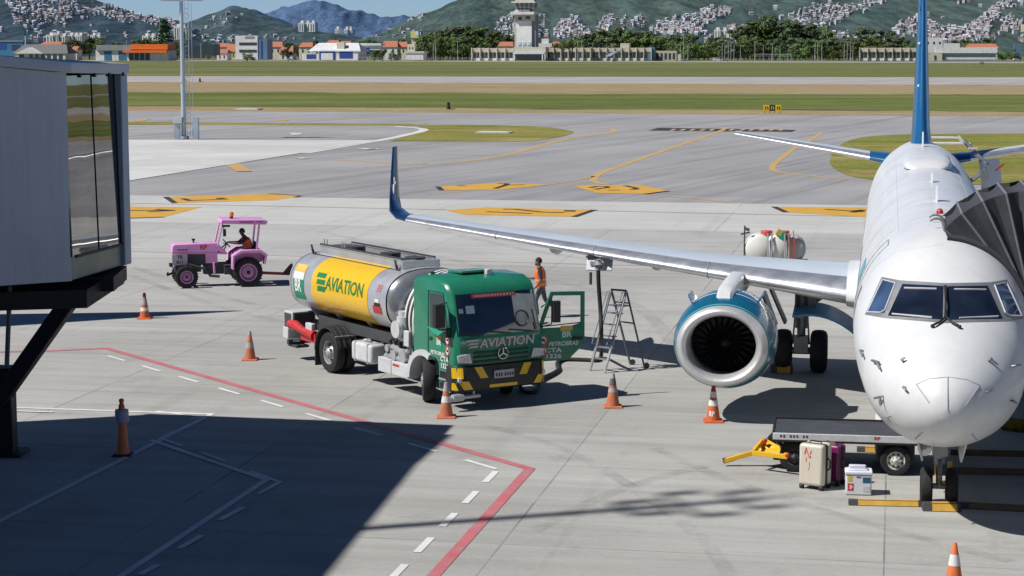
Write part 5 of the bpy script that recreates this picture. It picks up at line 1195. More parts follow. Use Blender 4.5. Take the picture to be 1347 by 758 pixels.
# concourse behind the viewer: white fascia over a glazed front
mb = MB(); mb.prism([q(-14, -7.5, 0), q(70, -24, 0), q(70, -40, 0), q(-14, -40, 0)], (0, 0, 5.2)); mb.prism([q(-14, -7.3, 9.2), q(70, -23.8, 9.2), q(70, -40, 9.2), q(-14, -40, 9.2)], (0, 0, 2.6)); mb.build('concourse', mat('concourse white', (.74, .74, .73), .6, scale=.3), tb)
mb = MB(); mb.add([q(-14, -7.9, 5.2), q(70, -24.4, 5.2), q(70, -24.4, 9.2), q(-14, -7.9, 9.2)], [(0, 1, 2, 3)]); mb.build('concourse_glazing', MGLZ, tb)
for k in range(22): f = (k+.5)/22; mb = MB(); mb.box(q(-14+84*f, -7.7-16.5*f, 7.2), (.2, .3, 4.0)); mb.build('concourse_mullion', MTER, tb)
tip = G(1000, 656.5); ZM = 34.0; base = (tip.x-travel.x/-travel.z*ZM, tip.y-travel.y/-travel.z*ZM)
e = thing('light_mast', 'light mast with floodlights standing on the terminal roof', 'light mast', (base[0], base[1], ZR-.05), R(107)); HM = ZM-ZR
mb = MB(); mb.cyl((0, 0, 0), (0, 0, HM), .17, .13, 12); mb.build('pole', MMAST, e, smooth=True)
for k, (z_, w_) in enumerate(((HM-2.9, .45), (HM-1.7, .85), (HM-.5, .6))):
    mb = MB(); mb.bar((-w_, 0, z_), (w_, 0, z_), .09); ar_ = mb.build('arm', MMAST, e)
    for x in (-w_, w_): mb = MB(); mb.box((x, -.12, z_+.30), (.26, .20, .62), rx=.2); mb.build('floodlight', MBOX, ar_)
mb = MB(); mb.cyl((.1, 0, HM), (.1, 0, HM+1.1), .05); mb.build('aerial', MMAST, e)

# unseen tapered block added off frame to cast the narrow left shadow
tip = G(316, 409); ZP = 15.0; base = (tip.x-travel.x/-travel.z*ZP, tip.y-travel.y/-travel.z*ZP)
mb = MB(); mb.loft([[(x*w_/2, y*w_/2, z_) for x, y in ((-1, -1), (1, -1), (1, 1), (-1, 1))] for z_, w_ in ((-.05, 4.2), (5, 2.85), (10, 1.45), (15, .12))], True, True, True)
caster_ob = tag(mb.build('shadow_caster', mat('shadow caster grey', (.42, .41, .39), .8), loc=(base[0], base[1], 0)), 'unseen tapered block added to cast the narrow shadow beyond the left jet bridge', 'pylon'); caster_ob.rotation_euler.z = R(20)
# ================================================================== REFUELLING TRUCK
MGREEN = mat('truck green paint', (.018, .205, .115), .28, coat=.5, var=.08, dirt=.16); MGREEND = mat('grille green', (.006, .06, .036), .5)
MTANK = mat('tank aluminium', (.68, .69, .70), .36, metal=.65, var=.06, scale=1.2); MTANKD = mat('tank head mirror', (.50, .51, .52), .24, metal=.7, var=.05); MTY = mat('tank yellow', (.83, .50, .012), .30, coat=.5, var=.03, dirt=.04)
MGREY = mat('light grey box', (.56, .57, .58), .45, dirt=.15); MGREYD = mat('chassis grey', (.055, .057, .06), .6); MPIPE = mat('pipe silver grey', (.48, .49, .50), .35, metal=.4, dirt=.2); MWSH = mat_glass('truck windshield', (.014, .02, .03), .03, .9)
MTXTW = mat('lettering white', (.74, .74, .72), .5, var=.03); MTXTG = mat('lettering green', (.01, .20, .05), .5); MTXTR = mat('sign red', (.50, .04, .05), .5); MCHAR = mat('lettering pale', (.62, .52, .48), .5, var=.05)
MLAMP = mat('headlamp lens', (.62, .63, .64), .12, coat=.8, var=.25, scale=9); MBRG = mat('emblem green', (.01, .28, .16), .5); MBRY = mat('emblem yellow', (.75, .48, .12), .5); MMIRR = mat('mirror housing', (.02, .021, .023), .5)
fa, ra = G(562, 528), G(437, 490)
hd_ = (fa-ra).normalized(); TRZ = math.atan2(hd_.y, hd_.x); lf = Vector((-hd_.y, hd_.x, 0))
TO = fa+lf*1.06
tr = thing('tank_truck', 'green refuelling truck with yellow and silver tank and its driver door open', 'tank truck', TO, TRZ)
WB = (fa-ra).length
def wheel(parent, c, r, w_, name='wheel', rimr=.29, dual=0, rim_m=None, out=-1, dish=.06, steer=0):
    """tyre lathed about the axle (y); out = side the rim faces"""
    c0_ = Vector(c); c = Vector((0, 0, 0)); mb = MB(); offs_ = [0] if not dual else [0, -out*dual]
    prof = [(-w_*.42, rimr), (-w_*.48, r*.80), (-w_*.44, r*.94), (-w_*.32, r*.985), (-.012, r), (.012, r), (w_*.32, r*.985), (w_*.44, r*.94), (w_*.48, r*.80), (w_*.42, rimr)]
    for o_ in offs_: mb.lathe(prof, c+Vector((0, o_, 0)), (0, 1, 0), 40, caps=False)
    ty = mb.build(name, MTYRE, parent, smooth=True, angle=45, loc=c0_); ty.rotation_euler = (0, 0, steer)
    mb = MB(); e_ = out*w_*.40
    mb.lathe([(e_, rimr+.012), (e_-out*.015, rimr-.02), (e_-out*dish*1.6, rimr*.86), (e_-out*dish, rimr*.55), (e_+out*.02, rimr*.36), (e_+out*.05, rimr*.2), (e_+out*.055, .01)], c, (0, 1, 0), 28, caps=False)
    for k in range(8):
        a = 2*PI*k/8; mb.cyl(c+Vector((math.cos(a)*rimr*.46, e_-out*.03, math.sin(a)*rimr*.46)), c+Vector((math.cos(a)*rimr*.46, e_+out*.03, math.sin(a)*rimr*.46)), .018, n=6)
    mb.build('rim', rim_m or MRIM, ty, smooth=True)
    mb = MB()
    for k in range(8):
        a = 2*PI*(k+.5)/8; p = c+Vector((math.cos(a)*rimr*.72, e_-out*dish*1.05, math.sin(a)*rimr*.72)); mb.cyl(p-Vector((0, out*.02, 0)), p+Vector((0, out*.012, 0)), rimr*.11, n=8)
    mb.build('rim_opening', MBLACK, ty)
    return ty
wheel(tr, (0, -1.02, .50), .50, .30, out=-1, steer=R(-27)); wheel(tr, (0, 1.02, .50), .50, .30, out=1, steer=R(-27))
wheel(tr, (-WB, -1.05, .50), .50, .27, dual=.31, out=-1, dish=.10); wheel(tr, (-WB, 1.05, .50), .50, .27, dual=.31, out=1, dish=.10)
mb = MB()
for y in (-.42, .42): mb.box((-2.9, y, .88), (8.0, .10, .26))
for x in (-6.3, -4.9, -3.4, -1.8, -.4): mb.box((x, 0, .88), (.12, .9, .2))
mb.cyl((-WB, -.8, .5), (-WB, .8, .5), .12); mb.cyl((0, -.9, .5), (0, .9, .5), .07); mb.ball((-WB, 0, .5), (.3, .28, .28)); mb.cyl((-WB+.2, 0, .6), (-.6, 0, .8), .06); mb.box((.2, 0, .8), (1.6, .8, .5))
mb.box((-3.0, 0, 1.12), (6.0, 1.5, .26)); mb.build('chassis', MGREYD, tr)
# cab: profile lofted across the width
HW = 1.14
def cab_ring(y, k):
    f = abs(y)/HW; ins = .10*max(0, (f-.86)/.14)**2
    return [Vector(p) for p in ((1.42-ins*1.2, y, .95), (1.45-ins*1.2, y, 1.50), (1.40-ins*1.4, y, 1.60), (1.14-ins*1.6, y, 2.55), (1.00-ins*1.6, y, 2.72), (.72-ins, y, 2.83-ins), (-.06, y, 2.86-ins), (-.40, y, 2.80-ins), (-.46, y, 2.66), (-.46, y, 1.05), (.52, y, 1.05), (.60, y, .98))]
mb = MB(); mb.loft([cab_ring(y, 0) for y in (-HW, -HW+.03, -HW+.10, -.5, 0, .5, HW-.10, HW-.03, HW)], True, True, True); cab = mb.build('cab', MGREEN, tr, bevel=.02)
cabf = lambda z_: 1.45-(1.50-z_)*.02 if z_ < 1.5 else (1.40-(z_-1.60)*.2737 if z_ > 1.6 else 1.45-(z_-1.5)*.5)
# cab lower side: wheel arch skirt and steps
for sd in (-1, 1):
    mb = MB(); arch = [(.62*math.cos(a), .52+.64*math.sin(a)) for a in [R(x) for x in range(8, 175, 12)]]
    prof = [(.60, 1.02)]+[(x, z_) for x, z_ in [(.655, .9), (.66, .42), (.70, .40)]]+[(1.40, .42), (1.42, .98)]
    mb.prism([(x, sd*(HW-.06), z_) for x, z_ in prof], (0, sd*.055, 0)); mb.box((.95, sd*.85, .72), (.6, .5, .5)); st = mb.build('step_panel', MGREEN, tr, bevel=.01)
    mb = MB()
    for z_ in (.47, .72): mb.box((.98, sd*(HW-.015), z_), (.52, .04, .17))
    mb.build('step_recess', MBLACK, st)
    mb = MB()
    for z_ in (.40, .64): mb.box((.98, sd*(HW), z_), (.50, .10, .03))
    mb.build('step', MPIPE, st)
    mb = MB(); outer = [(.70*math.cos(a), .50+.68*math.sin(a)) for a in [R(x) for x in range(62, 190, 8)]]; inner = [(.57*math.cos(a), .50+.55*math.sin(a)) for a in [R(x) for x in range(62, 190, 8)]]
    rings = []
    for (x0, z0), (x1, z1) in zip(outer, inner): rings.append([(x0, sd*1.20, z0), (x1, sd*1.20, z1), (x1, sd*.86, z1), (x0, sd*.86, z0)])
    mb.loft(rings, True, True, True); mb.build('front_mudguard', MGREY, tr, smooth=True)
# windshield and cab side window
mb = MB(); rows = []
for j in range(6):
    z_ = 1.63+(2.52-1.63)*j/5; rows.append([Vector((cabf(z_)+.012-.10*max(0, (abs(y)/HW-.86)/.14)**2*1.5, y*(1-.03*(j/5)), z_)) for y in [-1.07+2.14*k/16 for k in range(17)]])
mb.loft(rows, closed=False); ws = mb.build('windshield', MWSH, cab, smooth=True)
wsp = lambda y, z_, o=.02: Vector((cabf(z_)+o, y, z_))
mb = MB(); mb.add([wsp(-.62, 2.42), wsp(.52, 2.42), wsp(.52, 2.51), wsp(-.62, 2.51)], [(0, 1, 2, 3)]); mb.build('sun_strip', MTXTR, ws)
mb = MB()
for k in range(26):
    y = -.56+k*.04+.012*math.sin(k*3.1); mb.add([wsp(y, 2.445, .025), wsp(y+.022, 2.445, .025), wsp(y+.022, 2.49, .025), wsp(y, 2.49, .025)], [(0, 1, 2, 3)])
mb.build('lettering', MCHAR, ws)
for y0, y1, z0, z1 in ((-.98, -.87, 2.12, 2.22), (-.80, -.58, 2.10, 2.27)):
    mb = MB(); mb.add([wsp(y0, z0, .022), wsp(y1, z0, .022), wsp(y1, z1, .022), wsp(y0, z1, .022)], [(0, 1, 2, 3)]); mb.build('sticker', mat('sticker pale blue', (.32, .46, .50), .4), ws)
mb = MB(); mb.add([wsp(.42, 1.86, .018), wsp(1.0, 1.80, .018), wsp(.99, 2.42, .018), wsp(.42, 2.47, .018)], [(0, 1, 2, 3)]); mb.build('seat_back_pale', mat('cab interior pale', (.46, .48, .44), .5, var=.3, scale=3), ws)  # flat pale patch laid over the glass for the cab interior
mb = MB(); mb.torus(wsp(.60, 1.92, .03), (1, 0, .3), .17, .016, 20, 5); mb.build('steering_wheel', MBLACK, ws)
mb = MB()
for y in (-.45, .25, .85): mb.bar(wsp(y, 1.63, .04), wsp(y-.62, 1.71, .035), .022)
mb.bar(wsp(.93, 1.66, .04), wsp(.88, 2.1, .04), .02); mb.build('wiper', MBLACK, cab)
mb = MB(); mb.add([(1.06, -HW-.006, 1.66), (.30, -HW-.006, 1.72), (.26, -HW-.006, 2.50), (.86, -HW-.006, 2.50)], [(0, 1, 2, 3)]); sw = mb.build('side_window', M_WIN, cab)
mb = MB(); pth = [(1.10, -HW-.004, .98), (1.10, -HW-.004, 1.64), (.88, -HW-.004, 2.54), (.22, -HW-.004, 2.54), (.20, -HW-.004, 1.15), (.5, -HW-.004, 1.0)]; mb.tube(pth, .012, 5); mb.box((.30, -HW-.012, 1.48), (.16, .02, .06)); mb.build('door_seam', MGREEND, cab)
mb = MB(); mb.add([(.95, -HW-.05, 1.70), (.45, -HW-.05, 1.74), (.45, -HW-.2, 1.78), (.95, -HW-.2, 1.62)], [(0, 1, 2, 3)]); mb.box((.72, -HW-.04, 1.68), (.5, .1, .03)); mb.build('sun_screen', MBRG, cab)
# right mirror
mb = MB(); mb.tube([(1.0, -HW, 2.35), (1.12, -HW-.26, 2.33), (1.12, -HW-.26, 1.78), (1.0, -HW, 1.75)], .018, 6); mb.box((1.12, -HW-.26, 2.08), (.14, .24, .50)); mb.build('mirror', MMIRR, cab, bevel=.03)
mb = MB(); mb.box((1.16, -HW-.05, 1.70), (.07, .10, .22)); mb.build('mirror', MMIRR, cab, bevel=.02)
# roof hatch, aerial, beacon block
mb = MB(); mb.box((.10, .0, 2.89), (.62, .80, .06), ry=-.05); mb.build('roof_hatch', MGREEN, cab, bevel=.02)
mb = MB(); mb.box((.58, .18, 2.90), (.12, .12, .14)); mb.build('roof_lamp', MGREY, cab, bevel=.02); mb = MB(); mb.cyl((-.1, -.85, 2.82), (-.1, -.85, 2.9), .05); mb.build('roof_vent', MGREEND, cab)
# front panel: grille bars, badge, lettering
grl = MB()
for z_ in (1.05, 1.15, 1.25): grl.box((1.452, 0, z_), (.03, 1.42, .05))
gr_ = grl.build('grille', MGREEND, cab, bevel=.01)
mb = MB(); mb.torus((1.485, .02, 1.20), (1, 0, 0), .125, .014, 32, 6)
for a in (90, 210, 330): mb.bar((1.485, .02, 1.20), (1.485, .02+.115*math.cos(R(a)), 1.20+.115*math.sin(R(a))), .022)
mb.build('badge', mat('badge chrome', (.62, .62, .62), .15, metal=1), gr_)
mb = MB(); mb.text('aviation_front', lambda x, y: Vector((1.462, .14+x*.82, 1.44+y*.72))); mb.build('lettering', MCHAR, cab)
mb = MB()
for k in range(3): z_ = 1.525-.068*k; mb.prism([(1.462, -.90+.02*k, z_-.022), (1.462, -.62+.0*k, z_-.022), (1.462, -.60+.0*k, z_+.022), (1.462, -.88+.05*k, z_+.022)], (.004, 0, 0))
mb.build('lettering_bars', MCHAR, cab)
mb = MB(); mb.text('ctc', lambda x, y: Vector((1.462, -.98+x*.8, 1.50+y*.7))); mb.build('lettering', MTXTW, cab)
# headlamps, bumper with chevrons, plate
for sd in (-1, 1):
    mb = MB(); mb.prism([(1.44, sd*.76, 1.03), (1.42, sd*1.10, 1.06), (1.42, sd*1.13, 1.22), (1.44, sd*.82, 1.26)], (.035, 0, 0)); mb.build('headlamp', MLAMP, cab, bevel=.015)
mb = MB(); rows = []
for y in [-1.2+2.4*k/16 for k in range(17)]:
    d = .22*max(0, (abs(y)/1.2-.78)/.22)**2; rows.append([(1.47-d, y, .42), (1.52-d, y, .46), (1.54-d, y, .70), (1.51-d, y, .97), (1.30-d, y, .98), (1.25-d, y, .42)])
mb.loft(rows, True, True, True); bp = mb.build('bumper', mat('bumper black', (.022, .022, .024), .55), tr, bevel=.015)
def bpt(y, z_): d = .22*max(0, (abs(y)/1.2-.78)/.22)**2; return Vector(((1.527+(z_-.46)*.075 if z_ < .7 else 1.545-(z_-.7)*.11)-d+.006, y, z_))
def chev(y0, y1, z0, z1, skew): 
    mb = MB(); rows = []
    for j in range(4):
        z_ = z0+(z1-z0)*j/3; rows.append([bpt(max(-1.2, min(1.2, y0+(y1-y0)*i/5+skew*j/3)), z_) for i in range(6)])
    mb.loft(rows, closed=False); mb.build('chevron', MTY, bp)
for sd in (-1, 1):
    for y0, y1, z0, z1, k in ((.40, .60, .70, .95, .14), (.78, 1.0, .47, .66, .12), (1.02, 1.2, .72, .95, .0), (1.10, 1.2, .46, .62, .06)):
        a, b_ = (y0, y1) if sd > 0 else (-y1, -y0); chev(a, b_, z0, z1, sd*k)
chev(-.36, .36, .47, .54, 0)
for sd in (-1, 1): mb = MB(); mb.box((1.52-.05, sd*.98, .69), (.06, .30, .10)); mb.build('fog_lamp', MLAMP, bp, bevel=.015)
mb = MB(); mb.box((1.56, 0, .76), (.02, .52, .18)); pl_ = mb.build('number_plate', mat('plate grey', (.42, .43, .46), .5), bp, bevel=.01)
mb = MB()
for k in range(7): mb.box((1.574, -.20+k*.065+(.03 if k > 2 else 0), .745), (.006, .035, .075))
mb.build('lettering', MBLACK, pl_)
mb = MB(); mb.cyl((1.42, -1.22, .30), (1.42, -.55, .30), .05); mb.cyl((1.42, -1.24, .30), (1.42, -.98, .30), .085); mb.cyl((1.42, -.7, .3), (1.42, -.7, .45), .025); mb.ball((1.42, -1.28, .28), .06, 8, 6); mb.build('tow_bar', MPIPE, tr, smooth=True)
# side badges on the right door
def emblem(parent, M):
    """green and white BR emblem, x to the right, y up, drawn through M"""
    mb = MB(); mb.add([M(-.2, .09, 0), M(.2, .09, 0), M(.2, .24, 0), M(-.2, .24, 0)], [(0, 1, 2, 3)]); e1 = mb.build('emblem', MBRY, parent)
    mb = MB(); mb.add([M(-.2, -.26, 0), M(.2, -.26, 0), M(.2, .085, 0), M(-.2, .085, 0)], [(0, 1, 2, 3)]); mb.build('emblem', MBRG, e1)
    mb = MB(); mb.text('br', lambda x, y: M(x*.72, y*.72-.03, .004)); mb.build('lettering', MTXTW, e1); return e1
side = lambda cx, cz, s_=1: (lambda x, y, o: Vector((cx+x*s_, -HW-.008-o, cz+y*s_)))
emblem(cab, side(.68, 1.44, .62))
mb = MB(); mb.text('petrobras', lambda x, y: Vector((.62+x*.75, -HW-.009, 1.18+y*.75))); mb.build('lettering', MTXTW, cab)
mb = MB(); mb.text('cta', lambda x, y: Vector((.93+x*.8, -HW-.014, 1.08+y*.7))); mb.text('n1326', lambda x, y: Vector((.93+x*.8, -HW-.014, .93+y*.7))); mb.build('lettering', MTXTW, cab)
def prohib(parent, M):
    for k in range(2):
        mb = MB(); c = [M(math.cos(2*PI*i/20)*.115, math.sin(2*PI*i/20)*.125-.13+.27*k, 0) for i in range(20)]; mb.poly(c); d_ = mb.build('warning_disc', MTXTW, parent)
        mb = MB(); o_ = [M(math.cos(2*PI*i/20)*.112, math.sin(2*PI*i/20)*.122-.13+.27*k, .003) for i in range(20)]; i_ = [M(math.cos(2*PI*i/20)*.082, math.sin(2*PI*i/20)*.09-.13+.27*k, .003) for i in range(20)]
        mb.loft([o_, i_], True); mb.add([M(-.07, .045-.13+.27*k, .004), M(-.05, .065-.13+.27*k, .004), M(.07, -.045-.13+.27*k, .004), M(.05, -.065-.13+.27*k, .004)], [(0, 1, 2, 3)]); mb.build('warning_ring', MTXTR, d_)
        mb = MB(); mb.add([M(-.045, -.02-.13+.27*k, .005), M(.045, -.02-.13+.27*k, .005), M(.03, .03-.13+.27*k, .005), M(-.04, .03-.13+.27*k, .005)], [(0, 1, 2, 3)]); mb.build('pictogram', MBLACK, d_)
prohib(cab, side(1.06, 1.40, .9))
# open left door
dr = None
mb = MB(); DO = [(0, .02, 1.62), (0, 0, .86), (-.72, 0, .86), (-1.08, 0, 1.20), (-1.10, 0, 2.44), (-.32, 0, 2.44)]
DO = [(-.02, .88), (-.78, .88), (-1.10, 1.24), (-1.12, 2.42), (-.30, 2.44), (-.03, 1.60)]; DI = [(-.13, 1.60), (-.60, 1.60), (-1.02, 1.69), (-1.03, 2.34), (-.36, 2.35), (-.14, 1.66)]
for y0 in (0, .07):
    o_ = len(mb.v)
vs = []
for y in (0.0, .06):
    vs += [Vector((x, y, z_)) for x, z_ in DO]+[Vector((x, y, z_)) for x, z_ in [(-.13, 1.66), (-.13, 1.60), (-1.02, 1.69), (-1.03, 2.34), (-.36, 2.35), (-.135, 1.68)]]
def door_geo():
    m = MB(); out = [(-.02, .87), (-.72, .87), (-1.12, 1.22), (-1.12, 2.42), (-.30, 2.44), (-.02, 1.66)]; inn = [(-.12, 1.62), (-.70, 1.62), (-1.03, 1.70), (-1.03, 2.33), (-.36, 2.35), (-.12, 1.70)]
    for y0, y1 in ((0, .06),):
        A = [Vector((x, y1, z_)) for x, z_ in out]; B = [Vector((x, y1, z_)) for x, z_ in inn]; A2_ = [Vector((x, y0, z_)) for x, z_ in out]; B2_ = [Vector((x, y0, z_)) for x, z_ in inn]
        n_ = 6; m.add(A+B+A2_+B2_, [(i, (i+1) % n_, n_+(i+1) % n_, n_+i) for i in range(n_)]+[(2*n_+i, 3*n_+i, 3*n_+(i+1) % n_, 2*n_+(i+1) % n_) for i in range(n_)]+[(i, 2*n_+i, 2*n_+(i+1) % n_, (i+1) % n_) for i in range(n_)]+[(n_+i, n_+(i+1) % n_, 3*n_+(i+1) % n_, 3*n_+i) for i in range(n_)])
    return m
dr = door_geo().build('door', MGREEN, tr, bevel=.012); dr['label'] = 'driver door swung wide open'
dr.location = (1.12, HW+.01, 0); dr.rotation_euler = (0, 0, R(-103))
dm = lambda cx, cz, s_=1: (lambda x, y, o: Vector((cx-x*s_, .066+o, cz+y*s_)))
emblem(dr, dm(-.68, 1.48, .74)); prohib(dr, dm(-.12, 1.22, .95))
mb = MB(); mb.text('petrobras_door', lambda x, y: Vector((-.60-x*.78, .068, 1.25+y*.8))); mb.build('lettering', MTXTW, dr)
mb = MB(); mb.text('cta', lambda x, y: Vector((-.36-x*.92, .068, 1.11+y*.62))); mb.build('lettering', MTXTW, dr)
# (number sits under the CTA on the lower door corner)
mb = MB(); mb.text('n1326', lambda x, y: Vector((-.36-x*.92, .069, .975+y*.62))); mb.build('lettering', MTXTW, dr)
mb = MB(); mb.box((-.93, .075, 1.36), (.24, .03, .07)); mb.tube([(-.80, .07, 1.36), (-1.06, .07, 1.38)], .02, 6); mb.build('handle', MBLACK, dr)
mb = MB(); mb.tube([(-.06, .08, 2.1), (-.30, .12, 2.28), (-.30, .12, 1.72), (-.06, .08, 1.66)], .018, 6); mb.box((-.40, .14, 2.0), (.17, .13, .48)); mb.build('mirror', MMIRR, dr, bevel=.035)
mb = MB(); mb.tube([(-.14, .03, 1.66), (-1.04, .03, 1.71)], .012, 6); mb.build('window_seal', MBLACK, dr)
# black sheet painting the shaded cab inside where the door was
mb = MB(); mb.add([(1.05, HW+.004, 1.0), (.02, HW+.004, 1.0), (.02, HW+.004, 2.42), (.82, HW+.004, 2.42)], [(0, 1, 2, 3)]); mb.build('door_opening_shade', MBLACK, cab)
# ---- tank
TX0, TX1, TZ, TW, THh = -6.72, -1.72, 2.02, 1.16, .76
def tankp(x, a, k=1.0, off=0):
    e_ = .82; c, s_ = math.cos(a), math.sin(a)
    return Vector((x, (TW*k+off)*math.copysign(abs(s_)**e_, s_), TZ+(THh*k+off)*math.copysign(abs(c)**e_, c)))
NA = 64
def tank_seg(x0, x1, off=0, n_=2, k=1.0): return [[tankp(x0+(x1-x0)*i/(n_-1), 2*PI*j/NA, k, off) for j in range(NA)] for i in range(n_)]
rear_ = [[tankp(TX0-.36*math.sin(t), 2*PI*j/NA, math.cos(t)*.97+.03*math.cos(t)) for j in range(NA)] for t in (R(89), R(75), R(58), R(40), R(22), R(8))]
mb = MB(); mb.loft(rear_+tank_seg(TX0, TX1, 0, 2), True, True, False); tk = mb.build('tank', MTANK, tr, smooth=True, angle=40)
mb = MB(); hd2 = [[tankp(TX1+.42*math.sin(t), 2*PI*j/NA, math.cos(t)*.985) for j in range(NA)] for t in (R(2), R(12), R(25), R(42), R(60), R(76), R(89))]
mb.loft(hd2, True, False, True); mb.build('tank_head', MTANKD, tk, smooth=True, angle=60)
mb = MB(); mb.loft(tank_seg(-5.55, -2.62, .006), True); mb.build('tank_band', MTY, tk, smooth=True)
for x in (TX0, TX1-.02): mb = MB(); mb.loft(tank_seg(x-.03, x+.03, .014), True); mb.build('tank_ring', MTANK, tk, smooth=True)
def arc_table():
    pts = [tankp(0, PI/2+(-1+2*i/400)*PI*.62) for i in range(401)]; L = [0]
    for a, b_ in zip(pts, pts[1:]): L.append(L[-1]+(b_-a).length)
    m_ = L[200]; return [(l-m_, -1+2*i/400) for i, l in enumerate(L)]
AT = arc_table()
def wrap(x, h, off):           # h: girth distance up from the tank's waist on the right (negative y) side
    lo, hi = 0, len(AT)-1
    while hi-lo > 1:
        m_ = (lo+hi)//2
        if AT[m_][0] < -h: lo = m_
        else: hi = m_
    t = AT[lo][1]; return tankp(x, -(PI/2+t*PI*.62), 1.0, off)
mb = MB(); mb.text('aviation', lambda x, y: wrap(-3.80+x*.80, .16+y*.86, .012)); mb.build('lettering', MTXTG, tk)
mb = MB()
for k in range(3):
    h = .335-.165*k; x0, x1 = -5.32+.05*k, -4.86+.03*k; mb.loft([[wrap(x0+(x1-x0)*i/3, h-.06, .012) for i in range(4)], [wrap(x0+.03+(x1-x0)*i/3, h+.06, .012) for i in range(4)]], closed=False)
mb.build('lettering_bars', MTXTG, tk)
# emblem on the rear silver ring, small red marks on the front ring
for m_, h0, h1, x0, x1 in ((MBRY, .30, .52, -6.55, -5.98), (MTXTW, .12, .30, -6.55, -5.98), (MBRG, -.40, .13, -6.55, -5.98)):
    mb = MB(); mb.loft([[wrap(x0+(x1-x0)*i/4, h0+(h1-h0)*j/4, .010) for i in range(5)] for j in range(5)], closed=False); mb.build('emblem', m_, tk)
mb = MB(); mb.text('br', lambda x, y: wrap(-6.27+x*.85, -.05+y*1.15, .022)); mb.build('lettering', MTXTW, tk)
mb = MB(); mb.text('n20', lambda x, y: wrap(-2.14+x*.8, .32+y*.85, .012)); mb.build('lettering', mat('number pink', (.62, .25, .28), .5), tk)
for m_, h0, h1, x0, x1 in ((MTXTR, -.28, -.10, -2.36, -1.96), (MBLACK, -.12, -.04, -2.28, -2.0), (MTXTW, -.02, .06, -2.25, -2.05)):
    mb = MB(); mb.loft([[wrap(x0+(x1-x0)*i/3, h0+(h1-h0)*j/3, .012) for i in range(4)] for j in range(4)], closed=False); mb.build('warning_plate', m_, tk)
# catwalk coaming on top, handrail eyes
mb = MB()
for y in (-.46, .42): mb.box((-4.3, y, 2.82), (4.2, .03, .24)); mb.box((-4.3, y, 2.945), (4.2, .06, .02))
mb.box((-6.40, -.02, 2.82), (.03, .88, .24)); mb.box((-2.2, -.02, 2.82), (.03, .88, .24)); mb.box((-2.15, -.02, 2.80), (.2, 1.0, .26)); cw = mb.build('catwalk_coaming', MTANK, tk)
mb = MB(); mb.bar((-6.4, -.46, 2.975), (-2.2, -.46, 2.975), .05, .035); mb.bar((-6.4, .42, 2.975), (-2.2, .42, 2.975), .05, .035); mb.box((-4.2, -.02, 2.80), (4.1, .8, .03))
for x in (-5.4, -3.6, -2.4): mb.cyl((x, 0, 2.80), (x, 0, 2.98), .25, n=16)
mb.build('catwalk', MGREYD, tk)
mb = MB()
for x in (-6.2, -6.05, -5.2, -5.08): mb.cyl((x, -.46, 2.93), (x, -.46, 3.12), .015, n=6)
mb.build('catwalk_pin', MPIPE, tk)
for x in (-6.55, -2.2):
    mb = MB(); p = wrap(x, .98, .0); mb.bar(p, p+Vector((0, -.03, .12)), .05); mb.bar(p+Vector((0, -.03, .12)), p+Vector((-.02, -.05, .24)), .04); mb.bar(p, p+Vector((.18, -.03, .05)), .035); mb.build('rail_bracket', MGREYD, tk)
mb = MB(); mb.tube([wrap(-6.55+4.35*i/8, .97, .02) for i in range(9)], .012, 5); mb.build('rail_wire', MGREYD, tk)
# saddles and dark underside
mb = MB()
for x in (-6.4, -5.0, -3.4, -1.8): mb.prism([(x-.06, -.95, 1.62), (x-.06, -.45, 1.0), (x-.06, .45, 1.0), (x-.06, .95, 1.62), (x-.06, .5, 1.3), (x-.06, -.5, 1.3)], (.12, 0, 0))
mb.build('tank_saddle', MTANK, tr)
# hose hoops between tank and cab
mb = MB()
for x, m_ in ((-1.02, 0), (-.92, 1), (-.83, 0), (-.74, 1), (-.66, 0)):
    mb.tube([Vector((x, (1.02)*math.cos(a), 1.72+(1.06)*math.sin(a))) for a in [R(-20+220*i/30) for i in range(31)]], .045, 8, mi=m_)
mb.build('hose_loop', [MTXTW, MBLACK], tr, smooth=True)
# pump gear on the right side behind the cab
mb = MB(); mb.cyl((-1.15, -.98, 1.35), (-1.15, -.98, 1.78), .19, n=20); mb.cyl((-1.15, -.98, 1.78), (-1.15, -.98, 1.90), .15, n=20); mb.tube([(-1.15, -.85, 1.62), (-.75, -.9, 1.62), (-.62, -.8, 1.62)], .10, 12); mb.cyl((-1.15, -1.14, 1.5), (-1.15, -1.24, 1.5), .20, n=18); mb.ball((-1.15, -.98, 1.32), (.19, .19, .12)); mb.build('filter_vessel', MGREY, tr, smooth=True)
mb = MB(); mb.box((-.82, -1.10, 1.32), (.24, .08, .36)); mb.build('meter_board', MGREY, tr, bevel=.015)
mb = MB(); mb.tube([(-1.9, -.95, .95), (-1.6, -1.02, 1.02), (-1.2, -1.0, .95), (-.9, -1.02, 1.0), (-.8, -.9, 1.3)], .075, 10); mb.tube([(-2.0, -1.0, .78), (-1.5, -1.1, .82), (-1.0, -1.05, .78)], .06, 10); mb.cyl((-1.0, -1.14, .88), (-1.0, -.98, .88), .15, n=18); mb.cyl((-1.42, -1.15, .86), (-1.42, -1.0, .86), .12, n=18); mb.cyl((-1.78, -1.12, .98), (-1.78, -.95, .98), .09); mb.tube([(-.72, -1.0, .8), (-.70, -1.0, 1.6)], .05, 8)
for k in range(9): mb.box((-1.95+k*.15, -1.02-.03*(k % 2), .76+.07*(k % 3)), (.07, .12, .09))
mb.build('pump_piping', MPIPE, tr, smooth=True, angle=35)
mb = MB()
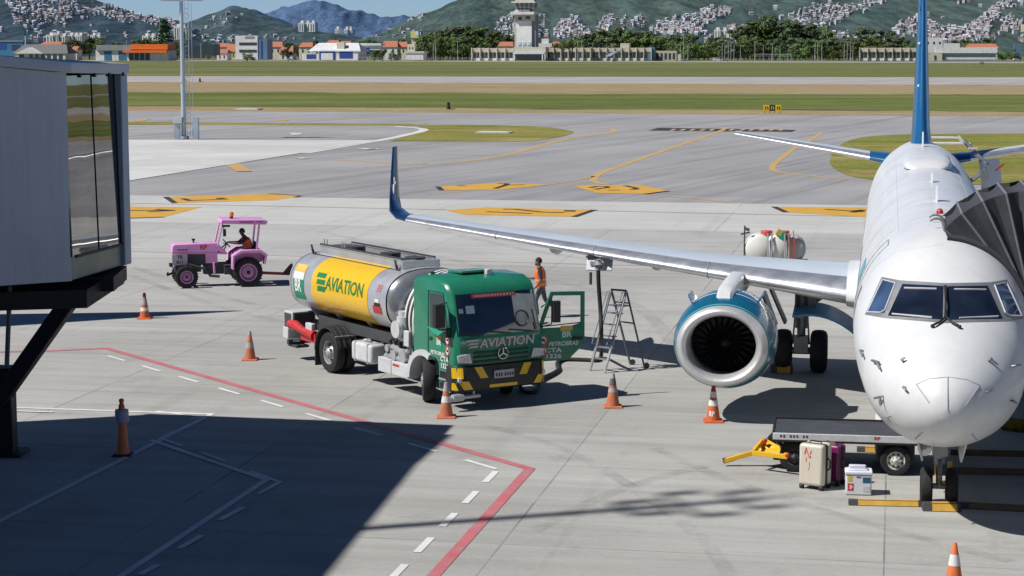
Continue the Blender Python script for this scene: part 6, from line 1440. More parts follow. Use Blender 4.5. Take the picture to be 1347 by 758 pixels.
for k in range(12): mb.tube([(-1.9+k*.11, -.75, 1.5-.3*(k % 2)), (-1.86+k*.11, -.95-.1*(k % 2), 1.15), (-1.8+k*.11, -.9, .75)], .018+.012*(k % 3), 6)
mb.box((-1.2, -.55, 1.2), (1.3, .3, .6)); mb.build('pump_hoses', MBLACK, tr)
mb = MB(); mb.box((-2.88, -1.0, .74), (1.0, .42, .46)); ft = mb.build('fuel_tank', MGREY, tr, bevel=.07, bseg=3)
mb = MB()
for x in (-3.18, -2.56): mb.box((x, -1.0, .74), (.05, .44, .48))
mb.cyl((-2.95, -1.0, .96), (-2.95, -1.0, 1.04), .09); mb.bar((-3.1, -1.05, .99), (-2.75, -1.0, 1.02), .04); mb.build('tank_strap', MPIPE, ft, bevel=.01)
mb = MB(); mb.box((-1.80, -1.02, .58), (.62, .30, .34)); mb.build('side_locker', MGREY, tr, bevel=.015)
mb = MB(); mb.box((-1.05, -1.04, .58), (.80, .28, .32)); sl_ = mb.build('side_locker', MGREY, tr, bevel=.015)
mb = MB(); mb.box((-1.22, -1.185, .66), (.3, .006, .05)); mb.build('warning_plate', MTXTR, sl_)
# rear mudguards (dark, ribbed), rear cabinet, red coupling, underrun bar
for sd in (-1, 1):
    mb = MB(); rings = []
    for a in range(15, 181, 11):
        c, s_ = math.cos(R(a)), math.sin(R(a)); rings.append([(-WB+c*.64, sd*1.22, .50+s_*.64), (-WB+c*.60, sd*1.22, .50+s_*.60), (-WB+c*.60, sd*.56, .50+s_*.60), (-WB+c*.64, sd*.56, .50+s_*.64)])
    mb.loft(rings, True, True, True); mb.box((-WB-.62, sd*.9, .33), (.03, .62, .45))
    for y in (.68, .84, 1.0, 1.14):
        mb.tube([(-WB+math.cos(R(a))*.65, sd*y, .50+math.sin(R(a))*.65) for a in range(18, 180, 12)], .018, 5)
    mg = mb.build('rear_mudguard', mat('mudguard plastic', (.03, .032, .036), .45), tr)
    mb = MB(); mb.bar((-WB+.50, sd*.6, .95), (-WB+.50, sd*1.22, .95), .02); mb.build('mudguard_edge', MGREY, mg)
mb = MB(); mb.box((-7.0, -.78, 1.02), (.5, .66, .46)); rc = mb.build('rear_cabinet', MGREY, tr, bevel=.02); mb = MB(); mb.box((-6.74, -.78, 1.02), (.02, .56, .38)); mb.add([(-7.2, -1.115, .84), (-6.8, -1.115, .84), (-6.8, -1.115, 1.2), (-7.2, -1.115, 1.2)], [(0, 1, 2, 3)]); mb.build('cabinet_door', MGREYD, rc)
mb = MB(); mb.box((-7.15, -.92, .68), (.3, .4, .3)); mb.build('rear_lamp_box', MGREY, tr, bevel=.02)
mb = MB(); mb.tube([(-6.85, -1.08, .93), (-6.55, -1.12, .95), (-6.2, -1.1, .85), (-5.6, -1.05, .78)], [.11, .12, .10, .13], 10); mb.ball((-6.85, -1.1, .93), (.15, .11, .12)); mb.box((-5.9, -1.0, .72), (.8, .2, .22)); mb.build('red_coupling', MREDP, tr, smooth=True)
mb = MB(); mb.box((-7.05, 0, .45), (.1, 2.2, .12)); mb.box((-6.95, -.85, .36), (.5, .35, .06)); mb.bar((-6.6, -.6, .8), (-7.0, -.6, .45), .08); mb.bar((-6.6, .6, .8), (-7.0, .6, .45), .08); mb.bar((-6.9, -1.0, .5), (-6.5, -1.0, .55), .06); mb.build('underrun_bar', MGREYD, tr)
mb = MB(); mb.box((-5.85, -1.05, .95), (.35, .12, .25)); mb.build('control_box', MGREY, tr, bevel=.02)

# ================================================================== FUELLING HOSE, PANEL, LADDER
# open fuelling panel hanging under the wing
fp = G(787, 480); YP = 47.55
e = thing('fuelling_panel', 'open white fuelling panel hanging under the wing above the hose', 'access panel', P(788, 347, YP), R(-11))
mb = MB(); mb.box((0, .10, -.02), (.64, .05, .36), rx=-.55); pn = mb.build('panel', MWH, e, bevel=.015)
mb = MB(); mb.box((0, .16, .15), (.68, .12, .04)); mb.build('hinge', MGREYD, e)
mb = MB(); mb.cyl((0, .02, .02), (0, .0, -.05), .11, n=16); mb.torus((0, 0, -.02), (0, 1, 0), .12, .02, 18, 6); mb.box((-.18, .03, .0), (.08, .04, .1)); mb.build('coupling', MPIPE, e)
hp = [P(787, 356, YP), P(787.5, 375, YP), P(790, 410, YP), P(791, 440, YP-.2), G(791, 466, .08), G(786, 474, .05), G(770, 473.5, .05), G(745, 473, .05), G(735, 475.5, .05), G(733, 480, .05), G(734.5, 486, .05), G(728, 491, .06), G(716, 496, .08), G(704, 498, .14)]
def cr(pts, k=6):
    out = []
    for i in range(len(pts)-1):
        p0, p1, p2, p3 = pts[max(i-1, 0)], pts[i], pts[i+1], pts[min(i+2, len(pts)-1)]
        for j in range(k):
            t = j/k; out.append(.5*((2*p1)+(p2-p0)*t+(2*p0-5*p1+4*p2-p3)*t*t+(3*p1-p0-3*p2+p3)*t**3))
    return out+[pts[-1]]
mb = MB(); mb.tube(cr([Vector(p) for p in hp]), .052, 10); tag(mb.build('fuel_hose', MDARKR if 'MDARKR' in globals() else M_DARK, smooth=True), 'thick black fuel hose running from the wing down and along the ground to the truck', 'hose')
# second loop lying by the truck's front
hp = [G(690, 503, .3), G(684, 508, .06), G(692, 516, .06), G(704, 515, .06), G(709, 508, .06), G(706, 500, .12)]
mb = MB(); mb.tube(cr([Vector(p) for p in hp]), .045, 8); tag(mb.build('fuel_hose', M_DARK, smooth=True), 'short black hose loop hanging at the front corner of the truck', 'hose')
mb = MB(); mb.cyl((0, 0, .05), (0, 0, -.25), .035); o = mb.build('tag_streamer', MGREYD, loc=P(777, 361, YP)); tag(o, 'small dark tag hanging left of the fuelling panel', 'tag')
# ladder
MLAD = mat('ladder aluminium', (.46, .47, .48), .35, metal=.6, dirt=.2); MLADD = mat('ladder dark', (.10, .10, .11), .5)
f0, f1, r0, r1 = G(776, 488), G(795, 491), G(829.5, 480), G(848, 484.5)
top0, top1 = P(804, 381, f0.y+.45), P(824, 382.5, f0.y+.2)
o4 = (f0+f1+r0+r1)/4; e = thing('step_ladder', 'aluminium step ladder with platform standing under the wing', 'step ladder', o4)
q = lambda p: Vector(p)-o4
mid = lambda a, b, t: a+(b-a)*t
mb = MB(); mb.bar(q(f0), q(top0), .06, .035); mb.bar(q(f1), q(top1), .06, .035); mb.build('front_rail', MLAD, e)
mb = MB(); mb.bar(q(r0), q(top0), .05, .03); mb.bar(q(r1), q(top1), .05, .03); mb.bar(q(mid(r0, top0, .58)), q(mid(r1, top1, .58)), .05, .03); mb.bar(q(mid(r0, top0, .84)), q(mid(r1, top1, .84)), .04, .03); mb.build('rear_rail', MLADD, e)
for k, t in enumerate((.15, .29, .43, .57, .71)):
    a, b_ = mid(f0, top0, t), mid(f1, top1, t); mb = MB(); d_ = Vector((.16, .1, 0))*.5; mb.prism([q(a), q(b_), q(b_)+d_, q(a)+d_], (0, 0, .03)); mb.build('tread', MLAD, e)
a, b_ = mid(f0, top0, .80), mid(f1, top1, .80); c_ = mid(r1, top1, .80); d_ = mid(r0, top0, .80); mb = MB(); mb.prism([q(a), q(b_), q(c_), q(d_)], (0, 0, .03)); mb.build('platform', MLAD, e)
mb = MB(); mb.tube([q(top0), q(mid(top0, top1, .5)), q(top1)], .025, 8); mb.build('hand_rail', MLADD, e)
for s_, t_ in ((f0, top0), (f1, top1)):
    mb = MB(); g0_, g1_ = mid(s_, t_, .34), mid(s_, t_, .98); out = Vector((-.13, -.05, 0)); mb.tube([q(g0_), q(g0_)+out, q(g1_)+out*.7, q(g1_)], .014, 6); mb.build('side_handrail', MLAD, e)
for r_ in (r0, r1):
    mb = MB(); mb.cyl(q(r_)+Vector((.05, -.03, .07)), q(r_)+Vector((.05, .03, .07)), .07, n=12); mb.build('caster', MLADD, e)

# ================================================================== CONES
MCO = mat('cone orange', (.62, .125, .03), .6, var=.15, scale=6, dirt=.25); MCOD = mat('cone faded orange', (.55, .17, .08), .65, var=.2, scale=6, dirt=.3); MCG = mat('cone grey band', (.40, .39, .38), .7, dirt=.2, scale=8); MCW = mat('cone white band', (.72, .72, .70), .6, dirt=.15, scale=8); MCB = mat('cone base black', (.03, .028, .027), .8)
def cone(px, H, lb, *a_, **k_): return cone_(px, H*.94, lb, *a_, **k_)
def cone_(px, H, lb, tip=None, bands=(), base='orange', rp=False, rz=0, mm=None):
    p = G(*px); mm = mm or MCO; e = thing('traffic_cone', lb, 'traffic cone', p, rz, 'traffic cones on the apron'); rb, rt_ = H*.20, H*.045
    rad = lambda z_: rb+(rt_-rb)*(z_-.04)/(H-.04)
    mb = MB(); mb.lathe([(.04, rb), (H*.5, rad(H*.5)), (H-.015, rt_), (H, rt_*.7)], n=24); cn = mb.build('cone', mm, e, smooth=True, angle=50)
    mb = MB(); s_ = rb*1.42
    mb.lathe([(0, s_*1.12), (.03, s_*1.10), (.05, rb*1.05), (.06, rb)], n=8 if base == 'oct' else 4, a0=PI/4, a1=PI/4+2*PI) if False else mb.box((0, 0, .02), (s_*2, s_*2, .04), taper=.93)
    mb.build('base', MCB if base == 'black' else mm, e, bevel=.012)
    for z0, z1, m_ in bands:
        mb = MB(); mb.lathe([(H*z0, rad(H*z0)+.004), (H*z1, rad(H*z1)+.004)], n=24, caps=False); mb.build('reflective_band', m_, cn, smooth=True)
    if tip: mb = MB(); mb.lathe([(H*.86, rad(H*.86)+.005), (H*1.005, rt_+.004), (H*1.01, .01)], n=16); mb.build('tip', tip, cn, smooth=True)
    if rp:
        def f(x, y): z_ = H*.24+y*.9; a = -PI/2-.35+x*5.2; r_ = rad(z_)+.005; return Vector((math.cos(a)*r_, math.sin(a)*r_, z_))
        mb = MB(); mb.text('cone_rp', f); mb.build('lettering', MCW, cn)
    return e
cone((190.5, 419), .80, 'orange cone with black tip standing in the narrow shadow left of the tractor shadow', MCB, ((.30, .44, MCW), (.55, .75, MCG)), mm=MCO)
cone((329, 473.5), .78, 'dirty orange cone with grey tip on open concrete left of the tank truck', MCG, ((.42, .62, MCG),), mm=MCOD)
cone((587, 549), .80, 'faded orange cone with grey top right at the front bumper of the truck', MCG, ((.44, .62, MCW), (.75, .9, MCG)), mm=MCOD)
cone((806, 535.5), .80, 'faded orange cone with dark grey upper half right of the truck below the ladder', MCG, ((.45, .58, MCG), (.66, .9, mat('cone dark grey', (.12, .115, .11), .7))), mm=MCOD)
cone((938, 554.5), .80, 'clean orange cone with two white bands below the engine', MREDP, ((.46, .62, MCW), (.70, .90, MCW)), rp=True, mm=MCO)
cone((1254.5, 775), .74, 'orange cone with white band cut by the lower edge of the picture', None, ((.52, .76, MCW),), mm=mat('cone bright orange', (.68, .17, .05), .6, scale=6))
# tall delineator by the jet bridge
p = G(161.5, 599); e = thing('delineator_post', 'tall slim red orange post with grey band in the big shadow', 'delineator', p); MDEL = mat('delineator orange', (1.0, .24, .085), .5, scale=5, dirt=.1)
mb = MB(); mb.lathe([(.04, .135), (.2, .115), (.98, .058), (1.0, .05), (1.03, .035), (1.06, .05), (1.10, .05), (1.12, .02)], n=20); cn = mb.build('post', MDEL, e, smooth=True, angle=40)
mb = MB(); mb.lathe([(.66, .088), (.66, .14), (.90, .13), (.90, .07)], n=20, caps=False); mb.build('reflective_band', mat('band grey', (.48, .47, .52), .5, scale=6), cn, smooth=True)
mb = MB(); mb.box((0, 0, .02), (.38, .38, .04), taper=.9); mb.build('base', MCB, e, bevel=.015)

# ================================================================== BAGGAGE CART, LUGGAGE, CHOCKS
ct = G(1035, 620); CZ = R(-4)
gA, gB = G(1178, 627), G(1052, 619)
e = thing('baggage_cart', 'flat dark baggage cart with yellow drawbar beside the nose wheel', 'baggage cart', (gA.x, gA.y, 0), R(-9)); cdir = R(-9)
MDECK = mat('cart deck', (.055, .06, .07), .45, var=.25, scale=2, dirt=.2); MRAIL = mat('cart rail white', (.58, .59, .60), .45, dirt=.15)
x0, x1 = -2.26, 1.0; W2 = 1.75
mb = MB(); mb.box(((x0+x1)/2, W2/2+.02, .66), (x1-x0, W2, .06)); dk = mb.build('deck', MDECK, e, bevel=.01)
mb = MB(); mb.box(((x0+x1)/2, .0, .69), (x1-x0, .04, .13)); sr_ = mb.build('side_rail', MRAIL, e, bevel=.008)
mb = MB()
for k in range(9):
    if k in (2, 6): continue
    mb.box((x0+.15+k*.06, -.022, .70), (.035, .004, .045))
mb.build('lettering', MGREYD, sr_)
mb = MB(); mb.text('cart_rp', lambda x, y: Vector((-.35+x, -.024, .705+y*.8))); mb.build('lettering', MTXTR, sr_)
mb = MB(); mb.box(((x0+x1)/2, .0, .61), (x1-x0, .06, .035)); mb.box(((x0+x1)/2, W2+.02, .68), (x1-x0, .04, .08)); mb.box((x0, W2/2, .66), (.04, W2, .10)); mb.box((x1, W2/2, .66), (.04, W2, .10))
mb.box((-.0, W2/2, .42), (.7, W2-.5, .36)); mb.box((x0+.55, W2/2, .45), (.6, W2-.6, .3)); mb.box((-.6, .9, .56), (2.2, .12, .1)); mb.build('frame', MBLACK, e)
for x, y in ((0, .13), (0, W2-.13)): wheel(e, (x, y, .285), .285, .19, rimr=.17, rim_m=mat('cart rim white', (.60, .58, .54), .5, dirt=.2), out=-1 if y < 1 else 1, dish=.02)
for x, y in ((x0+.40, .16), (x0+.12, W2-.55)):
    w_ = wheel(e, (x, y, .285), .285, .19, rimr=.16, rim_m=MGREYD, out=-1, dish=.02)
MYEL = mat('drawbar yellow', (.74, .43, .015), .4, var=.08, dirt=.1, scale=4)
dA, dB, dC = G(953, 605, .12), G(1035, 599, .30), G(1000, 578, .50)
q = lambda p: Matrix.Rotation(-cdir, 3, 'Z') @ (Vector(p)-Vector((gA.x, gA.y, 0)))
mb = MB(); n0 = q(G(951, 606.5, .10)); h1, h2 = q(G(1006, 592, .30)), q(G(1034, 600, .34)); h3 = q(G(1008, 582, .46))
mb.bar(n0, q(G(1004, 592, .32)), .085, .085); mb.prism([q(G(996, 597, .26)), q(G(1037, 601.5, .30)), q(G(1026, 592, .36)), q(G(1005, 580, .46)), q(G(990, 594, .30))], (0, 0, .07)); mb.bar(q(G(990, 596, .34)), q(G(1036, 601, .36)), .05, .09); mb.bar(q(G(992, 594, .36)), q(G(1003, 580, .50)), .05, .09); db = mb.build('drawbar', MYEL, e, bevel=.008)
mb = MB(); mb.bar(n0, n0+(h1-n0).normalized()*.22, .09, .09); mb.build('drawbar_tip', MGREYD, db); mb = MB(); mb.ball(q(G(1006, 580, .52)), .05, 8, 6); mb.ball(q(G(1036, 599, .42)), .05, 8, 6); mb.build('drawbar_pin', MREDP, db)
mb = MB(); mb.tube([q(G(1034, 592, .40)), q(G(1020, 578, .55)), q(G(1030, 566, .62))], .03, 6); mb.bar(q(G(1010, 592, .30)), q(G(1045, 592, .34)), .16, .1); mb.build('turntable', MBLACK, e)
# suitcases
MIV = mat('suitcase ivory', (.62, .57, .47), .35, coat=.3, var=.03, dirt=.06); MMAG = mat('suitcase magenta', (.16, .012, .085), .35, coat=.3)
def suitcase(loc, rz, w_, d_, h, m, lb, zipm):
    e = thing('suitcase', lb, 'suitcase', loc, rz); sh_ = []
    for y0, y1 in ((-d_/2, -.035), (.035, d_/2)):
        mb = MB(); mb.box((0, (y0+y1)/2, .07+h/2), (w_, y1-y0, h)); sh_.append(mb.build('shell', m, e, bevel=.06, bseg=4))
    mb = MB(); mb.box((0, 0, .07+h/2), (w_*.985, .09, h*.99)); mb.build('zip_band', zipm, e, bevel=.04, bseg=3)
    for x in (-w_*.4, w_*.4):
        for y in (-d_*.36, d_*.36): mb = MB(); mb.cyl((x-.03, y, .045), (x+.03, y, .045), .045); mb.box((x, y, .075), (.07, .06, .03)); mb.build('caster', MBLACK, e)
    mb = MB(); mb.tube([(w_/2, -.0, .07+h*.38), (w_/2+.05, 0, .07+h*.42), (w_/2+.05, 0, .07+h*.62), (w_/2, 0, .07+h*.66)], .016, 6); mb.tube([(-.12, 0, .07+h), (-.1, 0, .1+h), (.1, 0, .1+h), (.12, 0, .07+h)], .014, 6); mb.build('handle', MBLACK, e)
    return e, sh_
gs = G(1074, 645); s1_, sh1 = suitcase((gs.x, gs.y+.18, 0), R(-35), .48, .40, .76, MIV, 'ivory hard shell suitcase with red marks standing in front of the cart', MBLACK)
mb = MB()
for x, z_, w_, h_ in ((-.10, .70, .05, .16), (-.04, .66, .03, .2), (.03, .68, .04, .10), (.02, .60, .05, .05), (-.08, .55, .03, .1), (.0, .46, .02, .12), (-.02, .38, .03, .04)): mb.box((x*.8-.02, -.203, z_), (w_*.45, .004, h_*.8), ry=.35*math.sin(x*40))
mb.build('red_marking_tape', mat('red scrawl', (.62, .06, .045), .6), sh1[0])
gs2 = G(1095, 641); s2_, sh2 = suitcase((gs2.x+.02, gs2.y+.26, 0), R(-35), .44, .30, .68, MMAG, 'dark magenta suitcase standing behind the ivory one', MBLACK)
mb = MB(); mb.add([(-.04, -.16, .80), (.12, -.17, .84), (.14, -.1, .70), (.0, -.155, .66)], [(0, 1, 2, 3)]); mb.build('luggage_tag', mat('tag pink white', (.66, .35, .33), .6), s2_)
gb = G(1131, 652); e = thing('foam_box', 'white foam box with coloured labels and carrying handle on the apron', 'box', (gb.x, gb.y+.17, 0), R(-8))
mb = MB(); mb.box((0, 0, .19), (.45, .34, .37)); bx_ = mb.build('box', mat('foam white', (.66, .68, .72), .7, var=.04), e, bevel=.02)
mb = MB(); mb.box((0, 0, .40), (.48, .37, .06)); mb.build('lid', mat('foam lid', (.70, .72, .78), .7), e, bevel=.015)
mb = MB(); mb.box((-.02, 0, .47), (.30, .10, .10)); mb.box((-.02, 0, .44), (.36, .2, .04)); mb.build('handle', mat('handle lilac white', (.60, .62, .74), .6), e, bevel=.02)
for x, z_, w_, h_, c in ((-.15, .30, .07, .09, (.60, .50, .04)), (-.14, .15, .10, .13, (.60, .05, .05)), (.14, .28, .14, .10, (.02, .10, .17)), (-.0, .33, .08, .02, (.15, .04, .2)), (.14, .12, .12, .10, (.50, .52, .55))):
    mb = MB(); mb.box((x, -.172, z_), (w_, .005, h_)); mb.build('label', mat('label %.2f%.2f' % (c[0], c[1]), c, .5), bx_)
mb = MB(); mb.box((-.14, -.176, .15), (.03, .004, .07)); mb.box((-.125, -.176, .15), (.05, .004, .02)); mb.build('label_mark', MTXTW, bx_)
# chock bars: yellow bars with dark ends
MCHSHADE = mat('chock shaded dark', (.20, .14, .06), .8)  # yellow darkened in the paint for the shadow these bars lie in
def chock_bar(a, b_, lb, w_=.15, h=.10, ym=None):
    a, b_ = Vector(a), Vector(b_); L = (b_-a).length; e = thing('chock_bar', lb, 'wheel chock', a, math.atan2(b_.y-a.y, b_.x-a.x))
    mb = MB(); mb.prism([(0, -w_/2, .0), (0, w_/2, 0), (0, w_*.3, h), (0, -w_*.3, h)], (L, 0, 0)); br_ = mb.build('bar', MGREYD, e, bevel=.006)
    mb = MB(); mb.prism([(.16, -w_/2-.003, .012), (L-.06, -w_/2-.003, .012), (L-.06, -w_*.3-.003, h*.92), (.16, -w_*.3-.003, h*.92)], (0, -.003, .0)); mb.box((L/2+.05, 0, h+.002), (L-.22, w_*.5, .004)); mb.build('yellow_strip', ym or MYCH, br_); return e
chock_bar(G(1116, 664), G(1212, 666), 'long yellow chock bar lying left of the nose wheel'); chock_bar(G(1213, 671), G(1263, 672), 'short yellow chock in front of the nose wheels', .22, .14)
chock_bar(G(1127, 594), G(1160, 595), 'yellow chock bar end showing behind the cart wheel'); chock_bar(G(1262, 668), G(1420, 676), 'dark chock bar in the shadow right of the nose wheel', ym=MCHSHADE); chock_bar(G(1250, 622), G(1420, 626), 'dark chock bar farther back in the shadow right of the nose wheel', ym=MCHSHADE); chock_bar(G(1250, 598), G(1390, 601), 'farthest dark chock bar in the shadow under the nose', ym=MCHSHADE)
chock_bar(G(1014, 490), G(1043, 491), 'yellow edged chock at the main wheel beside the engine', .26, .2)
mb = MB(); a, b_ = G(1240, 648), G(1236, 600); mb.bar(Vector((a.x-.1, a.y, .2)), Vector((a.x-.1, a.y+.1, .55)), .07); mb.bar(Vector((a.x+.14, a.y, .2)), Vector((a.x+.14, a.y+.1, .55)), .07); mb.bar(Vector((a.x-.1, a.y, .18)), Vector((a.x+.14, a.y, .18)), .06); tag(mb.build('tow_fork', MYCH), 'yellow fork bracket between the two nose wheels', 'bracket')
# striped hose at right, in the shade under the bridge
mb = MB(); pts = cr([G(1322, 557, .12), G(1340, 560, .12), G(1372, 562, .12), G(1420, 558, .12)], 8); mb.tube(pts, .13, 10)
for i, p_ in enumerate(pts[:-1]):
    d_ = pts[i+1]-p_; mb.torus(p_, d_, .132, .02, 14, 5)
tag(mb.build('air_hose', mat('yellow duct hose', (.26, .19, .02), .7, var=.4, scale=12)), 'yellow ribbed air duct hose lying in the shadow right of the nose', 'hose')
# water / lavatory tank trailer behind the wing
tw_ = G(1018, 366); e = thing('tank_trailer', 'trailer with white plastic tanks and red straps behind the wing', 'tank trailer', tw_, R(-8)); MPL = mat('tank plastic white', (.72, .71, .66), .45, var=.05)
k_ = tw_.y/FPX
def tpx(u): return (u-1018)*k_
for u, r_, m_ in ((998, .51, MPL), (1020, .50, MPL), (1041, .47, mat('tank plastic grey', (.48, .48, .47), .5))):
    mb = MB(); mb.lathe([(-.6, .02), (-.58, r_*.75), (-.48, r_*.97), (-.3, r_), (.3, r_), (.48, r_*.97), (.58, r_*.75), (.6, .02)], (tpx(u), 0, 1.04), (0, 1, 0), 28); tkk = mb.build('tank', m_, e, smooth=True, angle=50)
    if u < 1040:
        mb = MB(); mb.cyl((tpx(u)+.25, -.2, 1.50), (tpx(u)+.25, -.2, 1.66), .2, n=16); mb.build('filler_cap', mat('cap red', (.60, .09, .08), .5), tkk, bevel=.02)
        mb = MB(); mb.tube([(tpx(u)+.3, -.62, 1.6), (tpx(u)+.3, -.66, 1.1), (tpx(u)+.34, -.64, .6)], .03, 6); mb.tube([(tpx(u)+.42, -.6, 1.6), (tpx(u)+.46, -.66, 1.2), (tpx(u)+.42, -.64, .6)], .03, 6); mb.build('hose', MPIPE, tkk)
for dx in (0, .16): mb = MB(); mb.bar((tpx(1036)+dx, -.62, 1.72), (tpx(1039)+dx*1.3, -.66, .55), .11, .03); mb.build('strap', mat('strap red orange', (.55, .10, .05), .6), e)
mb = MB(); mb.box((tpx(1030), -.5, 1.50), (.26, .16, .28), ry=.5); mb.build('valve_green', mat('valve green', (.02, .26, .16), .5), e, bevel=.02); mb = MB(); mb.box((tpx(1024), -.5, 1.62), (.2, .14, .22), ry=.5); mb.build('valve_yellow', mat('valve ochre', (.45, .33, .04), .5), e, bevel=.02)
mb = MB(); mb.box((tpx(1020), 0, .48), (2.35, 1.35, .12)); mb.cyl((tpx(979), -.5, .5), (tpx(979), -.5, 1.85), .025); mb.bar((tpx(974), -.5, 1.55), (tpx(986), -.5, 1.62), .05); mb.bar((tpx(979), -.5, 1.75), (tpx(985), -.55, 1.7), .09); mb.box((tpx(1056), -.4, .62), (.3, .5, .16)); mb.bar((tpx(1060), 0, .45), (tpx(1060)+1.1, .1, .4), .07); mb.build('frame', MGREYD, e)
for x in (tpx(1000), tpx(1040)):
    for y in (-.6, .6): wheel(e, (x, y, .26), .26, .18, rimr=.15, out=-1 if y < 0 else 1, dish=.02)
# ================================================================== TRACTOR
MPK = mat('tractor pink paint', (.82, .36, .70), .42, coat=.3, var=.06, dirt=.08); MPKD = mat('tractor pink rim', (.62, .28, .54), .45, var=.1)
tf, tr_ = G(246, 379.5), G(326.5, 377); d_ = (tf-tr_); TWB = d_.length; rzT = math.atan2(d_.y, d_.x)
lfT = Vector((-d_.y, d_.x, 0)).normalized()
TT = tr_-lfT*.62*0
# the side towards the camera is the tractor's left; its rear axle centre lies beyond the near wheel
tT = thing('tractor', 'small pink farm tractor with canopy towing bar on the apron', 'tractor', tr_-lfT*.66, rzT)
# local: x forward, y left (towards the camera)
k_ = tr_.y/FPX
for sd in (1, -1):
    def tw(c, r_, w_, rr, nm):
        c = Vector(c); mb = MB(); mb.lathe([(-w_*.42, rr), (-w_*.5, r_*.8), (-w_*.4, r_*.96), (0, r_), (w_*.4, r_*.96), (w_*.5, r_*.8), (w_*.42, rr)], c, (0, 1, 0), 36, caps=False)
        nb_ = 26
        for k in range(nb_):
            a = 2*PI*k/nb_; s_ = 1 if k % 2 else -1; p = c+Vector((math.cos(a)*r_, s_*w_*.2, math.sin(a)*r_)); mb.box(p, (.035, w_*.42, .03), ry=-a)
        ty = mb.build(nm, MTYRE, tT, smooth=True, angle=40)
        o_ = sd; mb = MB(); e_ = o_*w_*.42; mb.lathe([(e_, rr+.015), (e_+o_*.01, rr-.02), (e_-o_*.05, rr-.04), (e_-o_*.07, rr*.5), (e_-o_*.02, rr*.42), (e_-o_*.02, .01)], c, (0, 1, 0), 28, caps=False); mb.build('rim', MPKD, ty, smooth=True)
        mb = MB(); mb.lathe([(e_-o_*.03, rr*.78), (e_-o_*.055, rr*.70)], c, (0, 1, 0), 28, caps=False); mb.cyl(c+Vector((0, e_-o_*.03, 0)), c+Vector((0, e_+o_*.02, 0)), rr*.24, n=12); mb.build('hub', MBLACK, ty)
    tw((0, sd*.66, .485), .485, .34, .29, 'rear_wheel'); tw((TWB, sd*.60, .375), .375, .25, .21, 'front_wheel')
mb = MB(); mb.prism([(TWB+.44, -.27, 1.10), (TWB+.42, -.27, 1.38), (TWB+.34, -.27, 1.43), (.96, -.27, 1.45), (.80, -.27, 1.30), (.60, -.27, 1.06)], (0, .54, 0)); hdd = mb.build('bonnet', MPK, tT, bevel=.03)
mb = MB(); mb.box((1.15, 0, .95), (.40, .50, .36)); mb.bar((1.08, .25, .8), (1.06, .27, .40), .07); mb.build('side_cover', MPK, tT, bevel=.015)
mb = MB(); mb.box((TWB-.1, 0, .68), (.85, .34, .40)); mb.box((.75, 0, .58), (1.3, .42, .36)); mb.box((1.6, 0, .92), (1.1, .42, .42)); mb.cyl((0, -.6, .485), (0, .6, .485), .12); mb.cyl((TWB, -.55, .375), (TWB, .55, .375), .06); mb.box((.45, .36, .52), (.6, .22, .24)); mb.tube([(TWB-.1, .3, .75), (1.4, .34, .6), (1.2, .34, .36), (.9, .34, .33)], .05, 8); mb.box((.2, 0, .85), (.5, .7, .2)); mb.build('engine', MGREYD, tT)
mb = MB(); mb.add([(TWB+.42, .30, .74), (TWB-.06, .30, .74), (TWB-.06, .30, 1.09), (TWB+.42, .30, 1.09)], [(0, 1, 2, 3)]); mb.box((TWB+.18, .28, .915), (.50, .03, .36)); pl_ = mb.build('number_panel', mat('panel lilac', (.55, .44, .54), .5), tT)
mirror_x = lambda cx, cz, y, s_=1: (lambda x, z_: Vector((cx-x*s_, y, cz+z_*s_)))     # reads from the left side
f1_ = mirror_x(TWB+.18, .995, .304, .62); f2_ = mirror_x(TWB+.18, .83, .304, .62)
mb = MB(); mb.text('tr', f1_); mb.text('n011', f2_); mb.build('lettering', MBLACK, pl_)
f3_ = mirror_x(1.42, 1.30, .276, .72); mb = MB(); mb.text('rp', f3_); mb.build('lettering', MTXTR, hdd)
mb = MB()
for k in range(7): mb.box((TWB+.24-k*.05, .273, 1.24), (.035, .006, .045))
for x in (1.0, 2.2): pass
mb.bar((TWB+.4, .272, 1.14), (.75, .272, 1.11), .012); mb.box((.92, .273, 1.15), (.05, .006, .05)); mb.build('trim_marks', mat('trim violet', (.16, .05, .16), .5), hdd)
mb = MB(); mb.cyl((TWB-.30, .05, 1.40), (TWB-.30, .05, 1.52), .025); mb.cyl((TWB-.30, .05, 1.52), (TWB-.30, .05, 1.58), .06); mb.build('air_intake', MBLACK, tT)
mb = MB(); mb.box((TWB+.45, .12, .72), (.10, .16, .10)); mb.box((TWB+.45, -.12, .72), (.10, .16, .10)); mb.bar((TWB+.4, .0, .45), (TWB+.58, .12, .40), .06); mb.tube([(TWB+.55, .1, .5), (TWB+.6, .1, .42), (TWB+.56, .1, .36)], .025, 6); mb.build('front_lamp', MBLACK, tT)
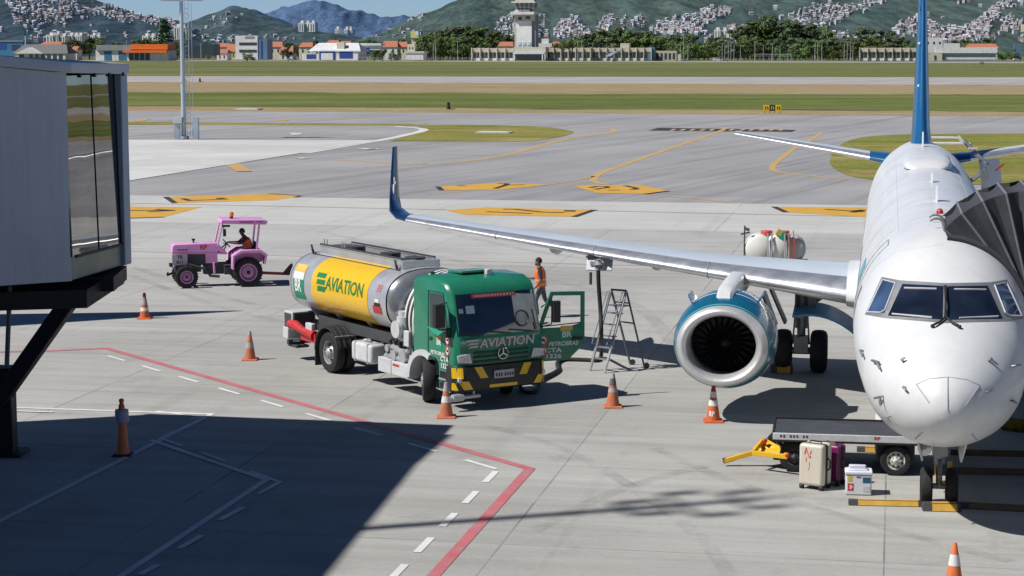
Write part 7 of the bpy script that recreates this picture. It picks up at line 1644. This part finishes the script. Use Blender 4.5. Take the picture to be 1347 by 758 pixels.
for sd in (1, -1):
    mb = MB(); prof = [(.54, .60), (.52, 1.06), (.24, 1.23), (-.42, 1.23), (-.64, 1.07), (-.57, .76), (-.51, .74), (-.56, 1.02), (-.38, 1.14), (.2, 1.14), (.46, 1.02), (.48, .58)]
    mb.prism([(x, sd*.46, z_) for x, z_ in prof], (0, sd*.40, 0)); mb.prism([(x, sd*.46, z_) for x, z_ in ((.52, .62), (.51, 1.05), (.24, 1.22), (-.42, 1.22), (-.62, 1.06), (-.5, .8))], (0, sd*.02, 0)); mb.build('rear_fender', MPK, tT, bevel=.012)
    mb = MB(); mb.bar((-.30, sd*.52, 1.10), (-.42, sd*.52, 2.10), .17, .05); mb.build('rear_pillar', MPK, tT, bevel=.01)
    mb = MB(); mb.bar((.96, sd*.40, 1.35), (.78, sd*.46, 2.12), .05, .05); mb.build('front_pillar', MPK, tT, bevel=.01)
mb = MB(); mb.prism([(.86, -.62, 2.10), (.84, -.62, 2.24), (-.62, -.62, 2.20), (-.70, -.62, 2.12), (-.62, -.62, 2.04)], (0, 1.24, 0)); cnp = mb.build('canopy', MPK, tT, bevel=.02)
mb = MB()
for k in range(14):
    if k in (9,): continue
    mb.box((.22-k*.055, .625, 2.15), (.036, .006, .055))
mb.build('lettering', mat('letter violet', (.30, .08, .22), .5), cnp)
mb = MB(); mb.lathe([(2.22, .06), (2.30, .06)], (.45, .1, 0), n=14); mb.build('beacon_base', MBLACK, cnp); mb = MB(); mb.lathe([(2.30, .07), (2.36, .085), (2.44, .06), (2.46, .01)], (.45, .1, 0), n=14); mb.build('beacon', mat('beacon amber', (.80, .28, .02), .25, coat=.5), cnp, smooth=True)
mb = MB(); mb.box((.68, .50, 2.02), (.26, .06, .07)); mb.box((.74, .56, 1.80), (.10, .04, .24)); mb.bar((.80, .5, 2.05), (.74, .56, 1.9), .02); mb.build('mirror', MBLACK, tT)
mb = MB(); mb.torus((.62, .0, 1.40), (-.75, 0, .65), .17, .018, 20, 6); mb.bar((.62, 0, 1.40), (.80, 0, 1.22), .04); mb.bar((.5, 0, 1.40), (.74, 0, 1.40), .02); mb.bar((.62, -.15, 1.4), (.62, .15, 1.4), .02); mb.build('steering_wheel', MBLACK, tT)
mb = MB(); mb.box((-.05, 0, 1.0), (.44, .46, .10)); mb.box((-.30, 0, 1.22), (.10, .46, .44), ry=-.15); mb.build('seat', MBLACK, tT, bevel=.03)
mb = MB(); mb.box((.45, 0, .70), (.62, .96, .04)); mb.build('floor_plate', MGREYD, tT); mb = MB(); mb.bar((.72, .2, 1.2), (.62, .26, 1.45), .03); mb.bar((.5, .3, .8), (.45, .34, 1.2), .03); mb.build('lever', MBLACK, tT)
mb = MB(); mb.bar((-.4, 0, .38), (-1.55, .0, .30), .09); mb.build('tow_bar', MREDP, tT)
# coupling stand at the end of the bar
MTOW = mat('tow rust red', (.10, .03, .02), .7); mb = MB(); mb.box((-1.45, 0, .32), (.42, .12, .06)); mb.prism([(-1.25, -.05, .34), (-1.62, -.05, .36), (-1.58, -.05, .66), (-1.5, -.05, .62)], (0, .1, 0)); mb.build('tow_coupling', MTOW, tT)

# ================================================================== PEOPLE
MSKIN = mat('skin brown', (.22, .105, .065), .55, var=.06); MSKD = mat('skin dark', (.095, .052, .036), .6); MHAIR = mat('hair dark', (.012, .009, .008), .7); MVEST = mat('vest orange', (.85, .16, .025), .6, var=.06); MREFL = mat('vest reflective band', (.72, .52, .40), .4); MSHIRT = mat('shirt dark grey', (.035, .035, .045), .8); MTROU = mat('trousers grey blue', (.085, .095, .12), .85); MSHOE = mat('shoe black', (.012, .012, .012), .6)
def body(J, rad, bones, mats, extra=(), name='person', label='', loc=None, rz=0, hands=True, sub=2):
    """one continuous figure grown from joints; J name->pos, bones (a, b, material index)"""
    me = bpy.data.meshes.new(name); idx = {}; vs = []; es = []; rs = []
    def v(n_, p, r_): idx[n_] = len(vs); vs.append(tuple(p)); rs.append(r_)
    for n_, p in J.items(): v(n_, p, rad[n_])
    for a, b_, m_ in bones: es.append((idx[a], idx[b_]))
    segs = [(Vector(J[a]), Vector(J[b_]), m_) for a, b_, m_ in bones]
    for hside in ('l', 'r'):            # palm and five fingers
        if not hands: break
        wpos, hpos = Vector(J['wrist_'+hside]), Vector(J['hand_'+hside]); d = (hpos-wpos).normalized(); sdv = d.cross(Vector((0, 0, 1)));
        if sdv.length < .1: sdv = d.cross(Vector((1, 0, 0)))
        sdv.normalize(); cv = d.cross(sdv)
        for k, (off, ln) in enumerate(((-.034, .075), (-.012, .088), (.011, .082), (.031, .064))):
            b0 = hpos+sdv*off; v('f%s%d' % (hside, k), b0+d*.02, .010); v('g%s%d' % (hside, k), b0+d*(.02+ln*.55)+cv*.012, .009); v('h%s%d' % (hside, k), b0+d*(.02+ln*.9)+cv*.035, .008)
            es += [(idx['hand_'+hside], idx['f%s%d' % (hside, k)]), (idx['f%s%d' % (hside, k)], idx['g%s%d' % (hside, k)]), (idx['g%s%d' % (hside, k)], idx['h%s%d' % (hside, k)])]; segs.append((b0, b0+d*ln, mats['skin']))
        b0 = wpos+(hpos-wpos)*.5; v('t'+hside, b0-sdv*.05+d*.02, .012); v('u'+hside, b0-sdv*.065+d*.065, .010); es += [(idx['hand_'+hside], idx['t'+hside]), (idx['t'+hside], idx['u'+hside])]; segs.append((b0, b0-sdv*.06+d*.06, mats['skin']))
    me.from_pydata(vs, es, []); o = bpy.data.objects.new(name, me); COL.objects.link(o)
    o.modifiers.new('skin', 'SKIN').use_smooth_shade = True; o.modifiers.new('sub', 'SUBSURF').levels = sub
    for vt, r_ in zip(me.skin_vertices[0].data, rs): vt.radius = (r_, r_); vt.use_root = False
    me.skin_vertices[0].data[idx['pelvis']].use_root = True
    dg = bpy.context.evaluated_depsgraph_get(); dg.update(); nm = bpy.data.meshes.new_from_object(o.evaluated_get(dg)); bpy.data.objects.remove(o); bpy.data.meshes.remove(me)
    for m_ in mats['list']: nm.materials.append(m_)
    for p in nm.polygons:
        c = p.center; best, bm_ = 1e9, 0
        for a, b_, m_ in segs:
            ab = b_-a; t = max(0, min(1, (c-a).dot(ab)/max(1e-9, ab.length_squared))); d_2 = (a+ab*t-c).length
            if d_2 < best: best, bm_ = d_2, m_
        p.material_index = bm_; p.use_smooth = True
    ob = bpy.data.objects.new(name, nm); COL.objects.link(ob); ob.location = loc; ob.rotation_euler = (0, 0, rz); tag(ob, label, 'person')
    return ob
PM = {'skin': 0, 'list': [MSKIN, MVEST, MSHIRT, MTROU, MSHOE]}
def head_parts(ob, hc, face, skin, hair, beard=True, cap=False):
    """face: unit direction the face looks; hair, nose, ears, eyes as shells on the head"""
    f = Vector(face).normalized(); up = Vector((0, 0, 1)); s_ = f.cross(up).normalized(); up = s_.cross(f); hc = Vector(hc)
    M = Matrix((s_, f, up)).transposed()
    q = lambda x, y, z_: hc+M @ Vector((x, y, z_))
    mb = MB(); rings = []
    for i in range(7):
        t = PI*.62*i/6; rings.append([q(.088*math.sin(t)*math.cos(a), -.012+.105*math.sin(t)*math.sin(a)*(1 if math.sin(a) < .2 else .86), .012+.122*math.cos(t)+(.05*max(0, math.sin(a)) if i > 3 else 0)) for a in [2*PI*k/18 for k in range(18)]])
    mb.loft(rings, True, True, False); mb.build('hair', hair, ob, smooth=True)
    mb = MB(); mb.loft([[q(-.012, .088, .02), q(.012, .088, .02), q(0, .09, .02)], [q(-.018, .10, -.022), q(.018, .10, -.022), q(0, .122, -.02)], [q(-.012, .094, -.032), q(.012, .094, -.032), q(0, .10, -.03)]], True, True, True); mb.build('nose', skin, ob, smooth=True)
    for x in (-1, 1):
        mb = MB(); mb.ball(q(x*.086, -.005, .0), (.018, .026, .034), 8, 6); mb.build('ear', skin, ob, smooth=True); mb = MB(); mb.ball(q(x*.034, .085, .022), (.014, .012, .009), 8, 6); mb.build('eye', MHAIR, ob)
    mb = MB(); mb.box(q(0, .092, -.052), (.045, .012, .01), m=M); mb.build('mouth', MREDP if False else MHAIR, ob)
    if beard: mb = MB(); mb.ball(q(0, .045, -.075), (.062, .058, .045), 10, 6); mb.build('beard', hair, ob, smooth=True)
def vest(ob, hips, chest, sl_, sr_, fwd, bands=True):
    """sleeveless jacket shell over the trunk with two bright bands"""
    hips, chest, sl_, sr_ = map(Vector, (hips, chest, sl_, sr_)); ax = (chest-hips).normalized(); sd = (sl_-sr_).normalized(); fw = sd.cross(ax).normalized(); L = (chest-hips).length
    def ring(t, w_, d_): return [hips+ax*(L*t)+sd*(w_*math.cos(a))+fw*(d_*math.sin(a)) for a in [2*PI*k/20 for k in range(20)]]
    prof = [(-.10, .19, .15), (.2, .19, .15), (.5, .205, .16), (.8, .225, .168), (1.02, .232, .16), (1.16, .20, .135), (1.26, .11, .10)]
    mb = MB(); mb.loft([ring(*p) for p in prof], True); vv = mb.build('vest', MVEST, ob, smooth=True)
    mb = MB()
    for t in (.1, .42): mb.loft([ring(t-.05, .200, .160), ring(t+.05, .206, .164)], True)
    for x in (-.09, .09): mb.add([hips+ax*L*.45+sd*(x-.02)-fw*.17, hips+ax*L*.45+sd*(x+.02)-fw*.17, hips+ax*L*1.0+sd*(x+.02)-fw*.168, hips+ax*L*1.0+sd*(x-.02)-fw*.168], [(0, 1, 2, 3)])
    mb.build('reflective_band', MREFL, vv)
# worker walking to the left behind the truck; x is walking direction
wk = G(712, 417.5); J = {'pelvis': (0, 0, .93), 'spine': (.02, 0, 1.10), 'chest': (.05, 0, 1.30), 'neck': (.06, 0, 1.49), 'chin': (.085, 0, 1.56), 'head': (.09, 0, 1.64), 'crown': (.085, 0, 1.71),
     'sh_l': (.05, .19, 1.42), 'el_l': (-.04, .25, 1.15), 'wrist_l': (.10, .24, .95), 'hand_l': (.16, .235, .89), 'sh_r': (.05, -.19, 1.42), 'el_r': (.10, -.25, 1.15), 'wrist_r': (.34, -.22, 1.12), 'hand_r': (.42, -.21, 1.12),
     'hip_l': (0, .10, .90), 'kn_l': (.16, .11, .52), 'an_l': (.08, .11, .10), 'toe_l': (.24, .12, .035), 'hip_r': (0, -.10, .90), 'kn_r': (-.10, -.11, .50), 'an_r': (-.46, -.11, .22), 'toe_r': (-.52, -.11, .05)}
RD = {'pelvis': .145, 'spine': .135, 'chest': .15, 'neck': .055, 'chin': .068, 'head': .092, 'crown': .075, 'sh_l': .075, 'el_l': .05, 'wrist_l': .033, 'hand_l': .03, 'sh_r': .075, 'el_r': .05, 'wrist_r': .033, 'hand_r': .03, 'hip_l': .10, 'kn_l': .068, 'an_l': .048, 'toe_l': .038, 'hip_r': .10, 'kn_r': .068, 'an_r': .048, 'toe_r': .038}
BN = [('pelvis', 'spine', 2), ('spine', 'chest', 2), ('chest', 'neck', 2), ('neck', 'chin', 0), ('chin', 'head', 0), ('head', 'crown', 0)]
for s_ in 'lr': BN += [('chest', 'sh_'+s_, 2), ('sh_'+s_, 'el_'+s_, 2), ('el_'+s_, 'wrist_'+s_, 0), ('wrist_'+s_, 'hand_'+s_, 0), ('pelvis', 'hip_'+s_, 3), ('hip_'+s_, 'kn_'+s_, 3), ('kn_'+s_, 'an_'+s_, 3), ('an_'+s_, 'toe_'+s_, 4)]
wp = body(J, RD, BN, PM, name='person', label='worker in orange vest and grey trousers walking behind the open truck door', loc=wk, rz=R(172))
head_parts(wp, (.09, 0, 1.645), (1, 0, -.06), MSKIN, MHAIR); vest(wp, (.0, 0, .95), (.05, 0, 1.36), (.05, .19, 1.42), (.05, -.19, 1.42), (1, 0, 0))
# driver on the tractor, seated, hands on the wheel
Jd = {'pelvis': (-.10, 0, 1.13), 'spine': (-.11, 0, 1.30), 'chest': (-.02, 0, 1.48), 'neck': (.05, 0, 1.64), 'chin': (.09, 0, 1.69), 'head': (.10, 0, 1.76), 'crown': (.10, 0, 1.83), 'sh_l': (-.01, .19, 1.56), 'el_l': (.18, .25, 1.40), 'wrist_l': (.45, .17, 1.42), 'hand_l': (.53, .14, 1.43), 'sh_r': (-.01, -.19, 1.56), 'el_r': (.18, -.25, 1.40), 'wrist_r': (.45, -.17, 1.42), 'hand_r': (.53, -.14, 1.43),
      'hip_l': (-.04, .10, 1.12), 'kn_l': (.36, .16, 1.10), 'an_l': (.50, .17, .80), 'toe_l': (.64, .17, .755), 'hip_r': (-.04, -.10, 1.12), 'kn_r': (.36, -.16, 1.10), 'an_r': (.50, -.17, .80), 'toe_r': (.64, -.17, .755)}
dv = body(Jd, RD, BN, {'skin': 0, 'list': [MSKD, MVEST, MSHIRT, MTROU, MSHOE]}, name='person', label='tractor driver in orange vest seated under the pink canopy', loc=tT.location.copy(), rz=rzT)
head_parts(dv, (.105, 0, 1.765), (1, 0, -.12), MSKD, MHAIR, False); vest(dv, (-.13, 0, 1.14), (-.03, 0, 1.48), (-.01, .19, 1.56), (-.01, -.19, 1.56), (1, 0, 0))
